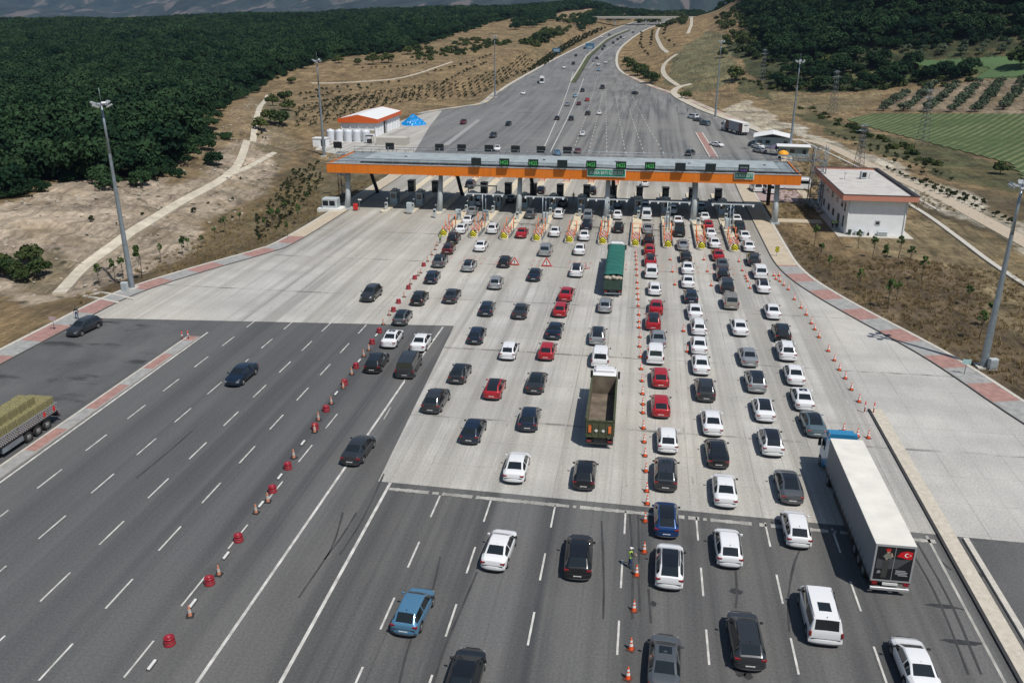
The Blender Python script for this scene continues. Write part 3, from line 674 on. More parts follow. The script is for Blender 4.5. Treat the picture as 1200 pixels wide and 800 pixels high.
for i, px in enumerate([396, 457, 515, 541, 573, 604, 634, 665]):
    a = zY(px, 174.5, 196.1*K)
    t = empty('lane_sign', (a.x, 196.1*K, 9.6), 0, 'black back of a lane sign behind the rear railing, %s from the left' % ORD[i+1], 'lane sign', 'electronic lane signs along the canopy rear')
    MB().bbox(-.95, .95, -.12, .12, .35, 1.75, .03).build('housing', m_black, t); [MB().box(q, q+.1, -.06, .06, -.1, .35).build('bracket', m_steel, t) for q in (-.6, .5)]
def name_sign(pxa, pxb, pyt, pyb, txt, label):
    a, b = zY(pxa, pyb, yF-.3), zY(pxb, pyt, yF-.3); w, h = b.x-a.x, min(1.75, b.z-a.z+.25); z0 = a.z-.05
    t = empty('name_sign', ((a.x+b.x)/2, yF-.25, z0), 0, label, 'sign')
    MB().bbox(-w/2, w/2, -.06, .06, 0, h, .04).build('border', m_signwhite, t)
    MB().bbox(-w/2+.12, w/2-.12, -.085, -.055, .12, h-.12, .02).build('face', m_green, t)
    [MB().box(q, q+.1, .06, .16, .2, h-.2).build('bracket', m_steel, t) for q in (-w/2+.4, w/2-.5)]
    text_mesh(txt, h*.62, m_signwhite, 'lettering', t, (0, -.11, h/2), (R(90), 0, 0), .008, fit=w*.86)
name_sign(688, 733.5, 200.0, 206.5, 'BURSA BATI GİŞELERİ', 'long green name sign with white lettering on the orange fascia')
name_sign(860, 884, 204.0, 209.6, 'BURSA BATI', 'short green sign with white lettering at the right of the orange fascia')

# toll islands
ISL = [(-56, 176, 228, 0), (-50, 176, 228, 0), (-43.8, 175.5, 228, 0), (-38, 156.5, 228, 1), (-32.1, 156.5, 228, 1), (-26, 156, 226, 1), (-19.6, 155.5, 226, 1), (-13.3, 155.2, 226, 1), (-7, 155, 224, 1), (-.9, 154.4, 208, 1), (5.1, 154.4, 208, 1), (11.2, 154.2, 208, 1), (17.1, 153.6, 208, 1)]
m_isl = M('island_paving', (.60, .52, .38), .9, var=.15, scale=.8); m_haz = None
def hazmat():
    t = NT('yellow_black_hazard', .5); x = t.xyz(t.n('ShaderNodeTexCoord').outputs['Object']); f = t.math('FRACT', t.math('MULTIPLY', t.math('ADD', t.math('ABSOLUTE', x[0]), t.math('ADD', x[2], 5)), 2.6))
    c = t.mix(t.math('GREATER_THAN', f, .5), (.015, .015, .015), (.75, .68, .03)); return t.out(c)
def rwmat(name, a, b, per):
    t = NT(name, .5); x = t.xyz(t.n('ShaderNodeTexCoord').outputs['Object']); f = t.math('FRACT', t.math('MULTIPLY', t.math('ADD', x[0], t.math('ADD', x[2], 5)), per))
    return t.out(t.mix(t.math('GREATER_THAN', f, .5), a, b))
m_haz = hazmat(); m_rw = rwmat('red_white_stripes', (.75, .75, .72), (.70, .06, .03), 2.2); m_ow = rwmat('orange_white_stripes', (.66, .62, .60), (.58, .22, .13), 1.4)
side_names = lambda i: '%s toll island from the left' % ORD[i+1]
def kerb_outline(w, L, n=8):
    pts = [(w/2, L-.3), (w/2, 1.6)] + [(w/2*math.cos(a), 1.2-1.2*math.sin(a)) for a in np.linspace(.15, math.pi-.15, n)] + [(-w/2, 1.6), (-w/2, L-.3), (0, L)]
    return pts
guard_proto = booth_proto = back_proto = cab_proto = tm_proto = None
def island_set(i, X, ya, yb, full):
    global guard_proto, booth_proto, back_proto, cab_proto, tm_proto
    x = X*K; y = ya*K; L = (yb-ya)*K; w = 1.9 if full else 1.7
    t = empty('toll_island', (x, y, 0), 0, 'raised beige kerbed traffic island, %s' % side_names(i), 'toll island', 'toll islands between the lanes')
    MB().prism(kerb_outline(w, L), 0, .27).build('kerb', m_kerb, t)
    MB().prism(kerb_outline(w-.3, L-.3), .27, .285).build('paving', m_isl, t).location.y = .15
    if full:
        mb = MB().prism([(-w/2-.02, 1.2), (-w/2+.14, .9), (-w/2+.14, 19), (-w/2-.02, 19)], .0, .7); mb.prism([(w/2+.02, 1.2), (w/2-.14, .9), (w/2-.14, 7), (w/2+.02, 7)], .0, .6)
        mb.build('side_guard', M('grey_guard', (.20, .22, .22), .8), t)
        nm = MB().lathe([(.55, 0), (.58, .3), (.56, .75), (.42, 1.0), (0, 1.05)], 12).build('nose_marker', m_haz, t, (0, .75, .2))
        nm.scale = (1, .6, 1)
    lab = side_names(i)
    if full:
        if guard_proto is None:
            g = guard_proto = empty('lane_guard'); g['category'] = 'lane guard'; g['group'] = 'orange and white guards on the toll islands'
            for s, yy, hh in ((-1, 3.0, 1.5), (1, 3.0, 1.5), (-1, 5.6, 2.1), (1, 5.6, 2.1), (-1, 8.6, 2.7), (1, 8.6, 2.7)):
                MB().tube((s*.62, yy, 0), (s*.66, yy, hh), .085, n=6).build('post', m_oranp, g)
            for yy, hh in ((3.0, 1.1), (5.6, 1.5)):
                MB().box(-.56, .56, yy-.03, yy+.03, .35, .35+hh*.62).build('striped_board', m_ow, g)
            for yy in (4.2, 7.0): MB().box(-.5, .5, yy-.03, yy+.03, .3, 1.05).build('striped_board', m_rw, g)
            mb = MB()
            mb.tube((-.66, 8.6, 2.6), (.66, 8.6, 2.6), .05, n=5); mb.build('rail', m_oranp, g)
            MB().box(-.25, .25, 2.0, 2.35, 0, .8).build('lamp_box', m_black, g)
            g.location = (x, y, .285)
        else: g = copy_tree(guard_proto); g.location = (x, y, .285)
        g['label'] = 'orange posts with striped boards behind the nose of the %s' % lab
        g.scale = (1, random.uniform(.9, 1.05), random.uniform(.72, .92))
    if X not in (-43.8,) :
        if booth_proto is None:
            b = booth_proto = empty('toll_booth'); b['category'] = 'toll booth'; b['group'] = 'toll booths under the canopy'
            MB().bbox(-.72, .72, 0, 2.6, 0, 2.45, .05).build('body', M('booth_blue_grey', (.36, .45, .49), .5), b)
            MB().bbox(-.85, .85, -.15, 2.75, 2.45, 2.6, .05).build('roof', m_steel, b)
            for a in ((-.5, .5, -.02, .0, 1.1, 2.1), (-.5, .5, 2.6, 2.62, 1.1, 2.1), (-.74, -.72, .5, 2.1, 1.1, 2.1), (.72, .74, .5, 1.3, 1.1, 2.1)): MB().box(*a).build('window', m_glass, b)
            MB().box(.72, .745, 1.5, 2.3, .05, 2.1).build('door', M('booth_door', (.30, .35, .36), .5), b)
            MB().bbox(-.45, .45, .6, 1.8, 2.6, 3.0, .06).build('air_conditioner', m_light, b)
        else: b = copy_tree(booth_proto)
        b.location = (x, 184.5*K, .285); b['label'] = 'blue-grey toll booth under the canopy on the %s' % lab
        if back_proto is None:
            b = back_proto = empty('toll_kiosk'); b['category'] = 'kiosk'; b['group'] = 'dark kiosks behind the canopy'
            MB().bbox(-.7, .7, 0, 1.9, 0, 2.3, .05).build('body', m_dark, b); MB().bbox(-.8, .8, -.1, 2.0, 2.3, 2.42, .04).build('roof', m_blk, b)
            MB().box(-.45, .0, -.02, 0, 1.0, 1.9).box(.1, .5, -.02, 0, 1.0, 1.9).build('window', M('pale_blind', (.2, .2, .18), .6), b)
            MB().tube((.62, -1.6, 0), (.62, -1.6, 2.1), .05, n=6).tube((.3, -1.9, 0), (.3, -1.9, 1.4), .06, n=6).build('lamp_post', m_dark, b)
        else: b = copy_tree(back_proto)
        b.location = (x+.1, 199*K, .285); b['label'] = 'small dark kiosk behind the canopy shadow on the %s' % lab
    if tm_proto is None:
        b = tm_proto = empty('ticket_machine'); b['category'] = 'ticket machine'; b['group'] = 'ticket machines on the toll islands'
        MB().bbox(-.28, .28, -.25, .25, 0, 1.5, .04).build('housing', m_light, b); MB().box(-.2, .2, -.27, -.25, .95, 1.3).build('screen', m_black, b); MB().tube((.2, .35, 0), (.2, .35, 2.3), .04, n=6).build('reader_post', m_dark, b); MB().obox((.2, .3, 2.25), (.22, .3, .16)).build('reader', m_light, b)
    else: b = copy_tree(tm_proto)
    b.location = (x+.2, 178.2*K if X not in (-43.8, -26, -7, 11.2) else 173*K, .285); b['label'] = 'pale ticket machine with reader post on the %s' % lab
    if X in (-50, -38, -32.1, -19.6, 5.1, 17.1):
        if cab_proto is None:
            b = cab_proto = empty('electrical_cabinet'); b['category'] = 'cabinet'; b['group'] = 'pale cabinets on the toll islands'
            MB().bbox(-.5, .5, -.4, .4, .1, 2.0, .04).build('housing', M('pale_blue_grey', (.42, .50, .52), .5), b); MB().box(-.45, .45, -.425, -.4, .2, 1.9).build('door', m_light, b); MB().box(-.55, .55, -.45, .45, 0, .1).build('plinth', m_kerb, b)
        else: b = copy_tree(cab_proto)
        b.location = (x, (172 if X > -45 else 177.3)*K-1, .285); b['label'] = 'pale blue-grey cabinet standing on the %s' % lab
for i, a in enumerate(ISL): island_set(i, *a)
# opposite-direction lane guards at the far ends
for i in (0, 1, 2, 3, 4, 5, 6, 7, 8):
    X, ya, yb, _ = ISL[i]; g = copy_tree(guard_proto); g.location = (X*K, yb*K, .1); g.rotation_euler = (0, 0, math.pi); g['label'] = 'orange posts at the far end of the %s' % side_names(i)
# camera poles with cross arms
pole_proto = None
for k, (X, Y, nm) in enumerate([(-32.1, 168.5, 'fifth'), (-19.6, 167.5, 'seventh'), (-7.0, 167, 'ninth'), (5.1, 166.5, 'eleventh'), (17.1, 166, 'thirteenth')]):
    if pole_proto is None:
        p = pole_proto = empty('camera_pole'); p['category'] = 'camera pole'; p['group'] = 'T-shaped camera poles over the lanes'
        MB().tube((-.2, 0, 0), (-.2, 0, 5.6), .09, n=8).build('post', m_galv, p); MB().tube((.35, .3, 0), (.35, .3, 5.6), .09, n=8).build('post', m_galv, p)
        MB().box(-3.6, 3.9, -.07, .07, 5.45, 5.6).box(-3.6, 3.9, .23, .37, 5.45, 5.6).build('cross_arm', m_light, p)
        for xx in (-3.4, -1.9, 1.9, 3.6): MB().bbox(xx-.14, xx+.14, -.5, -.1, 5.25, 5.5, .03).build('camera', m_signwhite, p)
        MB().bbox(-.4, .6, -.2, .5, 0, .25, .04).build('base', m_kerb, p)
    else: p = copy_tree(pole_proto)
    p.location = (X*K, Y*K, .285); p['label'] = 'grey camera pole with a T-shaped cross arm on the %s toll island from the left' % nm
# height frame over one lane
p = empty('height_frame', (-35.1*K, 183*K, 0), 0, 'grey steel portal frame over the lane between fourth and fifth toll islands', 'portal frame')
MB().tube((-2.9, 0, .2), (-2.9, 0, 4.9), .11, n=8).build('post', m_galv, p); MB().tube((2.9, 0, .2), (2.9, 0, 4.9), .11, n=8).build('post', m_galv, p); MB().box(-3.1, 3.1, -.12, .12, 4.75, 5.0).build('beam', m_light, p)

# floodlight masts
def mast(bx, by, tx, ty, label):
    b, h = hgt(bx, by, tx, ty)
    t = empty('light_mast', b, 0, label, 'light mast', 'tall floodlight masts around the plaza'); h -= 1.2
    mb = MB()
    for k in range(4): mb.tube((0, 0, h*k/4), (0, 0, h*(k+1)/4), .42-.075*k, .42-.075*(k+1)+.012, n=12, caps=(k == 3))
    mb.build('pole', m_galv, t); MB().box(-.8, .8, -.8, .8, -.3, .18).build('base', m_kerb, t)
    mb = MB()
    for k in range(12): a, c = math.tau*k/12, math.tau*(k+1)/12; mb.tube((.8*math.cos(a), .8*math.sin(a), h), (.8*math.cos(c), .8*math.sin(c), h), .06, n=5)
    for k in range(4): a = math.tau*k/4+.4; mb.tube((0, 0, h+.1), (.8*math.cos(a), .8*math.sin(a), h), .06, n=5)
    mb.build('head_frame', m_galv, t)
    for k in range(6):
        a = math.tau*k/6+.3; MB().obox((1.0*math.cos(a), 1.0*math.sin(a), h-.12+.35*(k % 2)), (.55, .75, .22), a+R(90), rx=R(-25)).build('floodlight', M('lamp_housing', (.45, .48, .5), .4, .3), t)
    MB().tube((0, 0, h), (0, 0, h+2.2), .03, n=5).build('lightning_rod', m_galv, t)
mast(155, 338, 118, 112, 'tall grey floodlight mast on the grass left of the plaza, nearest on the left')
mast(380, 183, 372.5, 66, 'floodlight mast beside the white water tanks at the left end of the canopy')
mast(580, 114, 581, 40, 'distant floodlight mast beside the motorway kerb on the left')
mast(1152, 430, 1201, 205, 'tall grey floodlight mast leaning into view at the right edge of the photo')
mast(925, 181, 939, 67, 'floodlight mast behind the small white-roofed site office')
mast(838, 138, 846, 45, 'floodlight mast above the parked trucks beyond the canopy')
def cabinet(px, py, label, s=1.0):
    b = at(px, py); t = empty('electrical_cabinet', b, .2, label, 'cabinet'); MB().bbox(-.45*s, .45*s, -.3*s, .3*s, .1, 1.35*s, .03).build('housing', m_light, t); MB().box(-.38*s, .38*s, -.3*s-.02, -.3*s, .2, 1.2*s).build('door', m_steel, t); MB().box(-.5*s, .5*s, -.35*s, .35*s, 0, .1).build('plinth', m_kerb, t)
cabinet(147, 341, 'small grey cabinet at the foot of the left floodlight mast'); cabinet(1162, 433, 'small grey cabinet at the foot of the right floodlight mast')

# lattice pylons
def pylon(bx, by, tx, ty, label):
    b, h = hgt(bx, by, tx, ty); t = empty('lattice_pylon', b, .4, label, 'pylon', 'lattice pylons beyond the plaza')
    wb, wt = h*.085, .35; mb = MB(); n = 9
    cor = [(-1, -1), (1, -1), (1, 1), (-1, 1)]
    def P(k, c): f = k/n; w = wb+(wt-wb)*min(1, f*1.12); return (cor[c % 4][0]*w, cor[c % 4][1]*w, h*f)
    for k in range(n):
        for c in range(4):
            mb.tube(P(k, c), P(k+1, c), .06, n=4); mb.tube(P(k, c), P(k+1, c+1), .03, n=4); mb.tube(P(k, c+1), P(k+1, c), .03, n=4)
    mb.build('lattice_tower', M('weathered_steel', (.14, .155, .165), .6, .3), t)
    for z, w in ((h*.97, 1.6), (h*.86, 2.2)): MB().tube((-w, 0, z), (w, 0, z), .07, n=4).tube((-w, 0, z), (0, 0, z+.6), .05, n=4).tube((w, 0, z), (0, 0, z+.6), .05, n=4).build('cross_arm', m_galv, t)
pylon(975, 135, 981, 83, 'thin lattice pylon on the dry ground left of the green crop field'); pylon(1006, 197, 1014, 146, 'lattice pylon behind the control building'); pylon(1080, 170, 1090, 105, 'lattice pylon at the edge of the olive orchard')
pylon(893, 96, 894, 58, 'distant lattice pylon on the hillside before the dark wood')
# control building
def control_building():
    x0, x1, y0, y1, hw = 39.6*K, 50.6*K, 171*K, 201*K, 6.5
    t = empty('control_building', (x0, y0, 0), 0, 'two-storey white control building with a pinkish flat-roof fascia', 'building'); W, D = x1-x0, y1-y0
    MB().box(0, W, 0, D, -.3, hw).build('wall', m_white, t)
    MB().box(-1.5, W+1.3, -1.9, D+2, -.3, .12).build('plinth', m_kerb, t)
    rf = MB().box(-1.3, W+1.3, -1.0, D+1.6, hw+.02, hw+.2); rf.box(-1.15, W+1.15, -.85, D+1.4, hw+.55, hw+.62); r = rf.build('roof', M('pale_roofing', (.50, .48, .45), .9, var=.12, scale=.6), t)
    fm = M('pink_terracotta_cladding', (.56, .24, .17), .6, var=.08); mb = MB(); zt_ = hw+.98
    mb.box(-1.35, W+1.35, -1.1, -.9, hw-.02, zt_).box(-1.35, W+1.35, D+1.5, D+1.7, hw-.02, zt_).box(-1.38, -1.2, -.89, D+1.49, hw-.02, zt_).box(W+1.2, W+1.38, -.89, D+1.49, hw-.02, zt_); mb.build('roof_fascia', fm, t)
    mb = MB(); mb.box(-1.42, W+1.42, -1.16, -.86, zt_, zt_+.06).box(-1.42, -1.12, -.84, D+1.4, zt_, zt_+.06).box(W+.8, W+1.45, -.84, D+1.4, zt_, zt_+.07).box(-1.42, W+1.45, D+1.42, D+1.76, zt_, zt_+.06); mb.build('parapet_capping', m_dark, t)
    for y, z, w, h in ((1.6, 3.9, .9, 1.7), (4.0, 4.2, 1.4, 1.2), (8.5, 4.2, 1.4, 1.2), (13, 4.2, 1.4, 1.2), (18, 4.2, 1.4, 1.2), (1.8, 1.0, .9, 2.0), (10.5, 1.2, 1.4, 1.2), (15, 1.2, 1.4, 1.2), (20, 1.2, 1.4, 1.2)):
        f = MB().box(-.05, -.0, y-.06, y+w+.06, z-.06, z+h+.06).build('window', m_steel, t); MB().box(-.075, -.052, y, y+w, z, z+h).build('pane', m_glass, f)
    d = MB().box(-.06, 0, 5.6, 7.2, .12, 2.5).build('door', m_dark, t); MB().box(-.1, -.062, 5.8, 5.85, 1.1, 1.4).build('handle', m_galv, d)
    pst = MB().box(5.0, 5.9, -.05, 0, 1.9, 2.8).build('wall_vent', m_light, t); MB().box(5.15, 5.75, -.07, -.052, 2.1, 2.6).build('grille', m_dark, pst)
    [MB().tube((q, -.08, .1), (q, -.08, hw), .06, n=6).build('drain_pipe', m_signwhite, t) for q in (.15, W-.25)]
    ac = empty('air_conditioner', (x0+6.2, y0+18, hw+.62), .2, 'grey air-conditioning unit on the control building roof', 'air conditioner'); MB().bbox(-.6, .6, -.4, .4, .1, 1.5, .04).build('housing', m_light, ac); MB().box(-.4, .4, -.43, -.4, .4, 1.3).build('grille', m_black, ac); MB().tube((1.2, 0, 0), (1.2, 0, 1.3), .05, n=6).tube((1.2, 0, 1.3), (1.9, .2, 1.0), .05, n=6).build('pipe', m_galv, ac)
    an = empty('roof_antenna', (x0+2.5, y0+17, hw+.62), 0, 'small antenna with dish on the control building roof', 'antenna'); MB().tube((0, 0, 0), (0, 0, 1.6), .04, n=6).build('rod', m_galv, an); MB().lathe([(0, 0), (.25, .05), (.38, .16)], 12, (0, 0, 1.1)).build('dish', m_light, an)
    for x, nm in ((1.7, 'left'), (5.6, 'right')):
        a = empty('air_conditioner', (x0+x+.8, y0-.5, .12), 0, 'outdoor air-conditioner at the foot of the white wall, the %s one' % nm, 'air conditioner', 'air conditioners along the wall'); MB().bbox(-.85, .85, -.3, .3, .08, .8, .04).build('housing', m_light, a); MB().box(-.65, .65, -.32, -.3, .2, .7).build('grille', m_steel, a)
    a = empty('waste_bin', (x0+.75, y0-.55, .12), 0, 'dark green waste bin at the corner of the white control building', 'bin'); MB().lathe([(.25, 0), (.32, .85), (.34, .85)], 12).build('bin_body', M('bin_green', (.03, .08, .06), .5), a); MB().lathe([(.36, .85), (.3, .95), (0, 1.0)], 12).build('lid', m_blk, a)
    a = empty('fire_extinguisher_stand', (x0+4.0, y0-.5, .12), 0, 'small black stand between the two outdoor air-conditioners', 'stand'); MB().lathe([(.2, 0), (.22, .4), (.1, .5)], 10).build('pot', m_blk, a); MB().tube((0, 0, .4), (.05, 0, 1.2), .04, n=6).build('rod', m_light, a)
control_building()
# stair tower with footbridge
def stair_tower(x, y, h, label, bridge=0, w=1.25):
    t = empty('stair_tower', (x, y, 0), 0, label, 'stair tower'); mb = MB()
    for a in (-w, w):
        for b in (-w, w): mb.tube((a, b, 0), (a, b, h), .09, n=6)
    k = 0; z = 0
    while z < h-1:
        for (a, b), (c, d) in (((-w, -w), (w, -w)), ((w, -w), (w, w)), ((w, w), (-w, w)), ((-w, w), (-w, -w))): mb.tube((a, b, z+.05), (c, d, z+2.35), .045, n=4); mb.tube((a, b, z+2.35), (c, d, z+2.35), .055, n=4)
        z += 2.4
    mb.build('frame', M('tower_steel', (.16, .19, .21), .5, .3), t)
    z = 0; k = 0
    while z < h-1.5:
        s = MB()
        for j in range(10):
            f = j/10; yy = (-w+.2+2*(w-.2)*f) if k % 2 == 0 else (w-.2-2*(w-.2)*f); s.box(-w+.2+(k % 2)*w, -.1+(k % 2)*w, yy-.12, yy+.12, z+2.4*f+.18, z+2.4*f+.24)
        s.build('stair_flight', m_galv, t); MB().box(-w+.1, w-.1, (w-.5) if k % 2 == 0 else (-w), w if k % 2 == 0 else (-w+.5), z+2.36, z+2.43).build('landing', m_galv, t); z += 2.4; k += 1
    if bridge:
        zb = 9.5; b = MB().box(bridge, -w, -.6, .6, zb, zb+.12)
        for yy in (-.6, .6):
            for zz in (zb+.6, zb+1.1): b.tube((bridge, yy, zz), (-w, yy, zz), .04, n=5)
            for j in range(6): xx = bridge+(-w-bridge)*j/5; b.tube((xx, yy, zb), (xx, yy, zb+1.1), .04, n=5)
        b.build('footbridge', m_galv, t)
stair_tower(38.2*K, 197*K, 12.6, 'open steel stair tower with footbridge between canopy and control building', 31.5*K-38.2*K)
stair_tower(-70.5*K, 193*K, 9.6, 'steel stair frame at the left rear end of the canopy', 0, 1.0)
# equipment cabin left of the canopy
a = at(391, 246); t = empty('generator_cabin', (a.x-.3, a.y, Hs(a.x, a.y)), 0, 'grey glazed generator cabin on a white plinth beside the leftmost column', 'cabin')
MB().box(-2.6, 2.6, -1.6, 1.6, -.6, .55).build('plinth', m_signwhite, t); MB().bbox(-1.7, 1.4, -1.1, 1.1, .55, 2.5, .06).build('housing', m_light, t)
for xx in (-1.5, -.1): MB().box(xx, xx+1.15, -1.13, -1.1, 1.1, 2.1).build('window', m_glass, t)
MB().box(1.4, 1.43, -.7, .7, .7, 2.2).build('door', m_steel, t)
a = at(417, 247); t = empty('fire_cabinet', (a.x, a.y, .15), 0, 'bright red fire cabinet on the pavement under the canopy left end', 'fire cabinet'); MB().bbox(-.45, .45, -.3, .3, .1, 1.3, .05).build('housing', m_redp, t); MB().box(-.35, .35, -.32, -.3, .3, 1.1).build('door', m_redp, t); MB().tube((.7, .3, 0), (.7, .3, 2.0), .05, n=6).build('camera_post', m_galv, t); MB().bbox(.5, 1.2, .15, .45, 2.0, 2.2, .03).build('camera', m_signwhite, t)

# warehouse with orange gable fascia
def warehouse():
    x0, x1, y0, y1 = -108.6*K, -95.4*K, 298*K, 327*K; zg = Hs((x0+x1)/2, y0); W, D = x1-x0, y1-y0; hw = 4.6
    t = empty('warehouse', (x0, y0, zg), 0, 'white warehouse with orange gable fascia and white metal roof', 'warehouse')
    MB().wall_prism([(0, -1), (W, -1), (W, hw), (W/2, hw+1.2), (0, hw)], 0, D).build('wall', m_white, t)
    mb = MB(); o = .7
    mb.wall_prism([(-o, hw+.75), (W/2, hw+2.1), (W+o, hw+.75), (W+o, hw+.95), (W/2, hw+2.3), (-o, hw+.95)], -o+.1, D+o-.1); mb.build('roof', M('white_roof_sheet', (.78, .79, .78), .5, var=.04), t)
    om = M('orange_red_cladding', (.66, .115, .02), .5, var=.06); mb = MB()
    for yy in (-o-.1, D+o-.1): mb.wall_prism([(-o-.1, hw-.25), (W+o+.1, hw-.25), (W+o+.1, hw+.98), (W/2, hw+2.36), (-o-.1, hw+.98)], yy, yy+.2)
    for xx in (-o-.1, W+o): mb.box(xx, xx+.12, -o+.12, D+o-.12, hw-.25, hw+.97)
    mb.build('fascia', om, t)
    for k in range(5): MB().box(.1+k*(W-.5)/4, .4+k*(W-.5)/4, -.25, 0, -.5, hw-.3).build('pilaster', m_white, t)
    for k in range(9): MB().box(W, W+.25, .3+k*(D-.6)/8-.15, .3+k*(D-.6)/8+.15, -.5, hw-.3).build('pilaster', m_white, t)
    MB().box(W, W+.06, 8.0, 11.5, 0, 4.0).build('door', m_black, t)
    for k in range(4): MB().box(.6+k*(W-.5)/4, -.1+(k+1)*(W-.5)/4, -.05, 0, 1.0, 1.9).build('window', M('beige_blind', (.35, .31, .24), .7), t)
    for k in range(5):
        X = -107.6+k*3.15; b = (X*K, 284.5*K-.0); z = Hs(*b)
        tk = empty('water_tank', (b[0], b[1], z), 0, 'white plastic water tank before the warehouse, %s of the five from the left' % ORD[k+1], 'water tank', 'white water tanks')
        pr = []; 
        for j in range(9): pr += [(1.36, .35*j), (1.30, .35*j+.17)]
        MB().lathe(pr+[(1.36, 3.15), (1.1, 3.45), (.4, 3.6)], 20).build('tank', M('white_plastic', (.62, .65, .70), .5, var=.04), tk); MB().lathe([(.42, 3.55), (.42, 3.75), (0, 3.8)], 12).build('lid', m_signwhite, tk)
    tk = empty('pump_house', (-108.5*K, 270*K, Hs(-108.5*K, 270*K)), 0, 'low white pump house between the mast and the water tanks', 'pump house'); MB().box(0, 4.2, 0, 3, -.5, 2.4).build('wall', m_white, tk); MB().box(-.15, 4.35, -.15, 3.15, 2.4, 2.6).build('roof', m_signwhite, tk); MB().box(2.6, 4.0, -.04, 0, .1, 2.1).build('door', m_dark, tk)
    b = at(441, 170); tk = empty('concrete_basin', (b.x, b.y, b.z), 0, 'long pale concrete basin in front of the warehouse', 'basin'); MB().box(0, 9.5, 0, 4.5, -.3, 2.2).build('wall', M('pale_concrete', (.44, .42, .38), .9), tk); MB().box(.4, 9.1, .4, 4.1, 2.2, 2.3).build('cover', M('cover_concrete', (.5, .48, .43), .9), tk)
    tk = empty('forklift_canopy', (at(433, 168).x, at(433, 168).y, 0), 0, 'dark machinery under a black roof beside the rightmost tank', 'machine shelter'); MB().bbox(-1.1, 1.1, -.9, .9, 2.2, 2.4, .05).build('roof', m_black, tk); MB().tube((-1, -.8, 0), (-1, -.8, 2.2), .06, n=6).tube((1, -.8, 0), (1, -.8, 2.2), .06, n=6).tube((1, .8, 0), (1, .8, 2.2), .06, n=6).tube((-1, .8, 0), (-1, .8, 2.2), .06, n=6).build('post', m_dark, tk); MB().bbox(-.7, .7, -.5, .6, .1, 1.3, .1).build('machine', m_dark, tk)
    # tarp heap
    n = 34; mb = MB(); v = []; f = []
    for j in range(n):
        for i in range(n):
            a, b = -1+2*i/(n-1), -1+2*j/(n-1); rr = math.hypot(a, b*.9); base = max(0, 1-(abs(a*1.0+.12*math.sin(b*6))**1.5+abs(b)**2.4)**.8)
            z = 3.4*base**1.15 + .5*math.sin(a*4+1)*math.sin(b*5)*base + (.22*math.sin(a*17+b*5)*math.sin(b*13-a*7)+.18*math.sin(a*31)*math.cos(b*27))*(base > 0.02) + .2*RNG.random()*(base > .02); v.append((a*4.6, b*5.5, max(z, -.3)))
    for j in range(n-1):
        for i in range(n-1): f.append((j*n+i, j*n+i+1, (j+1)*n+i+1, (j+1)*n+i))
    mb.add(v, f, 0, False); q = at(482, 147); tk = empty('tarp_heap', (q.x, q.y+3.5, q.z), .2, 'heap under a crumpled bright blue tarpaulin beside the warehouse', 'tarp heap')
    mb.build('tarpaulin', M('blue_tarpaulin', (.0, .22, .55), .35, var=.25, scale=.6), tk)
warehouse()
# site offices right of the parking
def site_office(px, py, w, d, h, rz, label, roof, wall, pitched):
    b = at(px, py); t = empty('site_office', b, rz, label, 'cabin'); MB().box(-w/2, w/2, 0, d, -.3, h).build('wall', wall, t)
    if pitched: MB().wall_prism([(-w/2-.6, h), (0, h+1.1), (w/2+.6, h), (w/2+.6, h+.12), (0, h+1.25), (-w/2-.6, h+.12)], -1.2, d+.6).build('roof', roof, t)
    else: MB().box(-w/2-.5, w/2+.5, -.7, d+.4, h+.02, h+.2).build('roof', roof, t)
    for k in range(2): MB().box(-w/2+.8+k*2.3, -w/2+2.1+k*2.3, -.05, 0, 1.1, 2.1).build('window', m_glass, t)
    MB().box(w/2-1.6, w/2-.7, -.05, 0, .1, 2.1).build('door', m_dark, t)
site_office(904, 173, 10.0, 8, 3.0, R(-8), 'site office with a pitched white roof beyond the right end of the canopy', M('white_roof_sheet', (.78, .79, .78), .5), M('office_blue_grey', (.26, .33, .36), .7), True)
site_office(929, 184, 8.2, 4, 2.8, R(-6), 'flat white-roofed cabin right of the pitched site office', M('white_roof_sheet', (.7, .7, .7), .5), M('office_green_grey', (.24, .30, .29), .7), False)
b = at(917, 187); t = empty('market_umbrella', b, 0, 'orange awning beside the site offices', 'awning'); MB().lathe([(0, 2.6), (.7, 2.4), (1.45, 1.9), (1.5, 1.5)], 6).build('canopy', M('orange_fabric', (.85, .36, .02), .7), t); MB().tube((0, 0, 0), (0, 0, 2.6), .05, n=6).build('pole', m_galv, t)
b = at(906, 181); t = empty('garden_gazebo', b, .2, 'purple-grey tent beside the orange awning', 'tent'); MB().lathe([(0, 2.9), (1.4, 2.3), (2.6, 2.0), (2.6, 1.8)], 4).build('canopy', M('purple_fabric', (.10, .09, .14), .8), t)
for k in range(4): a_ = math.pi/2*k; MB().tube((2.4*math.cos(a_), 2.4*math.sin(a_), 0), (2.4*math.cos(a_), 2.4*math.sin(a_), 1.9), .06, n=6).build('post', m_galv, t)

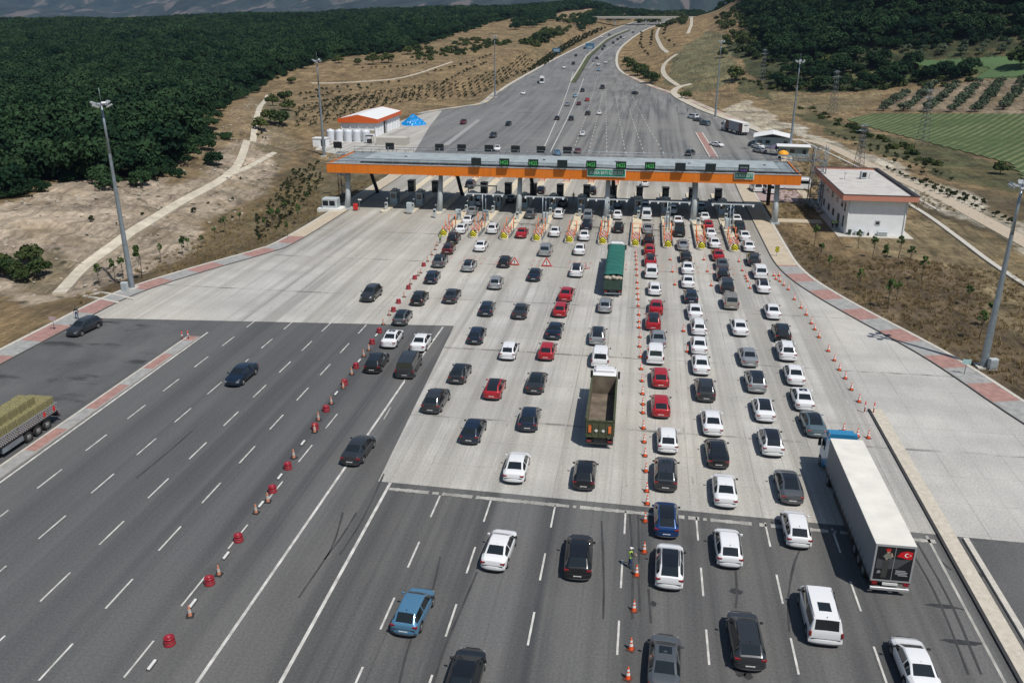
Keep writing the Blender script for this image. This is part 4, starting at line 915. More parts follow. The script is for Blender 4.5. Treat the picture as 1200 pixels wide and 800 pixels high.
# overbridge of the motorway
def overbridge():
    y = 985*K; zr = float(s_road(985))*K; a, b = -66*K, 52*K; t = empty('overbridge', (a, y, zr), R(1.5), 'pale concrete road bridge crossing the motorway far away', 'bridge'); L = b-a
    MB().box(0, L, -5, 5, 6.0, 7.1).build('deck', M('bridge_concrete', (.42, .41, .39), .9), t); MB().box(0, L, -5.1, -4.8, 7.1, 8.1).box(0, L, 4.8, 5.1, 7.1, 8.1).build('parapet', m_kerb, t)
    for f in (.22, .5, .8): MB().box(L*f-.9, L*f+.9, -4, 4, -.5, 6.0).build('pier', m_conc if False else M('pier_concrete', (.30, .30, .29), .9), t)
    MB().box(-7, 0.5, -5.5, 5.5, -3, 6.8).build('abutment', m_kerb, t); MB().box(L-.5, L+9, -5.5, 5.5, -3, 6.8).build('abutment', m_kerb, t)
overbridge()
for px, py, s, lab in ((652, 66, 1, 'blue motorway sign on posts beside the left kerb far away'), (691, 62, 1.2, 'blue overhead direction sign above the far median')):
    b = at(px, py); t = empty('direction_sign', b, 0, lab, 'road sign'); MB().bbox(-2.6*s, 2.6*s, -.08, .08, 2.6, 5.4*s, .05).build('panel', M('blue_sign_face', (.06, .16, .26), .5, var=0), t)
    for xx in (-1.6, 1.6): MB().tube((xx, .15, 0), (xx, .15, 5), .1, n=6).build('post', m_galv, t)
    for zz in (3.3, 4.1): MB().box(-1.8, 1.8, -.1, -.081, zz, zz+.22).build('white_panel', m_signwhite, t)

# triangular warning signs standing between the queues
tri = None
for px, py, s, lab in ((603, 311, 1.0, 'left'), (640.5, 312.5, 1.1, 'middle'), (686, 315.5, .55, 'small right')):
    b = at(px, py); t = empty('warning_sign', b, 0, 'triangular red-bordered warning sign standing on the concrete, the %s of three' % lab, 'warning sign', 'warning triangles before the toll islands')
    h = 1.35*s; w = 1.6*s; f = MB().wall_prism([(-w/2, .1), (w/2, .1), (0, .1+h)], -.03, .03).build('red_border', m_redp, t)
    MB().wall_prism([(-w*.33, .1+h*.13), (w*.33, .1+h*.13), (0, .1+h*.78)], -.045, -.031).build('white_face', m_signwhite, t)
    MB().wall_prism([(-.05*s, .1+h*.3), (.05*s, .1+h*.3), (.07*s, .1+h*.58), (-.07*s, .1+h*.58)], -.06, -.046).wall_prism([(-.05*s, .1+h*.18), (.05*s, .1+h*.18), (.05*s, .1+h*.25), (-.05*s, .1+h*.25)], -.06, -.046).build('exclamation_mark', m_blk, t)
    MB().tube((-.4*s, 0, 0), (-.3*s, .05, .5), .03, n=5).tube((.4*s, 0, 0), (.3*s, .05, .5), .03, n=5).tube((0, .5*s, 0), (0, .05, .9*s), .03, n=5).build('stand', m_galv, t)
for px, py, lab, kind in ((910, 300, 'yellow and black chevron sign on a short post at the edge of the beige pavement', 'chev'), (1130, 438, 'small pale blue sign on a post on the right pavement', 'blue'), (64, 386, 'small sign on a post beside the dark car parked on the left', 'blue')):
    b = at(px, py, .15); t = empty('traffic_sign', b, 0, lab, 'traffic sign'); MB().tube((0, 0, 0), (0, 0, 1.5 if kind == 'chev' else 1.7), .04, n=6).build('post', m_galv, t)
    if kind == 'chev': MB().box(-.32, .32, -.05, -.02, .7, 1.6).build('panel', m_haz, t)
    else: MB().box(-.45, .45, -.05, -.02, 1.2, 1.75).build('panel', M('pale_blue_panel', (.35, .52, .52), .5) if px > 500 else M('pale_pink_panel', (.45, .35, .36), .5), t)
for px, py, lab in ((1013, 482, 'left red-white post at the head of the right-hand island'), (1023.5, 483, 'right red-white post at the head of the right-hand island'), (214, 398, 'left red post at the head of the left-hand island'), (221, 397, 'right red post at the head of the left-hand island')):
    b = at(px, py, .15); t = empty('marker_post', b, 0, lab, 'marker post', 'red marker posts at the island heads'); MB().tube((0, 0, 0), (0, 0, 1.1), .06, n=8).build('post', m_redp, t); MB().tube((0, 0, .45), (0, 0, .7), .065, n=8).build('band', m_signwhite, t)
# ------------------------------------------------------------------ vehicles
m_tyre = M('tyre_rubber', (.018, .018, .018), .85, var=0); m_rim = M('alloy_rim', (.35, .36, .37), .35, .7, var=0)
m_trim = M('black_plastic_trim', (.022, .022, .023), .6, var=0); m_cglass = M('car_glass', (.012, .016, .018), .04, var=0, spec=.9)
m_tail = M('tail_light_red', (.22, .010, .012), .2, coat=.6, var=0); m_head = M('headlight_glass', (.28, .30, .32), .1, coat=1, var=0); m_plate = M('number_plate', (.68, .68, .66), .5, var=0)
PAINT = {}
def paint_mat(c):
    if c not in PAINT:
        col, met = {'white': ((.74, .75, .76), 0), 'silver': ((.40, .42, .43), .55), 'grey': ((.12, .13, .14), .4), 'dark grey': ((.036, .040, .046), .3), 'black': ((.008, .009, .011), .0),
                    'dark blue': ((.009, .019, .040), .2), 'red': ((.40, .012, .02), .1), 'dark red': ((.11, .012, .015), .2), 'blue': ((.10, .25, .40), .35), 'bright blue': ((.010, .05, .17), .3),
                    'blue-grey': ((.13, .19, .22), .4), 'beige': ((.33, .30, .26), .4), 'brown': ((.06, .05, .045), .4), 'light blue': ((.25, .42, .55), .2), 'green': ((.02, .06, .04), .2)}[c]
        PAINT[c] = M('car_paint_' + c.replace(' ', '_').replace('-', '_'), col, .30, met, .7, var=0)
    return PAINT[c]
# each kind: length, width, key stations from tail to nose  (y, half width, belt z, top half width, top z)
def car_spec(kind):
    if kind == 'sedan':
        L, W = 4.55, 1.80; k = [(-2.27, .70, .66, .52, .80), (-2.22, .80, .86, .60, .97), (-2.02, .86, .92, .66, 1.07), (-1.58, .89, .93, .66, 1.10), (-.92, .90, .93, .575, 1.41), (-.2, .90, .92, .60, 1.455), (.42, .90, .91, .585, 1.41), (1.22, .885, .88, .70, 1.0), (1.75, .87, .81, .66, .90), (2.1, .80, .68, .58, .76), (2.24, .70, .55, .50, .60)]
        g = dict(rg=(-1.58, -.92), roof=(-.92, .42), ws=(.42, 1.22), side=(-1.5, 1.1), wheels=(-1.35, 1.38))
    elif kind == 'hatchback':
        L, W = 4.1, 1.76; k = [(-2.05, .72, .70, .58, .86), (-2.0, .82, .90, .62, 1.0), (-1.93, .85, .93, .64, 1.05), (-1.45, .87, .95, .57, 1.42), (-.2, .88, .93, .60, 1.49), (.40, .88, .92, .585, 1.44), (1.15, .87, .89, .70, 1.02), (1.6, .85, .82, .64, .92), (1.9, .78, .68, .56, .77), (2.03, .68, .55, .50, .6)]
        g = dict(rg=(-1.93, -1.45), roof=(-1.45, .40), ws=(.40, 1.15), side=(-1.75, 1.05), wheels=(-1.22, 1.27))
    elif kind == 'suv':
        L, W = 4.45, 1.85; k = [(-2.22, .76, .78, .60, .92), (-2.17, .86, .98, .66, 1.08), (-2.08, .89, 1.02, .68, 1.14), (-1.68, .91, 1.05, .60, 1.58), (-.3, .92, 1.02, .64, 1.66), (.35, .92, 1.01, .62, 1.61), (1.12, .91, .99, .74, 1.14), (1.65, .89, .94, .70, 1.04), (2.05, .82, .80, .62, .90), (2.2, .72, .62, .54, .68)]
        g = dict(rg=(-2.08, -1.68), roof=(-1.68, .35), ws=(.35, 1.12), side=(-1.9, 1.02), wheels=(-1.32, 1.36))
    elif kind == 'wagon':
        L, W = 4.6, 1.80; k = [(-2.3, .74, .70, .58, .84), (-2.25, .84, .92, .64, 1.02), (-2.16, .87, .95, .66, 1.08), (-1.82, .89, .96, .58, 1.44), (-.2, .90, .94, .61, 1.51), (.42, .90, .93, .59, 1.45), (1.22, .885, .90, .70, 1.02), (1.75, .87, .82, .66, .92), (2.12, .80, .68, .58, .76), (2.26, .70, .55, .50, .60)]
        g = dict(rg=(-2.16, -1.82), roof=(-1.82, .42), ws=(.42, 1.22), side=(-2.0, 1.1), wheels=(-1.38, 1.38))
    elif kind == 'minivan':     # small delivery or family van
        L, W = 4.4, 1.82; k = [(-2.2, .86, .75, .72, .85), (-2.18, .89, 1.00, .74, 1.08), (-2.14, .90, 1.06, .75, 1.16), (-2.0, .91, 1.06, .70, 1.72), (-.4, .91, 1.06, .72, 1.82), (.5, .91, 1.05, .68, 1.74), (1.35, .89, 1.02, .74, 1.14), (1.75, .87, .96, .70, 1.04), (2.08, .82, .80, .62, .88), (2.2, .72, .62, .55, .66)]
        g = dict(rg=(-2.14, -2.0), roof=(-2.0, .5), ws=(.5, 1.35), side=(-1.9, 1.25), wheels=(-1.35, 1.36))
    else:                       # van
        L, W = 4.95, 1.92; k = [(-2.47, .90, .75, .76, .85), (-2.45, .94, 1.02, .78, 1.12), (-2.42, .95, 1.12, .80, 1.22), (-2.28, .955, 1.12, .76, 1.88), (-.4, .955, 1.12, .79, 1.96), (1.0, .95, 1.10, .76, 1.90), (1.72, .93, 1.06, .80, 1.22), (2.1, .90, .98, .74, 1.06), (2.38, .84, .80, .64, .88), (2.47, .74, .62, .56, .66)]
        g = dict(rg=(-2.42, -2.28), roof=(-2.28, 1.0), ws=(1.0, 1.72), side=(-2.2, 1.6), wheels=(-1.5, 1.55))
    return L, W, k, g
def car_meshes(kind):
    L, W, key, g = car_spec(kind); r = .34 if kind in ('suv', 'van') else .31
    ky = [k[0] for k in key]; A = np.array(key)
    ys = set(ky) | {-.62, -.54} | set(g['side'])
    for wc in g['wheels']:
        for o in (-1.25, -1.1, -.75, 0, .75, 1.1, 1.25): ys.add(wc+o*r)
    ys = sorted(ys); ys = [y for i, y in enumerate(ys) if i == 0 or y - ys[i-1] > .012 or y in ky]
    rows = []
    for y in ys:
        w, zb_, wt, zt = [float(np.interp(y, ky, A[:, j])) for j in (1, 2, 3, 4)]
        e_ = max(0, (abs(y)-(L/2-.75))/.75); q_ = 1-(.17 if y > 0 else .08)*(0 if kind in ('van', 'minivan') and y < 0 else 1)*e_**2; w *= q_; wt *= q_
        z0 = .24 if abs(y) < L/2-.3 else .24+.12*((abs(y)-(L/2-.3))/.3)
        for wc in g['wheels']:
            d = abs(y-wc)/r
            if d < 1.2: z0 = max(z0, .02 + r + r*1.12*math.sqrt(max(0, 1-(d/1.2)**2)))
        z0 = min(z0, zb_-.14); z1 = z0 + .10 if z0 > .3 else .36; z1 = min(max(z1, z0+.02), zb_-.10); z2 = zb_-.08
        def lerp(a, b, t): return a+(b-a)*t
        up = zt - zb_; gw = w*.965
        g0 = (lerp(gw, wt, .10), lerp(zb_, zt, .12)); g1 = (lerp(gw, wt, .84), lerp(zb_, zt, .84))
        pts = [(w*.93, z0), (w*.995, z1), (w, z2), (w*.97, zb_), g0, g1, (wt*.985, lerp(zb_, zt, .965)), (wt*.86, zt-.004), (0, zt+.012)]
        rows.append([(x, y, z) for x, z in pts] + [(-x, y, z) for x, z in reversed(pts[:-1])])
    n = len(rows[0]); V = [p for rw in rows for p in rw]
    groups = {'body': [], 'windscreen': [], 'rear_window': [], 'side_window_r': [], 'side_window_l': [], 'roof_panel': []}; bmi = []
    for i in range(len(rows)-1):
        ym = (ys[i]+ys[i+1])/2
        for j in range(n-1):
            f = (i*n+j, i*n+j+1, (i+1)*n+j+1, (i+1)*n+j); tgt = 'body'
            top = j in (7, 8)
            if top and g['ws'][0] < ym < g['ws'][1]-.06: tgt = 'windscreen'
            elif top and g['rg'][0]+.0 < ym < g['rg'][1]: tgt = 'rear_window'
            elif top and g['roof'][0] < ym < g['roof'][1]: tgt = 'roof_panel'
            elif g['side'][0] < ym < g['side'][1] and not -.62 < ym < -.54:
                if j == 4: tgt = 'side_window_r'
                elif j == n-2-4: tgt = 'side_window_l'
            groups[tgt].append(f)
            if tgt == 'body': bmi.append(1 if j in (0, n-2) else 0)
    groups['body'] += [tuple(range(n)), tuple(range((len(rows)-1)*n, len(rows)*n))]; bmi += [0, 0]
    return L, W, V, groups, bmi, g, r, key, rows, ys
def finish_mesh(me, ang=38):
    for p in me.polygons: p.use_smooth = True
    me.set_sharp_from_angle(angle=R(ang)); return me
def sub_mesh(name, V, F, mats, mi=None):
    used = sorted({i for f in F for i in f}); mp = {a: b for b, a in enumerate(used)}
    mb = MB(); mb.v = [V[i] for i in used]; mb.f = [tuple(mp[i] for i in f) for f in F]; mb.mi = mi or [0]*len(F); mb.sm = [True]*len(F)
    return finish_mesh(mb.mesh(name, mats))
CARS = {}
def car_proto(kind):
    L, W, V, G, bmi, g, r, key, rows, ys = car_meshes(kind)
    t = empty({'sedan': 'sedan_car', 'hatchback': 'hatchback_car', 'suv': 'suv_car', 'wagon': 'wagon_car', 'minivan': 'small_van', 'van': 'van'}[kind])
    pm = paint_mat('white')
    link_mesh('body', sub_mesh('body', V, G['body'], [pm, m_trim], bmi), t)
    link_mesh('windscreen', sub_mesh('windscreen', V, G['windscreen'], m_cglass), t)
    link_mesh('rear_window', sub_mesh('rear_window', V, G['rear_window'], m_cglass), t)
    link_mesh('side_window', sub_mesh('side_window', V, G['side_window_r'], m_cglass), t); link_mesh('side_window', sub_mesh('side_window', V, G['side_window_l'], m_cglass), t)
    link_mesh('roof_panel', sub_mesh('roof_panel', V, G['roof_panel'], pm), t)
    yb = -L/2
    mb = MB().box(-W/2*.86, W/2*.86, yb+.15, L/2-.2, .2, .42); mb.build('underbody', m_trim, t)
    bw = key[1][1]
    def slab(w, ye, dep, z0, z1, cv, sg):
        m = MB(); n = 12; xs = [-w+2*w*i/n for i in range(n+1)]; f = lambda x: ye-sg*cv*abs(x/w)**3
        lo = [(x, f(x), z0+.03) for x in xs]+[(x, f(x)-sg*dep, z0+.03) for x in reversed(xs)]; q = len(lo)
        mid = [(x, f(x)+sg*.03, (z0+z1)/2) for x in xs]+[(x, f(x)-sg*dep, (z0+z1)/2) for x in reversed(xs)]
        hi = [(x, f(x)-sg*.02, z1) for x in xs]+[(x, f(x)-sg*dep, z1) for x in reversed(xs)]
        fs = [tuple(range(q-1, -1, -1)), tuple(range(2*q, 3*q))]+[(k*q+i, k*q+(i+1) % q, (k+1)*q+(i+1) % q, (k+1)*q+i) for k in range(2) for i in range(q)]
        m.add(lo+mid+hi, fs); return m
    cvr = .10 if kind in ('van', 'minivan') else .20
    link_mesh('rear_bumper', finish_mesh(slab(bw*1.02, yb-.07, .30, .30, .62, cvr, -1).mesh('rear_bumper', pm)), t)
    slab(bw*.93, yb-.085, .2, .23, .37, cvr*.9, -1).build('bumper_trim', m_trim, t)
    link_mesh('front_bumper', finish_mesh(slab(key[-3][1]*.93, L/2+.05, .34, .26, .54, .34, 1).mesh('front_bumper', pm)), t)
    MB().box(-.42, .42, L/2+.0, L/2+.055, .55, .64).build('grille', m_trim, t)
    zl = key[1][2]; w1 = key[1][1]
    for s in (-1, 1):
        a, b = sorted((s*(w1-.30), s*(w1+.02)))
        if kind in ('van', 'minivan'): a, b = sorted((s*(w1-.12), s*(w1+.02))); MB().bbox(a, b, yb-.035, yb+.1, zl-.22, zl+.12, .02).build('tail_light', m_tail, t)
        else: MB().bbox(a, b, yb+.0, yb+.16, zl-.10, zl+.015, .02).build('tail_light', m_tail, t)
        hw = key[-2][1]; a, b = sorted((s*(hw-.36), s*(hw-.07))); MB().bbox(a, b, L/2-.20, L/2-.06, key[-2][2]-.13, key[-2][2]-.02, .02).build('headlight', m_head, t)
        ym = g['ws'][1]-.32; zz = key[-4][2]+.12; a, b = sorted((s*(W/2-.03), s*(W/2+.15))); MB().bbox(a, b, ym-.05, ym+.06, zz-.03, zz+.10, .02).build('wing_mirror', [pm], t)
        for wc in g['wheels']:
            wh = MB().tube((s*(W/2-.22), wc, r), (s*(W/2-.012), wc, r), r, n=18).build('wheel', m_tyre, t)
            MB().tube((s*(W/2-.02), wc, r), (s*(W/2+.0), wc, r), r*.62, n=14).build('rim', m_rim, wh)
        if kind in ('suv', 'wagon', 'van'):
            z = key[4][4]; x = key[4][3]*.93*s; MB().tube((x, g['roof'][0]+.15, z-.0), (x, g['roof'][1]-.2, z+.03), .022, n=5).build('roof_rail', m_trim, t)
    pz = .50 if kind in ('sedan',) else .70
    MB().box(-.26, .26, yb-.082, yb-.05, .45, .57).build('number_plate', m_plate, t)
    MB().box(-w1+.12, w1-.12, yb-.03, yb+.02, .60, .64).build('rear_crease', m_trim, t)
    MB().tube((0, g['roof'][0]+.2, key[4][4]-.03), (0, g['roof'][0]+.14, key[4][4]+.08), .03, .012, n=5).build('roof_antenna', m_trim, t)
    CARS[kind] = (t, L)
    return t
PAINTED = {'body', 'roof_panel', 'rear_bumper', 'front_bumper', 'wing_mirror'}
def set_mat(o, m):
    o.material_slots[0].link = 'OBJECT'; o.material_slots[0].material = m
KW = {'sedan': 'sedan', 'hatchback': 'hatchback', 'suv': 'SUV', 'wagon': 'estate car', 'minivan': 'small van', 'van': 'van'}
USED = set()
def put_car(kind, color, p, rz, label, group, black_roof=False, sunroof=False, sc=1.04):
    if kind not in CARS: car_proto(kind)
    pt, L = CARS[kind]
    if kind not in USED: t = copy_tree(pt) ; USED.add(kind)
    else: t = copy_tree(pt)
    t.location = p; t.rotation_euler = (0, 0, rz); t.scale = (sc*1.035, sc*random.uniform(.975, 1.03), sc*random.uniform(.98, 1.02))
    for o in list(t.children):
        nm = o.name.split('.')[0]
        if nm in PAINTED: set_mat(o, paint_mat('black') if (nm == 'roof_panel' and black_roof) else paint_mat(color) if nm != 'wing_mirror' or random.random() < .6 else m_trim)
    if sunroof and not black_roof:
        L_, W_, k, g = car_spec(kind); ks_ = [q[0] for q in k]; kz_ = [q[4] for q in k]; ya, yb_ = (-1.5, -.7) if kind == 'van' else (g['roof'][1]-.75, g['roof'][1]-.12)
        za, zb_ = float(np.interp(ya, ks_, kz_))+.022, float(np.interp(yb_, ks_, kz_))+.022
        MB().add([(-.36, ya, za), (.36, ya, za), (.36, yb_, zb_), (-.36, yb_, zb_), (-.36, ya, za-.05), (.36, ya, za-.05), (.36, yb_, zb_-.05), (-.36, yb_, zb_-.05)], [(0, 1, 2, 3), (7, 6, 5, 4), (0, 4, 5, 1), (1, 5, 6, 2), (2, 6, 7, 3), (3, 7, 4, 0)]).build('sunroof', m_cglass, t)
    tag(t, label, {'minivan': 'van', 'van': 'van', 'suv': 'car'}.get(kind, 'car'), group); return t
S_, H_, U_, WG, MV, VN = 'sedan', 'hatchback', 'suv', 'wagon', 'minivan', 'van'
# queue columns: (px, py, kind, colour, flags) from the booths towards the camera; flags b = black roof, s = sunroof
QUEUES = [
 ('leftmost queue', [(560, 235, U_, 'silver'), (554, 245.5, S_, 'silver'), (548.5, 256, S_, 'white'), (541, 266, S_, 'white'), (532, 277.5, U_, 'black'), (526, 289.5, H_, 'dark red', 'b'), (516, 304, U_, 'grey', 'b'), (507, 322.5, H_, 'dark blue'), (492, 347, H_, 'black'), (472, 369, H_, 'grey', 'b'), (460, 393.5, S_, 'white', 's'), (442, 421, WG, 'black')]),
 ('second queue', [(599, 231, S_, 'black'), (578, 266, U_, 'white'), (564, 286, S_, 'white'), (550, 309, H_, 'silver', 'b'), (530, 344, S_, 'dark grey'), (494, 398, S_, 'white'), (480, 426, VN, 'dark grey')]),
 ('third queue', [(634, 221, S_, 'black'), (622, 249, U_, 'grey'), (612, 271, S_, 'red'), (592, 304.5, H_, 'black'), (581.5, 329, H_, 'silver'), (571, 359, H_, 'dark blue'), (559, 390, H_, 'dark blue'), (539.5, 434, H_, 'dark grey', 'b'), (511.5, 466, U_, 'dark grey')]),
 ('fourth queue', [(660, 236, U_, 'black'), (655, 249, U_, 'white'), (650.5, 269.5, S_, 'white'), (640, 291.5, MV, 'silver'), (627, 319.5, S_, 'dark blue'), (610.5, 361.5, S_, 'dark grey'), (597, 408, H_, 'white'), (580, 452, H_, 'red', 'b'), (555, 501, H_, 'dark blue')]),
 ('fifth queue', [(694, 222, U_, 'black'), (689, 251, MV, 'silver'), (688, 261.5, U_, 'dark blue'), (685, 274, S_, 'white'), (679.5, 290, S_, 'white'), (676, 315, U_, 'white', 'b'), (664, 342, S_, 'red'), (657.5, 360, H_, 'red'), (650.5, 384, S_, 'dark blue'), (641.5, 408.5, H_, 'red'), (629, 444.5, S_, 'dark grey', 'b'), (620.5, 487, H_, 'dark blue'), (605.5, 543, S_, 'white'), (585.5, 639, S_, 'white'), (485, 711, H_, 'blue')]),
 ('sixth queue', [(723, 237, S_, 'blue-grey'), (723.5, 250, S_, 'white'), (725, 265, U_, 'black'), (709.5, 355, H_, 'silver'), (700.5, 391, U_, 'silver', 'b'), (704, 415.5, MV, 'white'), (685.5, 552, H_, 'black'), (678.5, 648, U_, 'black', 'b')]),
 ('seventh queue', [(756, 240, S_, 'blue-grey'), (757.5, 250.5, VN, 'white'), (759, 266, S_, 'silver'), (760, 279.5, U_, 'black'), (761, 290.5, H_, 'red'), (762, 303, U_, 'red', 'b'), (763, 316.5, MV, 'white'), (767, 336, H_, 'white'), (769, 357, S_, 'red'), (765.5, 374, U_, 'red', 'b'), (771, 394, S_, 'silver'), (768, 412.5, MV, 'white'), (773.5, 439, H_, 'red'), (774, 472, H_, 'red'), (782, 511.5, H_, 'white'), (780, 551.5, U_, 'dark grey', 's'), (780.5, 604, H_, 'bright blue', 'b'), (784.5, 659, U_, 'white', 'b'), (779, 772, S_, 'grey', 's')]),
 ('eighth queue', [(788, 244, S_, 'silver'), (794, 257, S_, 'white'), (795.6, 269, VN, 'black'), (800, 285, S_, 'silver'), (803.5, 299, H_, 'black'), (805.6, 312, S_, 'white'), (806, 327.5, S_, 'white'), (809.5, 345, H_, 'dark blue'), (814, 362.5, S_, 'white'), (818.5, 380, WG, 'white'), (819, 401.5, S_, 'white'), (821, 424, S_, 'white'), (826, 453.5, U_, 'dark grey'), (834, 491, S_, 'white'), (840, 526.5, S_, 'black', 'b'), (849, 570, S_, 'white'), (853, 637, H_, 'white'), (873.5, 745, U_, 'dark grey')]),
 ('ninth queue', [(821, 241, S_, 'blue-grey'), (825.5, 252.5, S_, 'white'), (829.5, 262, H_, 'red'), (832.5, 271.5, S_, 'white'), (837, 282.5, S_, 'white'), (841, 297, S_, 'red'), (846, 307.5, S_, 'grey'), (847, 319.5, U_, 'black'), (851, 333, MV, 'dark grey'), (855.6, 351, MV, 'beige'), (866, 380.5, S_, 'white'), (876.5, 415, S_, 'silver'), (885, 444, U_, 'silver', 'b'), (894.5, 476, S_, 'white', 'b'), (902.5, 514, U_, 'white', 'b'), (924, 565.5, S_, 'grey', 'b'), (932.5, 615, H_, 'white'), (959.5, 716, VN, 'white', 's')]),
 ('rightmost queue', [(855, 246, S_, 'silver'), (862.5, 255, S_, 'white'), (865.5, 264.5, MV, 'dark grey'), (872, 274.5, S_, 'white'), (877, 286.5, S_, 'white'), (883, 302.5, U_, 'dark grey'), (890, 317, MV, 'white'), (894, 333, S_, 'white', 'b'), (905, 362, S_, 'white'), (915.5, 387.5, U_, 'black'), (921, 408.5, U_, 'white'), (930.5, 435.5, S_, 'white'), (940, 463.5, S_, 'white', 's'), (952.5, 492.5, S_, 'blue-grey', 'b'), (1072, 775, S_, 'white')]),
]
for qn, cars in QUEUES:
    P = [flat(c[0], c[1]+1.0, .72) for c in cars]; n = len(cars)
    for i, c in enumerate(cars):
        a, b = P[max(0, i-1)], P[min(n-1, i+1)]
        rz = math.atan2(-(a.x-b.x), a.y-b.y); rz = max(-.07, min(.07, rz)) * .8 + random.uniform(-.012, .012)
        fl_ = c[4] if len(c) > 4 else ''
        who = '%s %s' % (c[3], KW[c[2]]) + (' with black roof' if 'b' in fl_ else ' with sunroof' if 's' in fl_ else '')
        sh = qn.split(',')[0]
        pos = 'at the rear end' if i == n-1 else 'at the front' if i == 0 else '%s from the booths' % ORD[i+1]
        put_car(c[2], c[3], (P[i].x, P[i].y, .013), rz, '%s, %s in the %s' % (who, pos, sh), 'cars queueing for the toll booths', 'b' in fl_, 's' in fl_)
# loose cars of the plaza: (px, py, kind, colour, heading, label)
for px, py, k, c, rz, lab in [
    (420.5, 523, S_, 'dark grey', -.02, 'dark grey sedan driving alone on the asphalt beside the long white line'),
    (435, 342.5, U_, 'dark grey', math.pi-.04, 'dark SUV facing the camera on the pale concrete left of the drums'),
    (283, 436, S_, 'dark blue', math.pi-.02, 'old dark blue sedan facing the camera in the left carriageway'),
    (98, 381, WG, 'dark grey', math.pi-.10, 'dark estate car parked by the left pavement, facing the camera'),
    (545, 790, S_, 'black', 0, 'black car cut off by the bottom edge of the photo'),
    (552, 215, MV, 'dark blue', 0, 'dark blue van just past the booths behind the canopy'),
    (756, 213, H_, 'white', 0, 'white hatchback alone on the concrete behind the canopy'),
    (885.5, 219, VN, 'white', .12, 'white van parked on the paved yard behind the canopy, the left one'),
    (900, 221, VN, 'white', .12, 'white van parked on the paved yard behind the canopy, the right one'),
    (809, 178, U_, 'dark grey', -.35, 'dark SUV beyond the right part of the canopy near the red island'),
    (840, 168, S_, 'white', -2.3, 'white car crossing beyond the canopy, right of the red island'),
    (885, 166.5, S_, 'blue-grey', .55, 'blue-grey car parked by the site office, farthest of three'), (888, 170, S_, 'white', .55, 'white car parked by the site office, middle of three'), (890, 175, S_, 'silver', .55, 'silver car parked by the site office, nearest of three'),
    (812, 136, VN, 'white', .62, 'white van parked on the right shoulder, farthest of three vehicles'), (818, 139, S_, 'grey', .62, 'grey car parked between two vehicles on the right shoulder'), (826, 143.5, MV, 'blue-grey', .62, 'blue-grey van parked on the right shoulder before the lorry')]:
    p = at(px, py+1, .72); put_car(k, c, (p.x, p.y, (p.z-.72)+.012), rz, lab, None, False, False)
# motorway traffic behind the plaza
def road_heading(y):
    a, b = (y-15)/K, (y+15)/K; xa = (np.interp(a, LEY, LEX)+np.interp(a, REY, REX))/2; xb = (np.interp(b, LEY, LEX)+np.interp(b, REY, REX))/2; return math.atan2(-(xb-xa), (b-a))
TR = [(543, 143.5, U_, 'dark red', 1), (578, 159, U_, 'dark grey', 1), (596, 145, S_, 'black', 1), (583, 174, S_, 'white', 1), (613, 109, S_, 'white', 1), (661, 79, S_, 'white', 1), (672, 74.5, U_, 'black', 1), (675, 65, S_, 'dark grey', 1), (685.5, 56.5, S_, 'black', 1), (705, 43.5, S_, 'white', 1), (714, 41, S_, 'dark grey', 1),
      (652.5, 179, S_, 'blue', 0), (677, 177, H_, 'dark red', 0), (653, 138.5, S_, 'black', 0), (669.5, 139, U_, 'black', 0), (665, 122.5, S_, 'silver', 0), (678.5, 121.5, H_, 'dark red', 0), (688, 117, H_, 'red', 0), (689, 133, U_, 'black', 0), (702.7, 132.5, S_, 'white', 0), (683, 157, H_, 'white', 0), (682.5, 106, U_, 'black', 0), (674, 112.5, H_, 'light blue', 0), (705.6, 102.5, VN, 'black', 0), (702, 82, H_, 'light blue', 0), (701, 75.5, S_, 'white', 0), (696, 71, S_, 'silver', 0), (699.5, 68.5, U_, 'black', 0), (710, 73, MV, 'white', 0), (708.5, 54.5, U_, 'dark grey', 0), (706, 57.5, S_, 'black', 0), (718.8, 50.5, U_, 'black', 0), (724, 46, S_, 'black', 0), (727.7, 44, U_, 'dark grey', 0), (731, 44.5, VN, 'white', 0), (742, 38, S_, 'grey', 0)]
TR = [t_ for t_ in TR]; nl = nr = 0
for px, py, k, c, opp in sorted(TR, key=lambda q: -q[1]):
    p = at(px, py, .6); z = float(s_road(p.y/K))*K
    if opp: nl += 1; lab = '%s %s coming towards the plaza, %s from the canopy' % (c, KW[k], ORD[nl])
    else: nr += 1; lab = '%s %s leaving along the motorway, %s from the canopy' % (c, KW[k], ORD[nr])
    sl_ = -math.atan((float(s_road(p.y/K+4))-float(s_road(p.y/K-4)))/8)
    o = put_car(k, c, (p.x, p.y, z+.02), road_heading(p.y) + (math.pi if opp else 0), lab, 'cars on the motorway behind the plaza')
p = at(744, 109, .6); put_car(S_, 'black', (p.x, p.y, float(s_road(p.y/K))*K+.02), .5, 'dark car stopped on the right shoulder of the motorway bend', None)
for t, _ in CARS.values():      # the patterns themselves are not part of the scene
    for o in list(t.children_recursive): bpy.data.objects.remove(o)
    bpy.data.objects.remove(t)

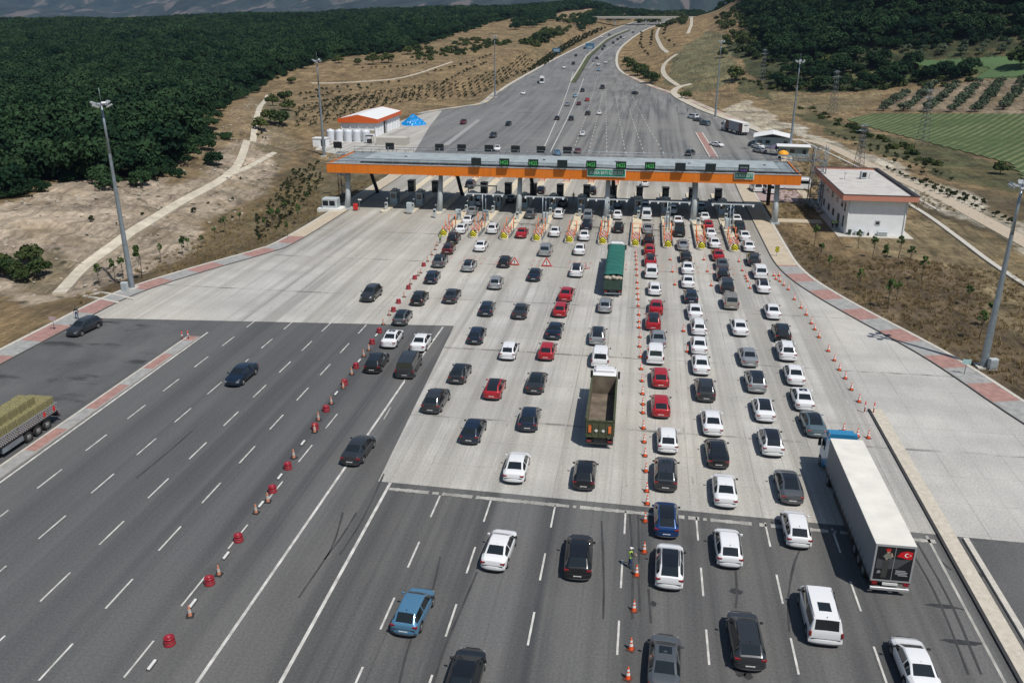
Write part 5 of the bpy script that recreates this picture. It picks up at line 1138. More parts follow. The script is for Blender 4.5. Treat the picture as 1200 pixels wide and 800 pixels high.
# ------------------------------------------------------------------ lorries
def wheels(t, ys, xw, r=.5, w=.32, dual=True):
    for y in ys:
        for s in (-1, 1):
            a, b = s*xw, s*(xw-w); wh = MB().tube((a, y, r), (b, y, r), r, n=20).build('wheel', m_tyre, t); MB().tube((a+s*.012, y, r), (a-s*.05, y, r), r*.56, r*.56, n=14).tube((a+s*.05, y, r), (a, y, r), r*.2, n=10).build('rim', m_rim, wh)
def truck_cab(t, y0, color, wid=2.5, h=3.5, deep=2.2, sleeper=True):
    """cab whose back is at y0, facing +y"""
    pm = paint_mat(color); w = wid/2
    mb = MB(); prof = [(0, .95), (0, h-.25), (.25, h), (deep-.75, h-.02), (deep-.30, h-.45), (deep-.08, 2.0), (deep, 1.3), (deep, .5), (deep-.35, .42), (.9, .42), (.9, .95)]
    n = len(prof)
    vs = [(-w*(1 if z < 2.2 else .94), y0+y, z) for y, z in prof] + [(w*(1 if z < 2.2 else .94), y0+y, z) for y, z in prof]
    mb.add(vs, [tuple(range(n)), tuple(range(2*n-1, n-1, -1))] + [(i, n+i, n+(i+1) % n, (i+1) % n) for i in range(n)])
    c = link_mesh('cab', mb.mesh('cab', pm), t)
    MB().add([(-w*.9, y0+deep-.10+.012, 2.04), (w*.9, y0+deep-.10+.012, 2.04), (w*.86, y0+deep-.31+.02, h-.52), (-w*.86, y0+deep-.31+.02, h-.52), (-w*.9, y0+deep-.14, 2.04), (w*.9, y0+deep-.14, 2.04), (w*.86, y0+deep-.36, h-.52), (-w*.86, y0+deep-.36, h-.52)], [(0, 1, 2, 3), (7, 6, 5, 4), (0, 4, 5, 1), (1, 5, 6, 2), (2, 6, 7, 3), (3, 7, 4, 0)]).build('windscreen', m_cglass, c)
    for s in (-1, 1):
        a, b = sorted((s*(w*.955), s*(w*1.0+.01))); MB().box(a, b, y0+.95, y0+1.75, 2.0, h-.75).build('side_window', m_cglass, c)
        a, b = sorted((s*(w+.05), s*(w+.3))); MB().bbox(a, b, y0+deep-.35, y0+deep-.2, 1.9, 2.7, .03).build('wing_mirror', m_trim, c)
        a, b = sorted((s*.75, s*(w-.05))); MB().bbox(a, b, y0+deep-.06, y0+deep+.04, .7, 1.0, .03).build('headlight', m_head, c)
    return c
def semi():
    # tail at local y = 0, facing +y
    a, b = flat(1027, 637, 4.0), flat(1075, 640, 4.0); f = flat(992, 514.5, 4.0)
    cx = (a.x+b.x)/2; rear = Vector((cx, (a.y+b.y)/2, 0)); L = f.y-rear.y; rz = math.atan2(-(f.x-cx), f.y-rear.y)
    t = empty('semi_trailer_truck', rear, rz, 'long white-roofed articulated truck with blue cab and printed rear doors', 'truck'); w = 1.29
    tr = MB().box(-w, w, 0, L, 1.1, 3.93).build('trailer_box', M('curtain_grey', (.20, .215, .24), .6, var=.06, scale=.8), t)
    mb = MB().box(-w-.02, w+.02, -.02, L+.02, 3.931, 4.0)
    for k in range(int(L/.6)): mb.box(-w+.02, w-.02, .3+k*.6, .36+k*.6, 3.995, 4.012)
    mb.build('trailer_roof', M('trailer_roof_white', (.70, .68, .62), .6, var=.08, scale=.7), t)
    for s in (-1, 1):
        for k in range(int(L/.9)):
            a_, b_ = sorted((s*(w), s*(w+.015))); MB().box(a_, b_, .4+k*.9, .46+k*.9, 1.0, 1.5).build('curtain_strap', m_trim, tr)
    mb = MB(); fm = M('aluminium_frame', (.52, .53, .54), .4, .5, var=.05)
    mb.box(-w-.01, -w+.1, -.06, 0, 1.1, 4.0).box(w-.1, w+.01, -.06, 0, 1.1, 4.0).box(-w+.1, w-.1, -.055, 0, 3.86, 4.0).box(-w+.1, w-.1, -.055, 0, 1.1, 1.22).box(-.015, .015, -.06, -.05, 1.22, 3.86)
    fr = mb.build('door_frame', fm, t)
    d = MB().box(-w+.1, w-.1, -.045, 0, 1.22, 3.86).build('rear_door', M('door_print_black', (.012, .013, .016), .35, var=0), t)
    # printed picture: two figures, flag, pale ground and lines of writing
    def shp(nm, poly, col, y=-.05): MB().wall_prism(poly, y, y+.004).build(nm, M('print_'+nm, col, .4, var=0), d)
    def ell(cx, cz, a, b, n=12): return [(cx+a*math.cos(math.tau*k/n), cz+b*math.sin(math.tau*k/n)) for k in range(n)]
    shp('grey_hills', [(-1.1, 2.1), (-1.1, 2.9), (-.6, 2.75), (-.2, 2.95), (.5, 2.9), (1.1, 2.98), (.7, 2.6), (.3, 2.2), (-.3, 2.1)], (.07, .075, .08), -.052)
    shp('dark_ridge', [(.1, 1.95), (.55, 2.4), (1.1, 2.85), (1.15, 1.9), (.6, 1.7)], (.015, .016, .018), -.056)
    shp('flag_red', [(.12, 3.15), (.35, 3.5), (.75, 3.62), (1.12, 3.55), (1.12, 3.0), (.7, 3.0), (.4, 3.1)], (.60, .01, .015), -.060)
    shp('crescent', [(.76+.16*math.cos(a), 3.3+.16*math.sin(a)) for a in np.linspace(.75, math.tau-.75, 12)] + [(.80+.12*math.cos(a), 3.3+.12*math.sin(a)) for a in np.linspace(math.tau-.8, .8, 10)], (.8, .8, .78), -.064)
    shp('star', [(.98+(.07 if k % 2 == 0 else .028)*math.cos(math.tau*k/10+math.pi), 3.3+(.07 if k % 2 == 0 else .028)*math.sin(math.tau*k/10+math.pi)) for k in range(10)], (.8, .8, .78), -.064)
    shp('beret', ell(-.46, 3.62, .17, .12), (.5, .02, .02), -.068); shp('face', ell(-.44, 3.45, .11, .12), (.42, .26, .2), -.066)
    shp('salute_arms', [(-.75, 3.1), (-.55, 3.35), (-.3, 3.3), (-.12, 3.12), (-.2, 2.95), (-.6, 2.95)], (.20, .21, .17), -.060); shp('forearm', [(-.3, 3.35), (-.2, 3.42), (-.08, 3.1), (-.2, 3.05)], (.42, .28, .22), -.066)
    shp('second_head', ell(-.5, 2.93, .09, .1), (.3, .24, .18), -.070); shp('second_body', [(-.72, 2.75), (-.5, 2.86), (-.28, 2.75), (-.3, 2.2), (-.35, 1.4), (-.7, 1.4), (-.68, 2.2)], (.05, .055, .05), -.062)
    for k, (u0, u1, z) in enumerate(((.2, .85, 2.0), (.22, 1.0, 1.88), (.2, .95, 1.76), (.4, 1.02, 1.64))): shp('lettering', [(u0, z), (u1, z-.02), (u1, z+.05), (u0, z+.07)], (.35, .36, .37), -.066)
    shp('pale_emblem', [(-1.0, 1.75), (-.95, 1.95), (-.8, 1.98), (-.72, 1.8), (-.85, 1.72)], (.25, .26, .27), -.066)
    for s in (-1, 1):
        a_, b_ = sorted((s*.85, s*1.2)); MB().box(a_, b_, -.12, -.02, .85, 1.03).build('tail_light', m_tail, t)
    MB().bbox(-w+.02, w-.02, -.16, .02, .45, .66, .02).build('underrun_bar', fm, t); MB().box(-.5, .5, -.1, -.03, .82, 1.0).build('number_plate', m_plate, t)
    MB().box(-w, w, -.02, L, .95, 1.1).box(-.5, .5, .3, L, .7, .95).build('chassis', m_trim, t)
    for s in (-1, 1):
        a_, b_ = sorted((s*(w-.06), s*w)); MB().box(a_, b_, 5.2, L-3.4, .5, .95).build('side_guard', m_trim, t)
    wheels(t, (1.9, 3.2, 4.5, L-.9, L+2.6), 1.27)
    c = truck_cab(t, L+.75, 'bright blue' if False else 'blue', 2.5, 3.5, 2.3)
    bm_ = M('cab_blue', (.03, .22, .42), .35, coat=.8, var=0); c.data.materials[0] = bm_
    MB().wall_prism([(-1.2, 3.45), (1.2, 3.45), (1.1, 3.98), (-1.1, 3.98)], L+.85, L+1.25).wall_prism([(-1.2, 3.45), (1.2, 3.45), (1.05, 3.75), (-1.05, 3.75)], L+1.25, L+2.2).build('air_deflector', bm_, c)
    for s in (-1, 1):
        a_, b_ = sorted((s*1.2, s*1.26)); MB().box(a_, b_, L+.1, L+.9, 1.2, 3.6).build('side_fairing', bm_, c)
semi()
def dump_truck():
    a, b = flat(685, 489, 3.1), flat(722, 491, 3.1); f = flat(709, 437, 3.1); cx = (a.x+b.x)/2; rz = math.atan2(-(f.x-cx), f.y-a.y); L = 9.3
    t = empty('dump_truck', (cx, a.y, 0), rz, 'dump truck with white cab and empty olive-green tipper body', 'truck')
    ol = M('olive_green_paint', (.07, .078, .038), .6, var=.2, scale=1.2); rust = M('scraped_steel_bed', (.15, .12, .09), .7, var=.4, scale=.8); w = 1.26
    mb = MB().box(-w, -w+.08, 0, L, 1.25, 3.0).box(w-.08, w, 0, L, 1.25, 3.0).box(-w, w, L, L+.08, 1.25, 3.3)
    for k in range(9):
        for s in (-1, 1): a_, b_ = sorted((s*w, s*(w+.07))); mb.box(a_, b_, .3+k*.95, .42+k*.95, 1.2, 3.02)
    mb.box(-w-.08, -w+.1, 0, L, 3.0, 3.1).box(w-.1, w+.08, 0, L, 3.0, 3.1); body = mb.build('tipper_body', ol, t)
    MB().box(-w+.08, w-.08, 0.02, L, 1.3, 1.38).box(-w+.081, -w+.1, .02, L-.01, 1.38, 2.97).box(w-.1, w-.081, .02, L-.01, 1.38, 2.97).box(-w+.1, w-.1, L-.03, L-.005, 1.38, 3.2).build('bed_lining', rust, t)
    tg = MB().box(-w, w, -.1, 0, 1.25, 2.95)
    for x in (-1.2, -.62, 0, .62, 1.2): tg.box(x-.05, x+.05, -.17, -.1, 1.25, 2.95)
    tg.box(-w, w, -.17, -.1, 2.85, 2.95).box(-w, w, -.17, -.1, 1.25, 1.35); tgo = tg.build('tailgate', ol, t)
    for x in (-.9, .9): MB().box(x-.13, x+.13, -.2, -.175, 1.75, 2.45).build('warning_plate', m_oranp, tgo)
    for x in (-.32, .32): MB().wall_prism([(x-.17, 1.95), (x, 1.78), (x+.17, 1.95), (x, 2.12)], -.19, -.172).build('diamond_plate', m_plate, tgo)
    MB().box(-1.2, 1.2, .1, .3, .75, .95).box(-1.25, 1.25, -.05, .1, .5, .66).build('rear_bumper', m_dark, t); MB().box(-.5, .5, 0, L+1, .7, 1.15).build('chassis', m_trim, t)
    for s in (-1, 1): a_, b_ = sorted((s*.75, s*1.15)); MB().box(a_, b_, -.08, -.04, .72, .9).build('tail_light', m_tail, t)
    wheels(t, (1.2, 2.5, L-1.8, L+1.6), 1.24); c = truck_cab(t, L+.35, 'white', 2.46, 3.35, 2.7)
    MB().bbox(-1.0, 1.0, L+.7, L+1.7, 3.35, 3.7, .1).build('roof_spoiler', paint_mat('white'), c); MB().tube((-1.1, L+2.0, 3.45), (1.1, L+2.0, 3.45), .05, n=6).build('light_bar', m_dark, c)
dump_truck()
def green_truck():
    a, b = flat(704.5, 322, 3.2), flat(733.5, 322, 3.2); f = flat(723, 286, 3.4); cx = (a.x+b.x)/2; rz = math.atan2(-(f.x-cx), f.y-a.y); L = f.y-a.y; w = 1.3
    t = empty('covered_truck', (cx, a.y, 0), rz, 'loaded truck under a long green tarpaulin with a white cab', 'truck')
    v = []; f_ = []; n, m = 30, 13
    for i in range(n):
        for j in range(m):
            u_ = j/(m-1); y = L*i/(n-1); 
            if j < 3: x, z = -w, 1.1+(2.1)*j/3
            elif j > m-4: x, z = w, 1.1+2.1*(m-1-j)/3
            else: x = -w+2*w*(j-3)/(m-7); z = 3.25+.18*math.sin(math.pi*(j-3)/(m-7))+.05*math.sin(i*1.9+j)
            v.append((x+.03*math.sin(i*2.3+j*1.7)*(j in (1, 2, m-2, m-3)), y, z))
    for i in range(n-1):
        for j in range(m-1): f_.append((i*m+j, i*m+j+1, (i+1)*m+j+1, (i+1)*m+j))
    f_ += [tuple((n-1)*m+j for j in range(m))]
    MB().add(v, f_, 0, True).build('tarpaulin', M('green_tarpaulin', (.02, .13, .10), .55, var=.18, scale=1.0), t)
    MB().box(-w+.02, w-.02, -.05, .04, 1.1, 2.5).build('tailgate', m_tail if False else M('dark_green_tailgate', (.03, .06, .045), .6, var=.3), t)
    mb = MB(); 
    for k in range(9): mb.lathe([(.01, .36), (.2, .32), (.34, .15), (.36, 0), (.2, -.2)], 8, (-w+.3+k*.25, .25+.12*(k % 2), 2.75+.1*math.sin(k*2)))
    mb.build('load', M('pale_sacks', (.42, .38, .30), .9, var=.2), t)
    MB().box(-w, w, 0, L, .95, 1.12).box(-.5, .5, 0, L+1, .7, .95).build('chassis', m_trim, t); MB().box(-1.2, 1.2, -.2, -.08, .5, .68).build('underrun_bar', m_galv, t)
    for s in (-1, 1): a_, b_ = sorted((s*.8, s*1.2)); MB().box(a_, b_, -.1, -.05, .75, .95).build('tail_light', m_tail, t)
    wheels(t, (1.2, 2.5, 3.8, L-1, L+2.0), 1.26); c = truck_cab(t, L+.5, 'white', 2.46, 3.1, 2.1); MB().bbox(-1.0, 1.0, L+.6, L+1.5, 3.1, 3.5, .1).build('roof_spoiler', paint_mat('white'), c)
green_truck()
def hay_truck():
    a = flat(70.5, 492, 0); L = 12.5
    t = empty('hay_truck', (-62.1*K+.95, a.y-.3, 0), math.pi-.0, 'flatbed truck with lattice sideboards loaded with hay bales at the left edge', 'truck'); w = 1.28   # tail towards +y of the world
    bed = MB().box(-w, w, 0, L, 1.15, 1.3).build('bed', m_trim, t)
    t_ = NT('lattice_boards', .6); x = t_.xyz(t_.n('ShaderNodeTexCoord').outputs['Object'])
    chk = t_.n('ShaderNodeTexChecker'); chk.inputs['Scale'].default_value = 7; t_.link(t_.n('ShaderNodeTexCoord').outputs['Object'], chk.inputs['Vector'])
    lm = t_.out(t_.mix(chk.outputs[1], (.07, .06, .06), (.38, .37, .38)))
    for s in (-1, 1):
        for k in range(9):
            a_, b_ = sorted((s*w, s*(w+.04))); bd = MB().box(a_, b_, .05+k*1.37, 1.32+k*1.37, 1.3, 2.05).build('sideboard', lm, t)
            if k in (0, 1): 
                MB().box(a_-.004, b_+.004, .35+k*1.37, .7+k*1.37, 1.42, 1.92).build('red_emblem', m_redp, bd)
        a_, b_ = sorted((s*w-.01, s*(w+.05))); MB().box(a_, b_, 0, L, 2.05, 2.14).build('top_rail', fm_ := M('rail_grey', (.4, .42, .43), .4, .4, var=0), t)
    MB().box(-w, w, -.06, 0, 1.3, 2.05).build('tailgate', lm, t); MB().box(-w, w, -.2, -.06, .55, .8).build('rear_bumper', m_dark, t)
    for s in (-1, 1): a_, b_ = sorted((s*.8, s*1.2)); MB().box(a_, b_, -.14, -.08, .85, 1.0).build('tail_light', m_tail, t)
    MB().box(-.5, .5, 0, L, .75, 1.15).build('chassis', m_trim, t); MB().box(-1.2, -.7, 4.9, 7.6, .5, 1.05).build('fuel_tank', m_galv, t); MB().box(.7, 1.2, 4.9, 7.6, .5, 1.05).build('fuel_tank', m_galv, t)
    wheels(t, (1.7, 3.0, 4.3, L-1.2), 1.27, .52); 
    hm = M('hay', (.20, .18, .085), .95, var=.35, scale=5.0); bl = MB().bbox(-.42, .42, -.62, .62, 0, .8, .08).mesh('hay_bale', hm)
    mat_w = t.matrix_basis.copy(); mat_w = Matrix.Translation(t.location) @ Matrix.Rotation(math.pi, 4, 'Z'); cnt = 0
    for lay, (z, nx, y0_) in enumerate(((1.3, 3, .1), (2.1, 3, .25), (2.9, 2, 2.0))):
        for k in range(9 if lay < 2 else 7):
            for i in range(nx):
                if lay == 0 and (i == 1): continue
                cnt += 1; lx = (i-(nx-1)/2)*.86; ly = y0_+.65+k*1.29; p = mat_w @ Vector((lx+random.uniform(-.03, .03), ly, z))
                o = link_mesh('hay_bale', bl, None, p); o.rotation_euler = (0, 0, random.uniform(-.04, .04))
                tag(o, 'greenish-yellow hay bale stacked on the lattice-sided flatbed truck', 'hay bale', 'hay bales on the flatbed truck')
hay_truck()
def far_lorry():
    a = at(877, 159); b = at(845, 150); d = (b-a); rz = math.atan2(-d.x, d.y); L = 13.0; w = 1.27; z = a.z
    t = empty('parked_lorry', (a.x-1.2*math.cos(rz), a.y-1.2*math.sin(rz), z), rz, 'parked white lorry with brown and grey curtain side beyond the canopy', 'truck')
    MB().box(-w, w, 0, L, 1.1, 3.95).build('box_body', M('lorry_grey_curtain', (.32, .33, .36), .6, var=.25, scale=.5), t); MB().box(-w-.02, w+.02, -.02, L, 3.951, 4.05).build('box_roof', m_signwhite, t)
    for y0_, y1_ in ((0.02, 2.6), (L-2.8, L-.02)): MB().box(-w-.012, -w+.02, y0_, y1_, 1.12, 3.9).build('side_panel', M('lorry_brown_curtain', (.16, .085, .07), .6, var=.1), t)
    d_ = MB().box(-w+.05, w-.05, -.05, 0, 1.15, 3.9).build('rear_door', m_signwhite, t); MB().box(-.03, .03, -.075, -.052, 1.3, 3.7).build('door_bar', m_dark, d_); MB().box(-.8, .8, -.07, -.052, 3.2, 3.45).build('lettering', m_dark, d_)
    MB().box(-1.2, 1.2, -.12, -.02, .5, .7).build('underrun_bar', m_dark, t); MB().box(-.5, .5, 0, L+2, .7, 1.1).build('chassis', m_trim, t); wheels(t, (1.6, 2.9, 4.2, L-.8, L+2.5), 1.26); truck_cab(t, L+.7, 'white', 2.45, 3.4, 2.2)
    a = at(635, 98.5); z = float(s_road(a.y/K))*K; rz = road_heading(a.y)+math.pi; t = empty('coach', (a.x, a.y, z), rz, 'white coach coming towards the plaza beyond the canopy', 'bus')
    MB().bbox(-1.27, 1.27, -12, 0, .35, 3.5, .15).build('body', paint_mat('white'), t); MB().box(-1.0, 1.0, -.02, .03, 1.3, 2.9).build('windscreen', m_cglass, t)
    for s in (-1, 1): a_, b_ = sorted((s*1.26, s*1.29)); MB().box(a_, b_, -11.5, -.5, 1.6, 2.7).build('side_window', m_cglass, t)
    MB().bbox(-.8, .8, -8, -5, 3.5, 3.75, .1).build('air_conditioner', m_light, t); wheels(t, (-2.6, -9.3), 1.26)
    a = at(917, 222); t = empty('minibus', (a.x+2.5, a.y, .1), R(88), 'white minibus standing behind the right end of the canopy', 'bus')
    MB().bbox(-1.05, 1.05, -3.4, 3.4, .35, 2.75, .15).build('body', paint_mat('white'), t); 
    for s in (-1, 1): a_, b_ = sorted((s*1.04, s*1.065)); MB().box(a_, b_, -3.0, 2.6, 1.5, 2.2).build('side_window', m_cglass, t)
    MB().box(-.9, .9, 3.38, 3.42, 1.4, 2.3).build('windscreen', m_cglass, t); wheels(t, (-2.2, 2.2), 1.04, .36, .24)
far_lorry()

# ------------------------------------------------------------------ cones, drums, delineators
mco = M('cone_orange', (.78, .10, .025), .5, var=.08)
def cone_proto():
    t = empty('traffic_cone'); MB().bbox(-.24, .24, -.24, .24, 0, .06, .02).build('base', m_tyre if False else M('cone_base', (.10, .035, .025), .8, var=0), t)
    c = MB().lathe([(.165, .06), (.045, .86), (.03, .9), (0, .9)], 14).build('cone_body', mco, t)
    MB().lathe([(.131, .32), (.104, .50)], 14).lathe([(.0905, .60), (.068, .75)], 14).build('reflective_band', m_signwhite, c); return t
CP = cone_proto()
for k, (nm, s) in enumerate((('c', 1),)): pass
def cones(pts, rowname, grp='traffic cones', proto=None, nm='traffic cone'):
    pts = sorted(pts, key=lambda q: -q[1])
    for i, (px, py) in enumerate(pts):
        p = flat(px, py-.5, .35); c = copy_tree(proto or CP); c.location = (p.x, p.y, .014); c.rotation_euler = (0, 0, random.uniform(-.5, .5)); s = random.uniform(.95, 1.05); c.scale = (s, s, s)
        tag(c, '%s, %s from the near end of %s' % (nm, ORD[i+1], rowname) if len(pts) > 1 else nm+' '+rowname, 'traffic cone', grp)
cones([(736, 790), (739.5, 756), (743, 711), (746, 670), (755, 643), (756, 607), (758.5, 587), (758, 572), (757, 549), (756, 531), (755, 515), (754, 499), (753.5, 481), (753.5, 471), (753, 459), (752.5, 444), (751.5, 430), (750.5, 416)], 'the near half of the central cone row')
cones([(749.5, 404), (750, 393), (749, 382), (749, 375.5), (748.7, 367), (748, 357), (747.7, 349), (747.3, 343), (747, 336.5), (746.8, 329.5), (746.3, 321), (746, 314), (746, 308.5), (745.6, 303.5), (745.3, 299), (745, 294.5)], 'the far half of the central cone row')
cones([(931, 349), (939, 359), (945, 367), (951, 377), (955, 384), (960, 393), (971, 409), (978, 420), (984, 431), (991, 441), (998, 454), (1007, 468)], 'the slanting right-hand row')
cones([(907, 321.5), (913, 321.5), (909.6, 325.5), (914, 328), (918.5, 332.5), (924, 337.5)], 'the cluster by the right kerb')
cones([(989, 502), (1005, 508.5), (1018, 510)], 'the row by the blue cab')
cones([(866, 305), (870, 315.5), (873.7, 322), (875, 325), (876, 328), (879, 336)], 'the short row beside the rightmost queue')
cones([(825, 303), (829, 316.5), (833.7, 333)], 'the row left of queue nine')
cones([(785.6, 303), (788, 317), (791, 332), (801, 386), (805.6, 410)], 'the row between seventh and eighth queues')
def drum_proto():
    t = empty('traffic_drum'); rm = M('drum_red', (.27, .012, .022), .4, coat=.3, var=.08)
    MB().lathe([(.0, 0), (.36, 0), (.38, .06), (.34, .12), (.33, .34), (.36, .37), (.36, .41), (.32, .45), (.31, .66), (.34, .69), (.33, .73), (.26, .78), (.24, .74), (0, .73)], 20).build('drum_body', rm, t)
    MB().lathe([(.12, .735), (.12, .82), (.05, .86), (0, .86)], 12).build('cap', M('drum_cap', (.36, .06, .08), .5, var=0), t); MB().lathe([(.336, .16), (.334, .30)], 20).build('reflective_band', M('pink_band', (.40, .13, .14), .4, var=0), t); return t
DP = drum_proto()
dl_ = [(198, 748), (245, 678), (279, 628), (319, 571), (337, 544), (369, 498), (382, 477), (403.5, 446.5), (417, 427), (436, 399), (444.5, 386), (461, 361.5), (467, 352), (478.6, 335.5), (486, 324), (496.5, 309)]
for i, (px, py) in enumerate(dl_):
    p = flat(px, py, .42); c = copy_tree(DP); c.location = (p.x, p.y, .012); c.rotation_euler = (0, 0, random.uniform(0, 6)); c.scale = (1.0, 1.0, .74)
    tag(c, 'round red plastic barrier drum, %s from the near end of the drum row' % ORD[i+1], 'traffic drum', 'red drums in the drum row')
def dirty_cone():
    t = empty('traffic_cone'); MB().bbox(-.25, .25, -.25, .25, 0, .07, .02).build('base', m_trim, t)
    c = MB().lathe([(.15, .07), (.05, .82), (.03, .86), (0, .86)], 14).build('cone_body', M('faded_cone', (.50, .20, .12), .7, var=.3, scale=6), t); MB().lathe([(.122, .30), (.088, .58)], 14).build('reflective_band', M('dirty_white', (.5, .46, .42), .7, var=.2), c); return t
DC = dirty_cone()
cones([(222, 717), (256, 669), (299.6, 597), (313.6, 584), (344, 533), (368.5, 503), (373, 489), (402, 452), (388, 470), (412, 436), (426, 415), (432, 408), (449, 378), (456, 367), (473.6, 346), (481, 331), (493, 318), (501, 304.5), (506, 297), (510, 291), (512, 286), (490, 321)], 'the red drum row', 'faded cones among the red drums', DC, 'faded traffic cone')
dm = MB().bbox(-.09, .09, -.42, .42, 0, .16, .03).mesh('lane_separator', M('white_rubber_block', (.62, .62, .6), .7, var=.1)); dpr = empty('lane_separator'); link_mesh('block', dm, dpr); MB().box(-.12, .12, -.46, .46, 0, .05).build('base', m_trim, dpr)
for i, (px, py) in enumerate([(178, 779), (226, 707), (265, 651), (306, 591), (328, 558.5), (355, 519), (394, 461), (421, 423), (441, 393)]):
    p = flat(px, py, .05); c = copy_tree(dpr); c.location = (p.x, p.y, .012); tag(c, 'small white block on the asphalt, %s from the near end of the drum row' % ORD[i+1], 'lane separator', 'white blocks along the drum row')
for pr_ in (CP, DP, DC, dpr):
    for o in list(pr_.children_recursive): bpy.data.objects.remove(o)
    bpy.data.objects.remove(pr_)

# ------------------------------------------------------------------ people
def person(loc, rz, label, vest=(.55, .85, .10), shirt=(.02, .02, .025), trousers=(.04, .08, .16), cap=(.7, .7, .7), arms='forward', sc=1.0, vest_m='hi_vis_yellow', group=None):
    t = empty('person', loc, rz, label, 'person', group); t.scale = (sc, sc, sc)
    V = []; E = []; Rd = []
    def v(p, r, par=None):
        V.append(p); Rd.append(r); i = len(V)-1
        if par is not None: E.append((par, i))
        return i
    pel = v((0, 0, .95), .135); ab = v((0, 0, 1.12), .125, pel); ch = v((0, .01, 1.32), .15, ab); nk = v((0, 0, 1.48), .06, ch); v((0, .01, 1.54), .055, nk)
    for s in (-1, 1):
        hp = v((s*.09, 0, .88), .10, pel); kn = v((s*.11, .03+.04*s, .50), .068, hp); an = v((s*.12, -.01+.04*s, .10), .045, kn); v((s*.13, .14+.04*s, .04), .04, an)
        sh = v((s*.19, 0, 1.40), .07, ch)
        if arms == 'forward': el = v((s*.25, .10, 1.14), .045, sh); wr = v((s*.12+.04, .33, 1.12), .03, el); hd = v((s*.09+.04, .40, 1.12), .032, wr)
        elif arms == 'side': el = v((s*.27, -.02, 1.12), .045, sh); wr = v((s*.29, .06, .88), .03, el); hd = v((s*.29, .09, .81), .032, wr)
        else: el = v((s*.30, .06, 1.20), .045, sh); wr = v((s*.38, .22, 1.35), .03, el); hd = v((s*.40, .28, 1.39), .032, wr)
        h = Vector(V[hd]); d = (h-Vector(V[wr])).normalized(); side = Vector((s, 0, 0)); 
        for k, (off, ln) in enumerate(((-.027, .065), (-.009, .075), (.010, .07), (.028, .055))):
            f1 = v(tuple(h+side*off+d*.045), .009, hd); v(tuple(h+side*off+d*(.045+ln*.6)+Vector((0, 0, -.02))), .008, f1)
        th = v(tuple(h-side*.035+d*.01+Vector((0, 0, .01))), .010, hd); v(tuple(h-side*.05+d*.045), .009, th)
    me = bpy.data.meshes.new('body'); me.from_pydata(V, E, []); o = bpy.data.objects.new('body', me); COL.objects.link(o)
    sk = o.modifiers.new('skin', 'SKIN'); sk.use_smooth_shade = True; o.modifiers.new('sub', 'SUBSURF').levels = 1
    for i, d in enumerate(me.skin_vertices[0].data): d.radius = (Rd[i], Rd[i]*(.72 if i in (1, 2) else 1)); d.use_root = (i == 0)
    bpy.context.view_layer.update(); ev = o.evaluated_get(bpy.context.evaluated_depsgraph_get()); m2 = bpy.data.meshes.new_from_object(ev); bpy.data.objects.remove(o)
    skin = M('skin', (.42, .25, .18), .6, var=0); sh_m = M('cloth_%02x%02x%02x' % tuple(int(c*255) for c in shirt), shirt, .9, var=.1); tr_m = M('trousers_%02x%02x%02x' % tuple(int(c*255) for c in trousers), trousers, .9, var=.1); shoe = M('shoe', (.02, .02, .02), .7, var=0)
    m2.materials.clear()
    for m in (skin, sh_m, tr_m, shoe): m2.materials.append(m)
    for p in m2.polygons:
        c = p.center; handy = (arms == 'forward' and c.y > .31 and c.z > 1.0) or (arms == 'side' and abs(c.x) > .24 and c.z < .90 and c.z > .6) or (arms == 'up' and abs(c.x) > .36)
        p.material_index = 0 if handy or c.z > 1.49 else 1 if c.z > .93 else 2 if c.z > .09 else 3; p.use_smooth = True
    body = link_mesh('body', m2, t)
    hb = MB(); pr = [(0, -.125), (.045, -.118), (.062, -.075), (.078, -.02), (.083, .04), (.074, .085), (.045, .118), (0, .125)]; hb.lathe(pr, 16, (0, 0, 0), 0); hm = hb.mesh('head', [skin])
    for q in hm.vertices: q.co.y *= 1.18
    hd = link_mesh('head', hm, t, (0, .02, 1.645)); fm2 = MB()
    fm2.add([(-.014, .088, -.01), (.014, .088, -.01), (0, .118, -.018), (0, .088, .03)], [(0, 1, 2), (0, 2, 3), (1, 3, 2)]); fm2.build('nose', skin, hd)
    for s in (-1, 1): MB().lathe([(0, .01), (.011, 0), (0, -.01)], 8).build('eye', m_trim, hd, (s*.03, .09, .02)); MB().lathe([(0, .025), (.014, 0), (0, -.025)], 8).build('ear', skin, hd, (s*.083, 0, .0))
    MB().box(-.022, .022, .083, .09, -.055, -.048).build('mouth', M('lips', (.3, .12, .1), .6, var=0), hd)
    MB().lathe([(.09, .02), (.092, .07), (.07, .118), (0, .135)], 14).box(-.05, .05, .08, .16, .035, .05).build('cap', M('cap_%02x' % int(cap[0]*255), cap, .8, var=0), hd).scale = (1, 1.16, 1)
    n = 16; v_ = []; f_ = []; vest_mat = M(vest_m, vest, .6, var=.08)
    for j, (z, a, b) in enumerate(((.92, .165, .125), (1.05, .16, .115), (1.2, .175, .125), (1.33, .185, .14), (1.42, .155, .12), (1.475, .085, .085))):
        for i in range(n): an = math.tau*i/n; v_.append((a*math.cos(an), b*math.sin(an)+.005, z))
    for j in range(5):
        for i in range(n): f_.append((j*n+i, j*n+(i+1) % n, (j+1)*n+(i+1) % n, (j+1)*n+i))
    ve = MB(); ve.v = v_; ve.f = f_; ve.mi = [1 if 16 <= k < 32 else 0 for k in range(len(f_))]; ve.sm = [True]*len(f_)
    ve.build('vest', [vest_mat, M('reflective_strip', (.6, .62, .6), .4, var=0)], t)
    return t
def ppl(px, py, rz, label, **kw): 
    p = at(px, py); return person((p.x, p.y, p.z+kw.pop('dz', .012)), rz, label, **kw)
ppl(738, 665.5, R(-70), 'person in a yellow vest, jeans and pale cap standing beside the cones', arms='forward')
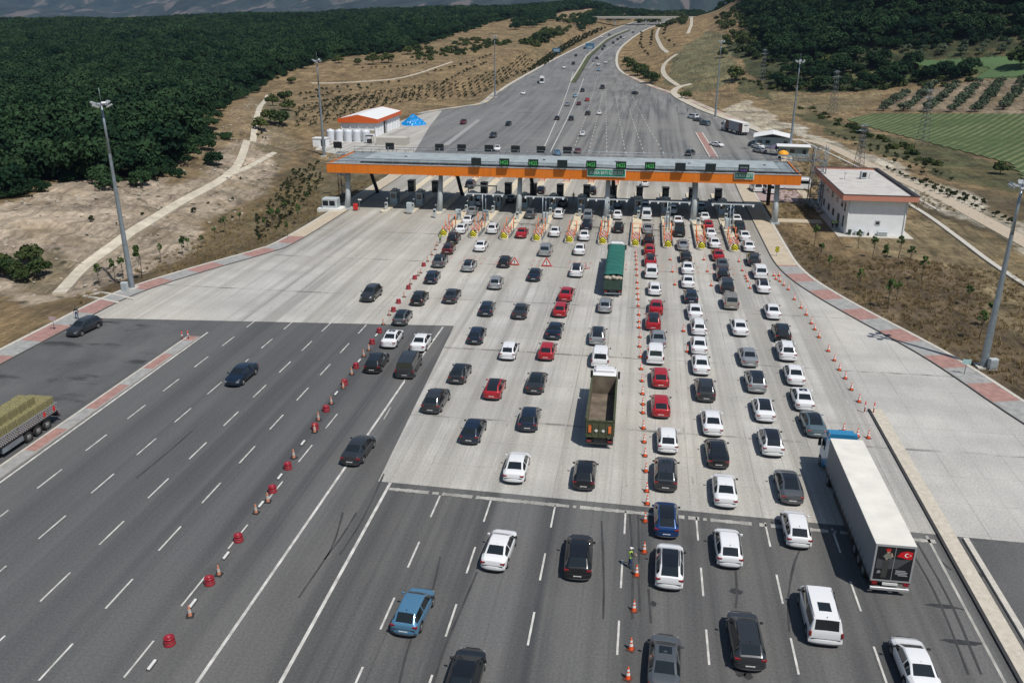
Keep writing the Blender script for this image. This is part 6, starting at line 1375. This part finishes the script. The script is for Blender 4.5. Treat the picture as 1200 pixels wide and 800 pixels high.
ppl(516, 285, R(160), 'person in a lime vest standing by the drum row before the toll island', arms='forward', trousers=(.03, .035, .04), cap=(.05, .05, .05), dz=.02)
ppl(975, 268, R(200), 'left of two people in yellow vests beside the control building', arms='side', trousers=(.02, .02, .03), dz=.14); ppl(979.5, 268, R(150), 'right of two people in yellow vests beside the control building', arms='side', trousers=(.02, .02, .03), cap=(.02, .02, .02), dz=.14)
ppl(91, 375, R(200), 'person in dark clothes standing behind the dark parked car on the left', arms='side', vest=(.02, .022, .03), vest_m='dark_jacket', cap=(.02, .02, .02), dz=.15)
for px, py, l in ((785.5, 121.5, 'person in black on the far right pavement, nearest the bend'), (793.5, 131, 'person in black beside the far right kerb, left of the parked vans'), (805.5, 132.5, 'person in black standing just left of the parked white van')):
    ppl(px, py, 1.0, l, arms='side', vest=(.012, .012, .014), vest_m='black_jacket', cap=(.02, .02, .02), dz=.12, sc=1.05)
ppl(672, 236, R(180), 'toll worker in a yellow vest between two booths under the canopy', arms='side', trousers=(.02, .02, .03), dz=.22)
# ------------------------------------------------------------------ vegetation
def leaf_mat(name, dark, light, rough=.85):
    t = NT(name, rough); t.b.inputs['Specular IOR Level'].default_value = .08; tc = t.n('ShaderNodeTexCoord').outputs['Object']; oi = t.n('ShaderNodeObjectInfo')
    n1 = t.noise((.45, .45, .45), 3, .6, src=tc); n2 = t.noise((3, 3, 3), 3, .7, src=tc); v = t.math('ADD', t.math('MULTIPLY', n1, .55), t.math('MULTIPLY', n2, .45))
    v = t.math('ADD', v, t.math('MULTIPLY', t.math('SUBTRACT', oi.outputs['Random'], .5), .28))
    big = t.noise((.012, .012, .012), 4, .6); med_ = t.noise((.06, .06, .06), 3, .6, loc=(4, 4, 4)); v = t.math('ADD', v, t.math('MULTIPLY', t.math('SUBTRACT', t.math('ADD', big, med_), 1.), .45))
    return t.out(t.ramp(v, [(.30, dark), (.70, light)]))
m_forest = leaf_mat('wood_foliage', (.006, .021, .011), (.036, .072, .029)); m_olive = leaf_mat('olive_foliage', (.05, .075, .045), (.12, .15, .095)); m_bush = leaf_mat('bush_foliage', (.022, .042, .016), (.085, .105, .035))
m_dry = leaf_mat('dry_grass', (.16, .12, .06), (.34, .26, .14), .9); m_shrub = leaf_mat('shrub_foliage', (.018, .028, .013), (.05, .06, .026)); m_bark = M('bark', (.085, .065, .048), .95, var=.3, scale=4); m_light_leaf = leaf_mat('young_foliage', (.04, .075, .025), (.11, .16, .05))
def crown_mesh(name, mat, rx, rz, nc, nl, leaf, seed, zc, flat_=.55, mi_bark=None, spread=.34):
    rg = np.random.default_rng(seed)
    d = rg.normal(size=(nc, 3)); d /= np.linalg.norm(d, axis=1)[:, None]; d[:, 2] = np.abs(d[:, 2])*1.0-.25; rad = rg.uniform(.45, .82, nc)[:, None]
    C = d*rad*np.array([rx, rx*rg.uniform(.8, 1.1), rz])+np.array([0, 0, zc]); S = rg.uniform(.7, 1.2, nc)*spread*rx
    P = np.repeat(C, nl, 0); o = rg.normal(size=(nc*nl, 3)); o /= np.linalg.norm(o, axis=1)[:, None]; o *= (rg.uniform(.35, 1, (nc*nl, 1))**.4); o[:, 2] *= .75
    P = P+o*np.repeat(S, nl)[:, None]; n = len(P)
    nrm = o+rg.normal(size=(n, 3))*.55+np.array([0, 0, .35]); nrm /= np.linalg.norm(nrm, axis=1)[:, None]
    a = np.cross(nrm, rg.normal(size=(n, 3))); a /= np.linalg.norm(a, axis=1)[:, None]; b = np.cross(nrm, a); s = (leaf*rg.uniform(.6, 1.3, n))[:, None]
    V = np.stack([P-a*s-b*s*.6, P+a*s-b*s*.6, P+a*s*.7+b*s*.7, P-a*s*.7+b*s*.7], 1).reshape(-1, 3); F = np.arange(n*4).reshape(n, 4)
    return np_mesh(name, V, F, mat, smooth=False)
def trunk_mb(h, r, zc, rx, seed):
    rg = random.Random(seed); mb = MB(); mb.tube((0, 0, -.4), (.05*h*rg.uniform(-1, 1), .05*h*rg.uniform(-1, 1), h*.55), r, r*.6, n=8)
    for k in range(5):
        a = math.tau*k/5+rg.uniform(-.4, .4); mb.tube((0, 0, h*(.35+.05*k)), (math.cos(a)*rx*.55, math.sin(a)*rx*.55, zc+rg.uniform(-.1, .3)*rx), r*.5, r*.15, n=6)
    return mb
hidden = bpy.data.collections.new('plant_patterns')
def scatter(name, pts, sc, protos, label_kind='stuff'):
    me = bpy.data.meshes.new(name); me.vertices.add(len(pts)); me.vertices.foreach_set('co', np.asarray(pts, np.float32).ravel()); me.update()
    a = me.attributes.new('sc', 'FLOAT', 'POINT'); a.data.foreach_set('value', np.asarray(sc, np.float32)); rr = me.attributes.new('rz', 'FLOAT', 'POINT'); rr.data.foreach_set('value', RNG.uniform(0, 6.28, len(pts)).astype(np.float32))
    ix = me.attributes.new('pick', 'INT', 'POINT'); ix.data.foreach_set('value', RNG.integers(0, len(protos), len(pts)).astype(np.int32))
    o = link_mesh(name, me); col = bpy.data.collections.new(name+'_patterns')
    for k, pm in enumerate(protos): po = bpy.data.objects.new('p%02d' % k, pm); col.objects.link(po)
    ng = bpy.data.node_groups.new(name+'_scatter', 'GeometryNodeTree'); ng.interface.new_socket('Geometry', in_out='INPUT', socket_type='NodeSocketGeometry'); ng.interface.new_socket('Geometry', in_out='OUTPUT', socket_type='NodeSocketGeometry')
    N = ng.nodes; gi = N.new('NodeGroupInput'); go = N.new('NodeGroupOutput'); ip = N.new('GeometryNodeInstanceOnPoints'); ci = N.new('GeometryNodeCollectionInfo')
    ci.inputs['Collection'].default_value = col; ci.inputs['Separate Children'].default_value = True; ci.inputs['Reset Children'].default_value = True; ip.inputs['Pick Instance'].default_value = True
    def attr(nm, ty):
        x = N.new('GeometryNodeInputNamedAttribute'); x.data_type = ty; x.inputs['Name'].default_value = nm; return x.outputs[0]
    cx = N.new('ShaderNodeCombineXYZ'); ng.links.new(attr('rz', 'FLOAT'), cx.inputs[2]); e2r = N.new('FunctionNodeEulerToRotation'); ng.links.new(cx.outputs[0], e2r.inputs[0])
    ng.links.new(gi.outputs[0], ip.inputs['Points']); ng.links.new(ci.outputs[0], ip.inputs['Instance']); ng.links.new(attr('pick', 'INT'), ip.inputs['Instance Index']); ng.links.new(e2r.outputs[0], ip.inputs['Rotation']); ng.links.new(attr('sc', 'FLOAT'), ip.inputs['Scale']); ng.links.new(ip.outputs[0], go.inputs[0])
    md = o.modifiers.new('scatter', 'NODES'); md.node_group = ng; o['kind'] = label_kind; return o
def pts_in(poly, step, jit=.45, keep=1.0, noise_cut=None):
    xs = [p[0] for p in poly]; ys = [p[1] for p in poly]; X, Y = np.meshgrid(np.arange(min(xs), max(xs), step), np.arange(min(ys), max(ys), step)); X = X.ravel()+RNG.uniform(-jit, jit, X.size)*step; Y = Y.ravel()+RNG.uniform(-jit, jit, Y.size)*step
    m = pip(poly, X, Y) & (RNG.random(X.size) < keep)
    if noise_cut is not None: m &= (np.sin(X*.045+2*np.sin(Y*.03))*np.cos(Y*.05+1.7*np.sin(X*.021)) > noise_cut)
    return X[m], Y[m]
forest_protos = [crown_mesh('crown', m_forest, 3.5+.5*(k % 3), 2.9+.4*(k % 2), 26, 46, .30, 40+k, 3.6) for k in range(6)]
def visible(X, Y, margin=140):
    # keep what the photo's wedge of view (with a margin for other viewpoints) could see
    dx = X*cR.x+Y*cR.y; dy = X*-math.sin(PSI)+Y*math.cos(PSI); return (np.abs(dx) < dy*.64+margin) & (dy > 0)
def forest(name, poly, step, grow=1.0, protos=forest_protos, holes=(), keep=1.0, cut=None, lo=.75, hi=1.35):
    X, Y = pts_in(poly, step, keep=keep, noise_cut=cut); m = visible(X, Y)
    for cx, cy, a, b in holes: m &= ((X-cx)/a)**2+((Y-cy)/b)**2 > 1+RNG.uniform(-.35, .35, X.size)
    X, Y = X[m], Y[m]; Z = H(X, Y)-.6; s = RNG.uniform(lo, hi, X.size)*grow*(1+.12*np.sin(X*.02)*np.cos(Y*.023)); return scatter(name, np.stack([X, Y, Z], 1), s, protos)
glades = [(a, b, c*1.05, d*1.05) for a, b, c, d in OPEN]
forest('wood', FL_POLY, 5.3, holes=glades, lo=.5, hi=1.65); forest('wood', FR_POLY, 5.4, lo=.5, hi=1.65)
for edge in (fl, fr):       # the ragged fringe of the woods
    E_ = resample(edge, 3.0); X = np.array([p.x for p in E_]*2)+RNG.normal(0, 3.2, 2*len(E_)); Y = np.array([p.y for p in E_]*2)+RNG.normal(0, 3.2, 2*len(E_)); m = visible(X, Y); X, Y = X[m], Y[m]
    scatter('wood_edge', np.stack([X, Y, H(X, Y)-.8], 1), RNG.uniform(.3, .8, X.size), forest_protos)
bush_protos = [crown_mesh('bush', m_bush, 1.9, 1.5, 12, 26, .26, 80+k, 1.0) for k in range(4)]
forest('scrub', px_poly([(905, 106), (893, 78), (960, 70), (1010, 70), (1070, 78), (1160, 84), (1130, 94), (1060, 101), (1030, 107)]), 4.2, 1.5, bush_protos+forest_protos[:1], cut=-.75, lo=.6, hi=1.1)
forest('scrub', px_poly([(838, 20), (868, 8), (885, 40), (905, 70), (900, 85), (862, 60), (850, 45)]), 7, 1.5, bush_protos, keep=.45)
forest('scrub', px_poly([(1060, 100), (1180, 88), (1260, 80), (1260, 92), (1150, 96), (1090, 104)]), 5, 1.2, bush_protos, keep=.5, cut=.0)
forest('scrub', px_poly([(640, 20), (700, 14), (790, 12), (830, 8), (800, 30), (740, 26), (690, 24), (655, 34)]), 9, 2.0, bush_protos, keep=.55, cut=.1)
forest('scrub', px_poly([(610, 52), (640, 36), (668, 32), (660, 42), (630, 56)]), 5, 1.5, bush_protos, keep=.8)
forest('scrub', px_poly([(860, 96), (905, 112), (965, 140), (1060, 182), (1120, 205), (1080, 180), (990, 143), (905, 100), (870, 84)]), 4, .7, bush_protos, keep=.6, cut=-.3)
forest('scrub', px_poly([(470, 66), (520, 58), (545, 45), (600, 50), (560, 62), (500, 72)]), 5, 1.1, bush_protos, keep=.5, cut=-.2)
for pl_ in ([(600, 24), (640, 16), (650, 24), (625, 34), (600, 36)], [(690, 22), (745, 13), (800, 8), (820, 11), (760, 20), (715, 27)], [(650, 8), (720, 5), (800, 4), (860, 4), (860, 7), (760, 9), (670, 12)], [(668, 34), (690, 22), (700, 26), (684, 38)]):
    forest('wood', px_poly(pl_), 7.5, .9, keep=.85)
# dense planted rows (too many to count)
sm_protos = [crown_mesh('row_shrub', m_shrub, .55, .6, 6, 16, .13, 120+k, .5) for k in range(3)]
X, Y = pts_in(px_poly([(345, 152), (346, 128), (400, 113), (470, 104), (540, 97), (590, 80), (615, 62), (625, 72), (600, 92), (560, 113), (500, 117), (430, 130), (385, 145)]), 2.1, .12); 
m_ = (np.mod(X*.5+Y*.12, 1.9) < 1.2); X, Y = X[m_], Y[m_]; scatter('planted_rows', np.stack([X, Y, H(X, Y)], 1), RNG.uniform(.5, 1.35, X.size)*(RNG.random(X.size) > .12), sm_protos)
X, Y = pts_in(px_poly([(612, 88), (640, 66), (668, 48), (700, 35), (712, 33), (690, 44), (665, 58), (640, 76)]), 2.6, .3); scatter('planted_rows', np.stack([X, Y, H(X, Y)], 1), RNG.uniform(1.2, 2.4, X.size), sm_protos)
X, Y = pts_in(px_poly([(300, 255), (345, 200), (375, 190), (378, 215), (345, 250), (300, 285)]), 1.6, .4, .8); scatter('planted_rows', np.stack([X, Y, H(X, Y)], 1), RNG.uniform(.4, 1.2, X.size), sm_protos)
# dry grass tufts and stones on the open ground
def tuft_mesh(seed, n=26, h=.38):
    rg = np.random.default_rng(seed); V = []; 
    for k in range(n):
        a = rg.uniform(0, 6.28); r = rg.uniform(0, .3); x, y = r*math.cos(a), r*math.sin(a); l = rg.uniform(.5, 1)*h; ox, oy = rg.normal(0, .14, 2); w = .03; b = rg.uniform(0, 3.14)
        V += [(x-w*math.cos(b), y-w*math.sin(b), -.03), (x+w*math.cos(b), y+w*math.sin(b), -.03), (x+ox+.006, y+oy, l), (x+ox-.006, y+oy, l)]
    return np_mesh('tuft', np.array(V), np.arange(n*4).reshape(n, 4), m_dry, False)
tufts = [tuft_mesh(k) for k in range(4)]
for pl_, st, kp, cut in (([(905, 262), (985, 305), (1065, 303), (1240, 330), (1300, 500), (1100, 425), (1000, 370), (925, 320)], .8, .6, -.5), ([(60, 398), (90, 345), (190, 300), (300, 245), (340, 200), (372, 190), (374, 255), (340, 280), (150, 336)], 1.0, .6, -.4), ([(400, 210), (470, 210), (440, 235), (380, 262)], 1.2, .6, None),
                         ([(1062, 242), (1090, 258), (1200, 340), (1240, 400), (1240, 320), (1110, 240), (1080, 225)], 1.0, .6, -.3), ([(935, 178), (985, 200), (1010, 232), (960, 255), (908, 258), (908, 226)], 1.0, .6, None)):
    X, Y = pts_in(px_poly(pl_), st, .5, kp, cut); dr_ = np.minimum(X/K-np.interp(Y/K, REY, REX), 99); dl2 = np.interp(Y/K, LEY, LEX)-X/K; mm = np.maximum(dr_, dl2) > 4.8; X, Y = X[mm], Y[mm]; scatter('dry_grass', np.stack([X, Y, H(X, Y)], 1), RNG.uniform(.6, 1.7, X.size), tufts)
def stone(seed):
    bm = bmesh.new(); bmesh.ops.create_icosphere(bm, subdivisions=1, radius=.3); rg = random.Random(seed)
    for v in bm.verts: v.co *= rg.uniform(.7, 1.2); v.co.z *= .6
    me = bpy.data.meshes.new('stone'); bm.to_mesh(me); bm.free(); me.materials.append(m_rubble); return me
stones = [stone(k) for k in range(3)]
for pl_, st, kp in (([(0, 238), (60, 216), (185, 211), (300, 112), (330, 190), (300, 240), (205, 304), (110, 343), (0, 360)], 2.2, .35), ([(890, 160), (1000, 200), (1150, 265), (1240, 320), (1240, 290), (1100, 225), (960, 160)], 1.6, .35)):
    X, Y = pts_in(px_poly(pl_), st, .5, kp); scatter('stones', np.stack([X, Y, H(X, Y)], 1), RNG.uniform(.4, 1.6, X.size), stones)
X, Y = pts_in(px_poly([(0, 236), (60, 216), (185, 211), (240, 180), (300, 130), (335, 190), (300, 240), (205, 304), (110, 343), (0, 360)]), 4.5, .5, .4, .15); scatter('dry_scrub', np.stack([X, Y, H(X, Y)], 1), RNG.uniform(.4, 1.3, X.size), sm_protos)

# trees and bushes one can tell apart
TP = {}
def plant(kind, px, py, s, label, cat, group=None, world=None):
    if kind not in TP:
        cfg = {'tree': ('broadleaf_tree', 6.2, .22, 2.7, 2.5, 4.3, 22, 40, .26, m_forest), 'bush': ('round_bush', 1.2, .10, 2.0, 1.7, 1.35, 16, 36, .2, m_bush), 'olive': ('olive_tree', 1.5, .16, 2.0, 1.75, 1.75, 16, 32, .20, m_olive),
               'sapling': ('young_tree', 2.0, .05, .55, .95, 1.9, 9, 20, .10, m_light_leaf), 'shrub': ('small_shrub', .5, .05, .6, .65, .6, 6, 18, .12, m_shrub)}[kind]
        TP[kind] = [(cfg, link_crown, tm) for link_crown, tm in [(crown_mesh('crown', cfg[9], cfg[3], cfg[4], cfg[6], cfg[7], cfg[8], 200+k*7+len(kind), cfg[5]), trunk_mb(cfg[1]*1.6, cfg[2], cfg[5]-.2*cfg[3], cfg[3], k).mesh('trunk', m_bark)) for k in range(3)]]
    cfg, cm, tm = random.choice(TP[kind]); p = world if world is not None else at(px, py)
    t = empty(cfg[0], p, random.uniform(0, 6.28), label, cat, group); t.scale = (s, s, s*random.uniform(.9, 1.1)*(.95 if kind != 'sapling' else 1.15)); link_mesh('trunk', tm, t); link_mesh('crown', cm, t); return t
side_words = {}
def series(kind, pts, fmt, cat, group=None, smin=.8, smax=1.2):
    pts = sorted(pts)
    for i, q in enumerate(pts): plant(kind, q[0], q[1], q[2] if len(q) > 2 else random.uniform(smin, smax), fmt % ORD[i+1], cat, group)
series('bush', [(6, 324, 1.15), (20, 325, 1.0), (36, 309, 1.25), (47, 325, 1.1), (26, 330, .8), (1, 316, 1.1)], 'dark round bush in the hollow at the left edge, %s from the left', 'bush', 'bushes left of the dirt track')
series('bush', [(305, 153, 1.7), (317, 145, 1.9), (329, 147, 2.2), (320, 124, 1.7), (334, 119, 2.0), (338, 130, 1.8), (342, 98, 1.5)], 'dark bush beside the dirt track behind the left mast, %s from the left', 'bush', 'bushes left of the mast')
series('bush', [(397, 74, 1.8), (419, 76, 1.5), (437, 76, 2.6), (455, 74, 2.4), (478, 64, 2.2), (490, 63, 2.2), (503, 62, 2.0)], 'green bush on the dry slope behind the warehouse, %s from the left', 'bush', 'bushes on the left slope')
series('bush', [(735, 76, 1.9), (740, 83, 2.4), (747, 89, 2.5), (753, 85, 1.9), (757, 92, 2.1), (762, 98, 2.5), (768, 95, 1.8)], 'dark bush on the bank inside the right bend of the motorway, %s from the left', 'bush', 'bushes inside the motorway bend')
series('bush', [(862, 95, 2.6), (871, 57, 3.2), (878, 66, 2.2), (846, 68, 1.8), (853, 56, 2.0), (803, 116, 1.6), (890, 40, 3.0)], 'bush on the right hillside below the wood, %s from the left', 'bush', 'bushes on the right hillside')
series('tree', [(627, 50), (637, 48), (650, 45), (675, 30), (684, 27), (690, 24)], 'dark tree among the dry fields left of the far motorway, %s from the left', 'tree', 'trees left of the far motorway', .8, 1.2)
plant('bush', 1196, 80, 3.6, 'large dark round tree at the right edge beside the green field', 'tree'); plant('bush', 1172, 204, 1.3, 'dark bush at the right edge below the crop field', 'bush')
series('sapling', [(954, 288), (1005, 292), (961, 306), (1022, 302), (1052, 303), (1066, 312), (1035, 318), (971, 323), (1006, 342), (1050, 352), (1041, 362), (1080, 330), (1132, 358), (1146, 398), (1160, 384)], 'thin young tree on the dry lawn before the control building, %s from the left', 'tree', 'young trees on the right lawn', .95, 1.5)
series('sapling', [(144, 325), (189, 306), (215, 300), (221, 295), (252, 280), (265, 274), (282, 264), (237, 291), (135, 332), (166, 326, 1.7), (118, 335, 1.3)], 'young tree beside the sandy slope left of the plaza, %s from the left', 'tree', 'young trees by the sandy slope', .8, 1.3)
series('sapling', [(337, 278), (360, 242), (319, 268), (311, 273), (335, 254), (350, 262), (327, 262)], 'thin young tree on the grass behind the left pavement, %s from the left', 'tree', 'young trees behind the left pavement', .9, 1.4)
# small planted shrubs in rows: nothing tells them apart
def shrub_row(pxs, n, label, group, s0, s1):
    P = [at(*q) for q in pxs]; cum_ = [0]
    for a, b in zip(P, P[1:]): cum_.append(cum_[-1]+(b-a).length)
    for k in range(n):
        s = cum_[-1]*(k+random.uniform(-.25, .25))/max(1, n-1); s = min(max(s, 0), cum_[-1]); j = max(i for i in range(len(P)-1) if cum_[i] <= s+1e-6); f = (s-cum_[j])/max(1e-6, cum_[j+1]-cum_[j]); q = P[j].lerp(P[j+1], f); q.z = Hs(q.x, q.y)
        plant('shrub', 0, 0, random.uniform(s0, s1), label, 'shrub', group, world=q)
for row in ([(352, 113), (380, 106), (420, 102), (470, 97)], [(356, 118), (390, 110), (430, 105)], [(425, 81), (470, 80), (500, 75)], [(520, 98), (545, 85), (570, 75)], [(500, 88), (540, 78), (575, 66)]): shrub_row(row, 13, 'small dark shrub in a planted row on the dry slope behind the warehouse', 'planted shrubs on the left slope', 1.2, 2.0)
for row in ([(975, 158), (1020, 180), (1080, 205)], [(1000, 165), (1050, 186), (1100, 206)], [(1020, 172), (1075, 192), (1115, 212)], [(1040, 200), (1075, 215), (1110, 232)], [(1085, 215), (1110, 225), (1150, 240)], [(1110, 228), (1150, 248), (1185, 262)]): shrub_row(row, 10, 'small dark shrub in a planted row on the pale gravel right of the plaza', 'planted shrubs on the right gravel', .9, 1.5)
for row in ([(752, 40), (750, 55), (758, 66)], [(783, 30), (776, 45), (790, 55)], [(765, 38), (762, 55)]): shrub_row(row, 9, 'small dark shrub in a planted row on the hillside right of the far motorway', 'planted shrubs on the right hillside', 1.6, 2.8)
# olive orchards
cnt = 0
for poly_px, st, lab in (([(1022, 131), (1040, 118), (1062, 110), (1120, 98), (1290, 92), (1300, 132)], 6.6, 'grey-green olive tree in the orchard above the green crop field'), ([(1035, 62), (1110, 54), (1240, 46), (1290, 60), (1180, 64), (1080, 67)], 6.61, 'grey-green olive tree in the upper orchard before the dark wood')):
    poly = px_poly(poly_px); xs = [p[0] for p in poly]; ys = [p[1] for p in poly]; ang = R(-28); c_, s_ = math.cos(ang), math.sin(ang); cx, cy = np.mean(xs), np.mean(ys); k = 0
    for i in range(-40, 40):
        for j in range(-40, 40):
            x = cx+(i*st*1.25)*c_-(j*st*.8)*s_+random.uniform(-.5, .5); y = cy+(i*st*1.25)*s_+(j*st*.8)*c_+random.uniform(-.5, .5)
            if k < 185 and pip(poly, np.array([x]), np.array([y]))[0] and visible(np.array([x]), np.array([y]), 15)[0]:
                plant('olive', 0, 0, random.uniform(.95, 1.35)*(1 if st < 8 else 1.35), lab, 'olive tree', lab.replace('grey-green olive tree', 'olive trees'), world=Vector((x, y, Hs(x, y)))); k += 1

# ------------------------------------------------------------------ air
hz = MB().box(-9300, 7000, -140, 12600, -260, 1500).build('haze', None)
hm = bpy.data.materials.new('haze'); hm.use_nodes = True; nt = hm.node_tree; nt.nodes.clear(); ou = nt.nodes.new('ShaderNodeOutputMaterial'); pv = nt.nodes.new('ShaderNodeVolumePrincipled')
pv.inputs['Color'].default_value = (.45, .63, .92, 1); pv.inputs['Density'].default_value = .00006; pv.inputs['Anisotropy'].default_value = .2; nt.links.new(pv.outputs[0], ou.inputs['Volume'])
hz.data.materials.clear(); hz.data.materials.append(hm); hz['kind'] = 'stuff'
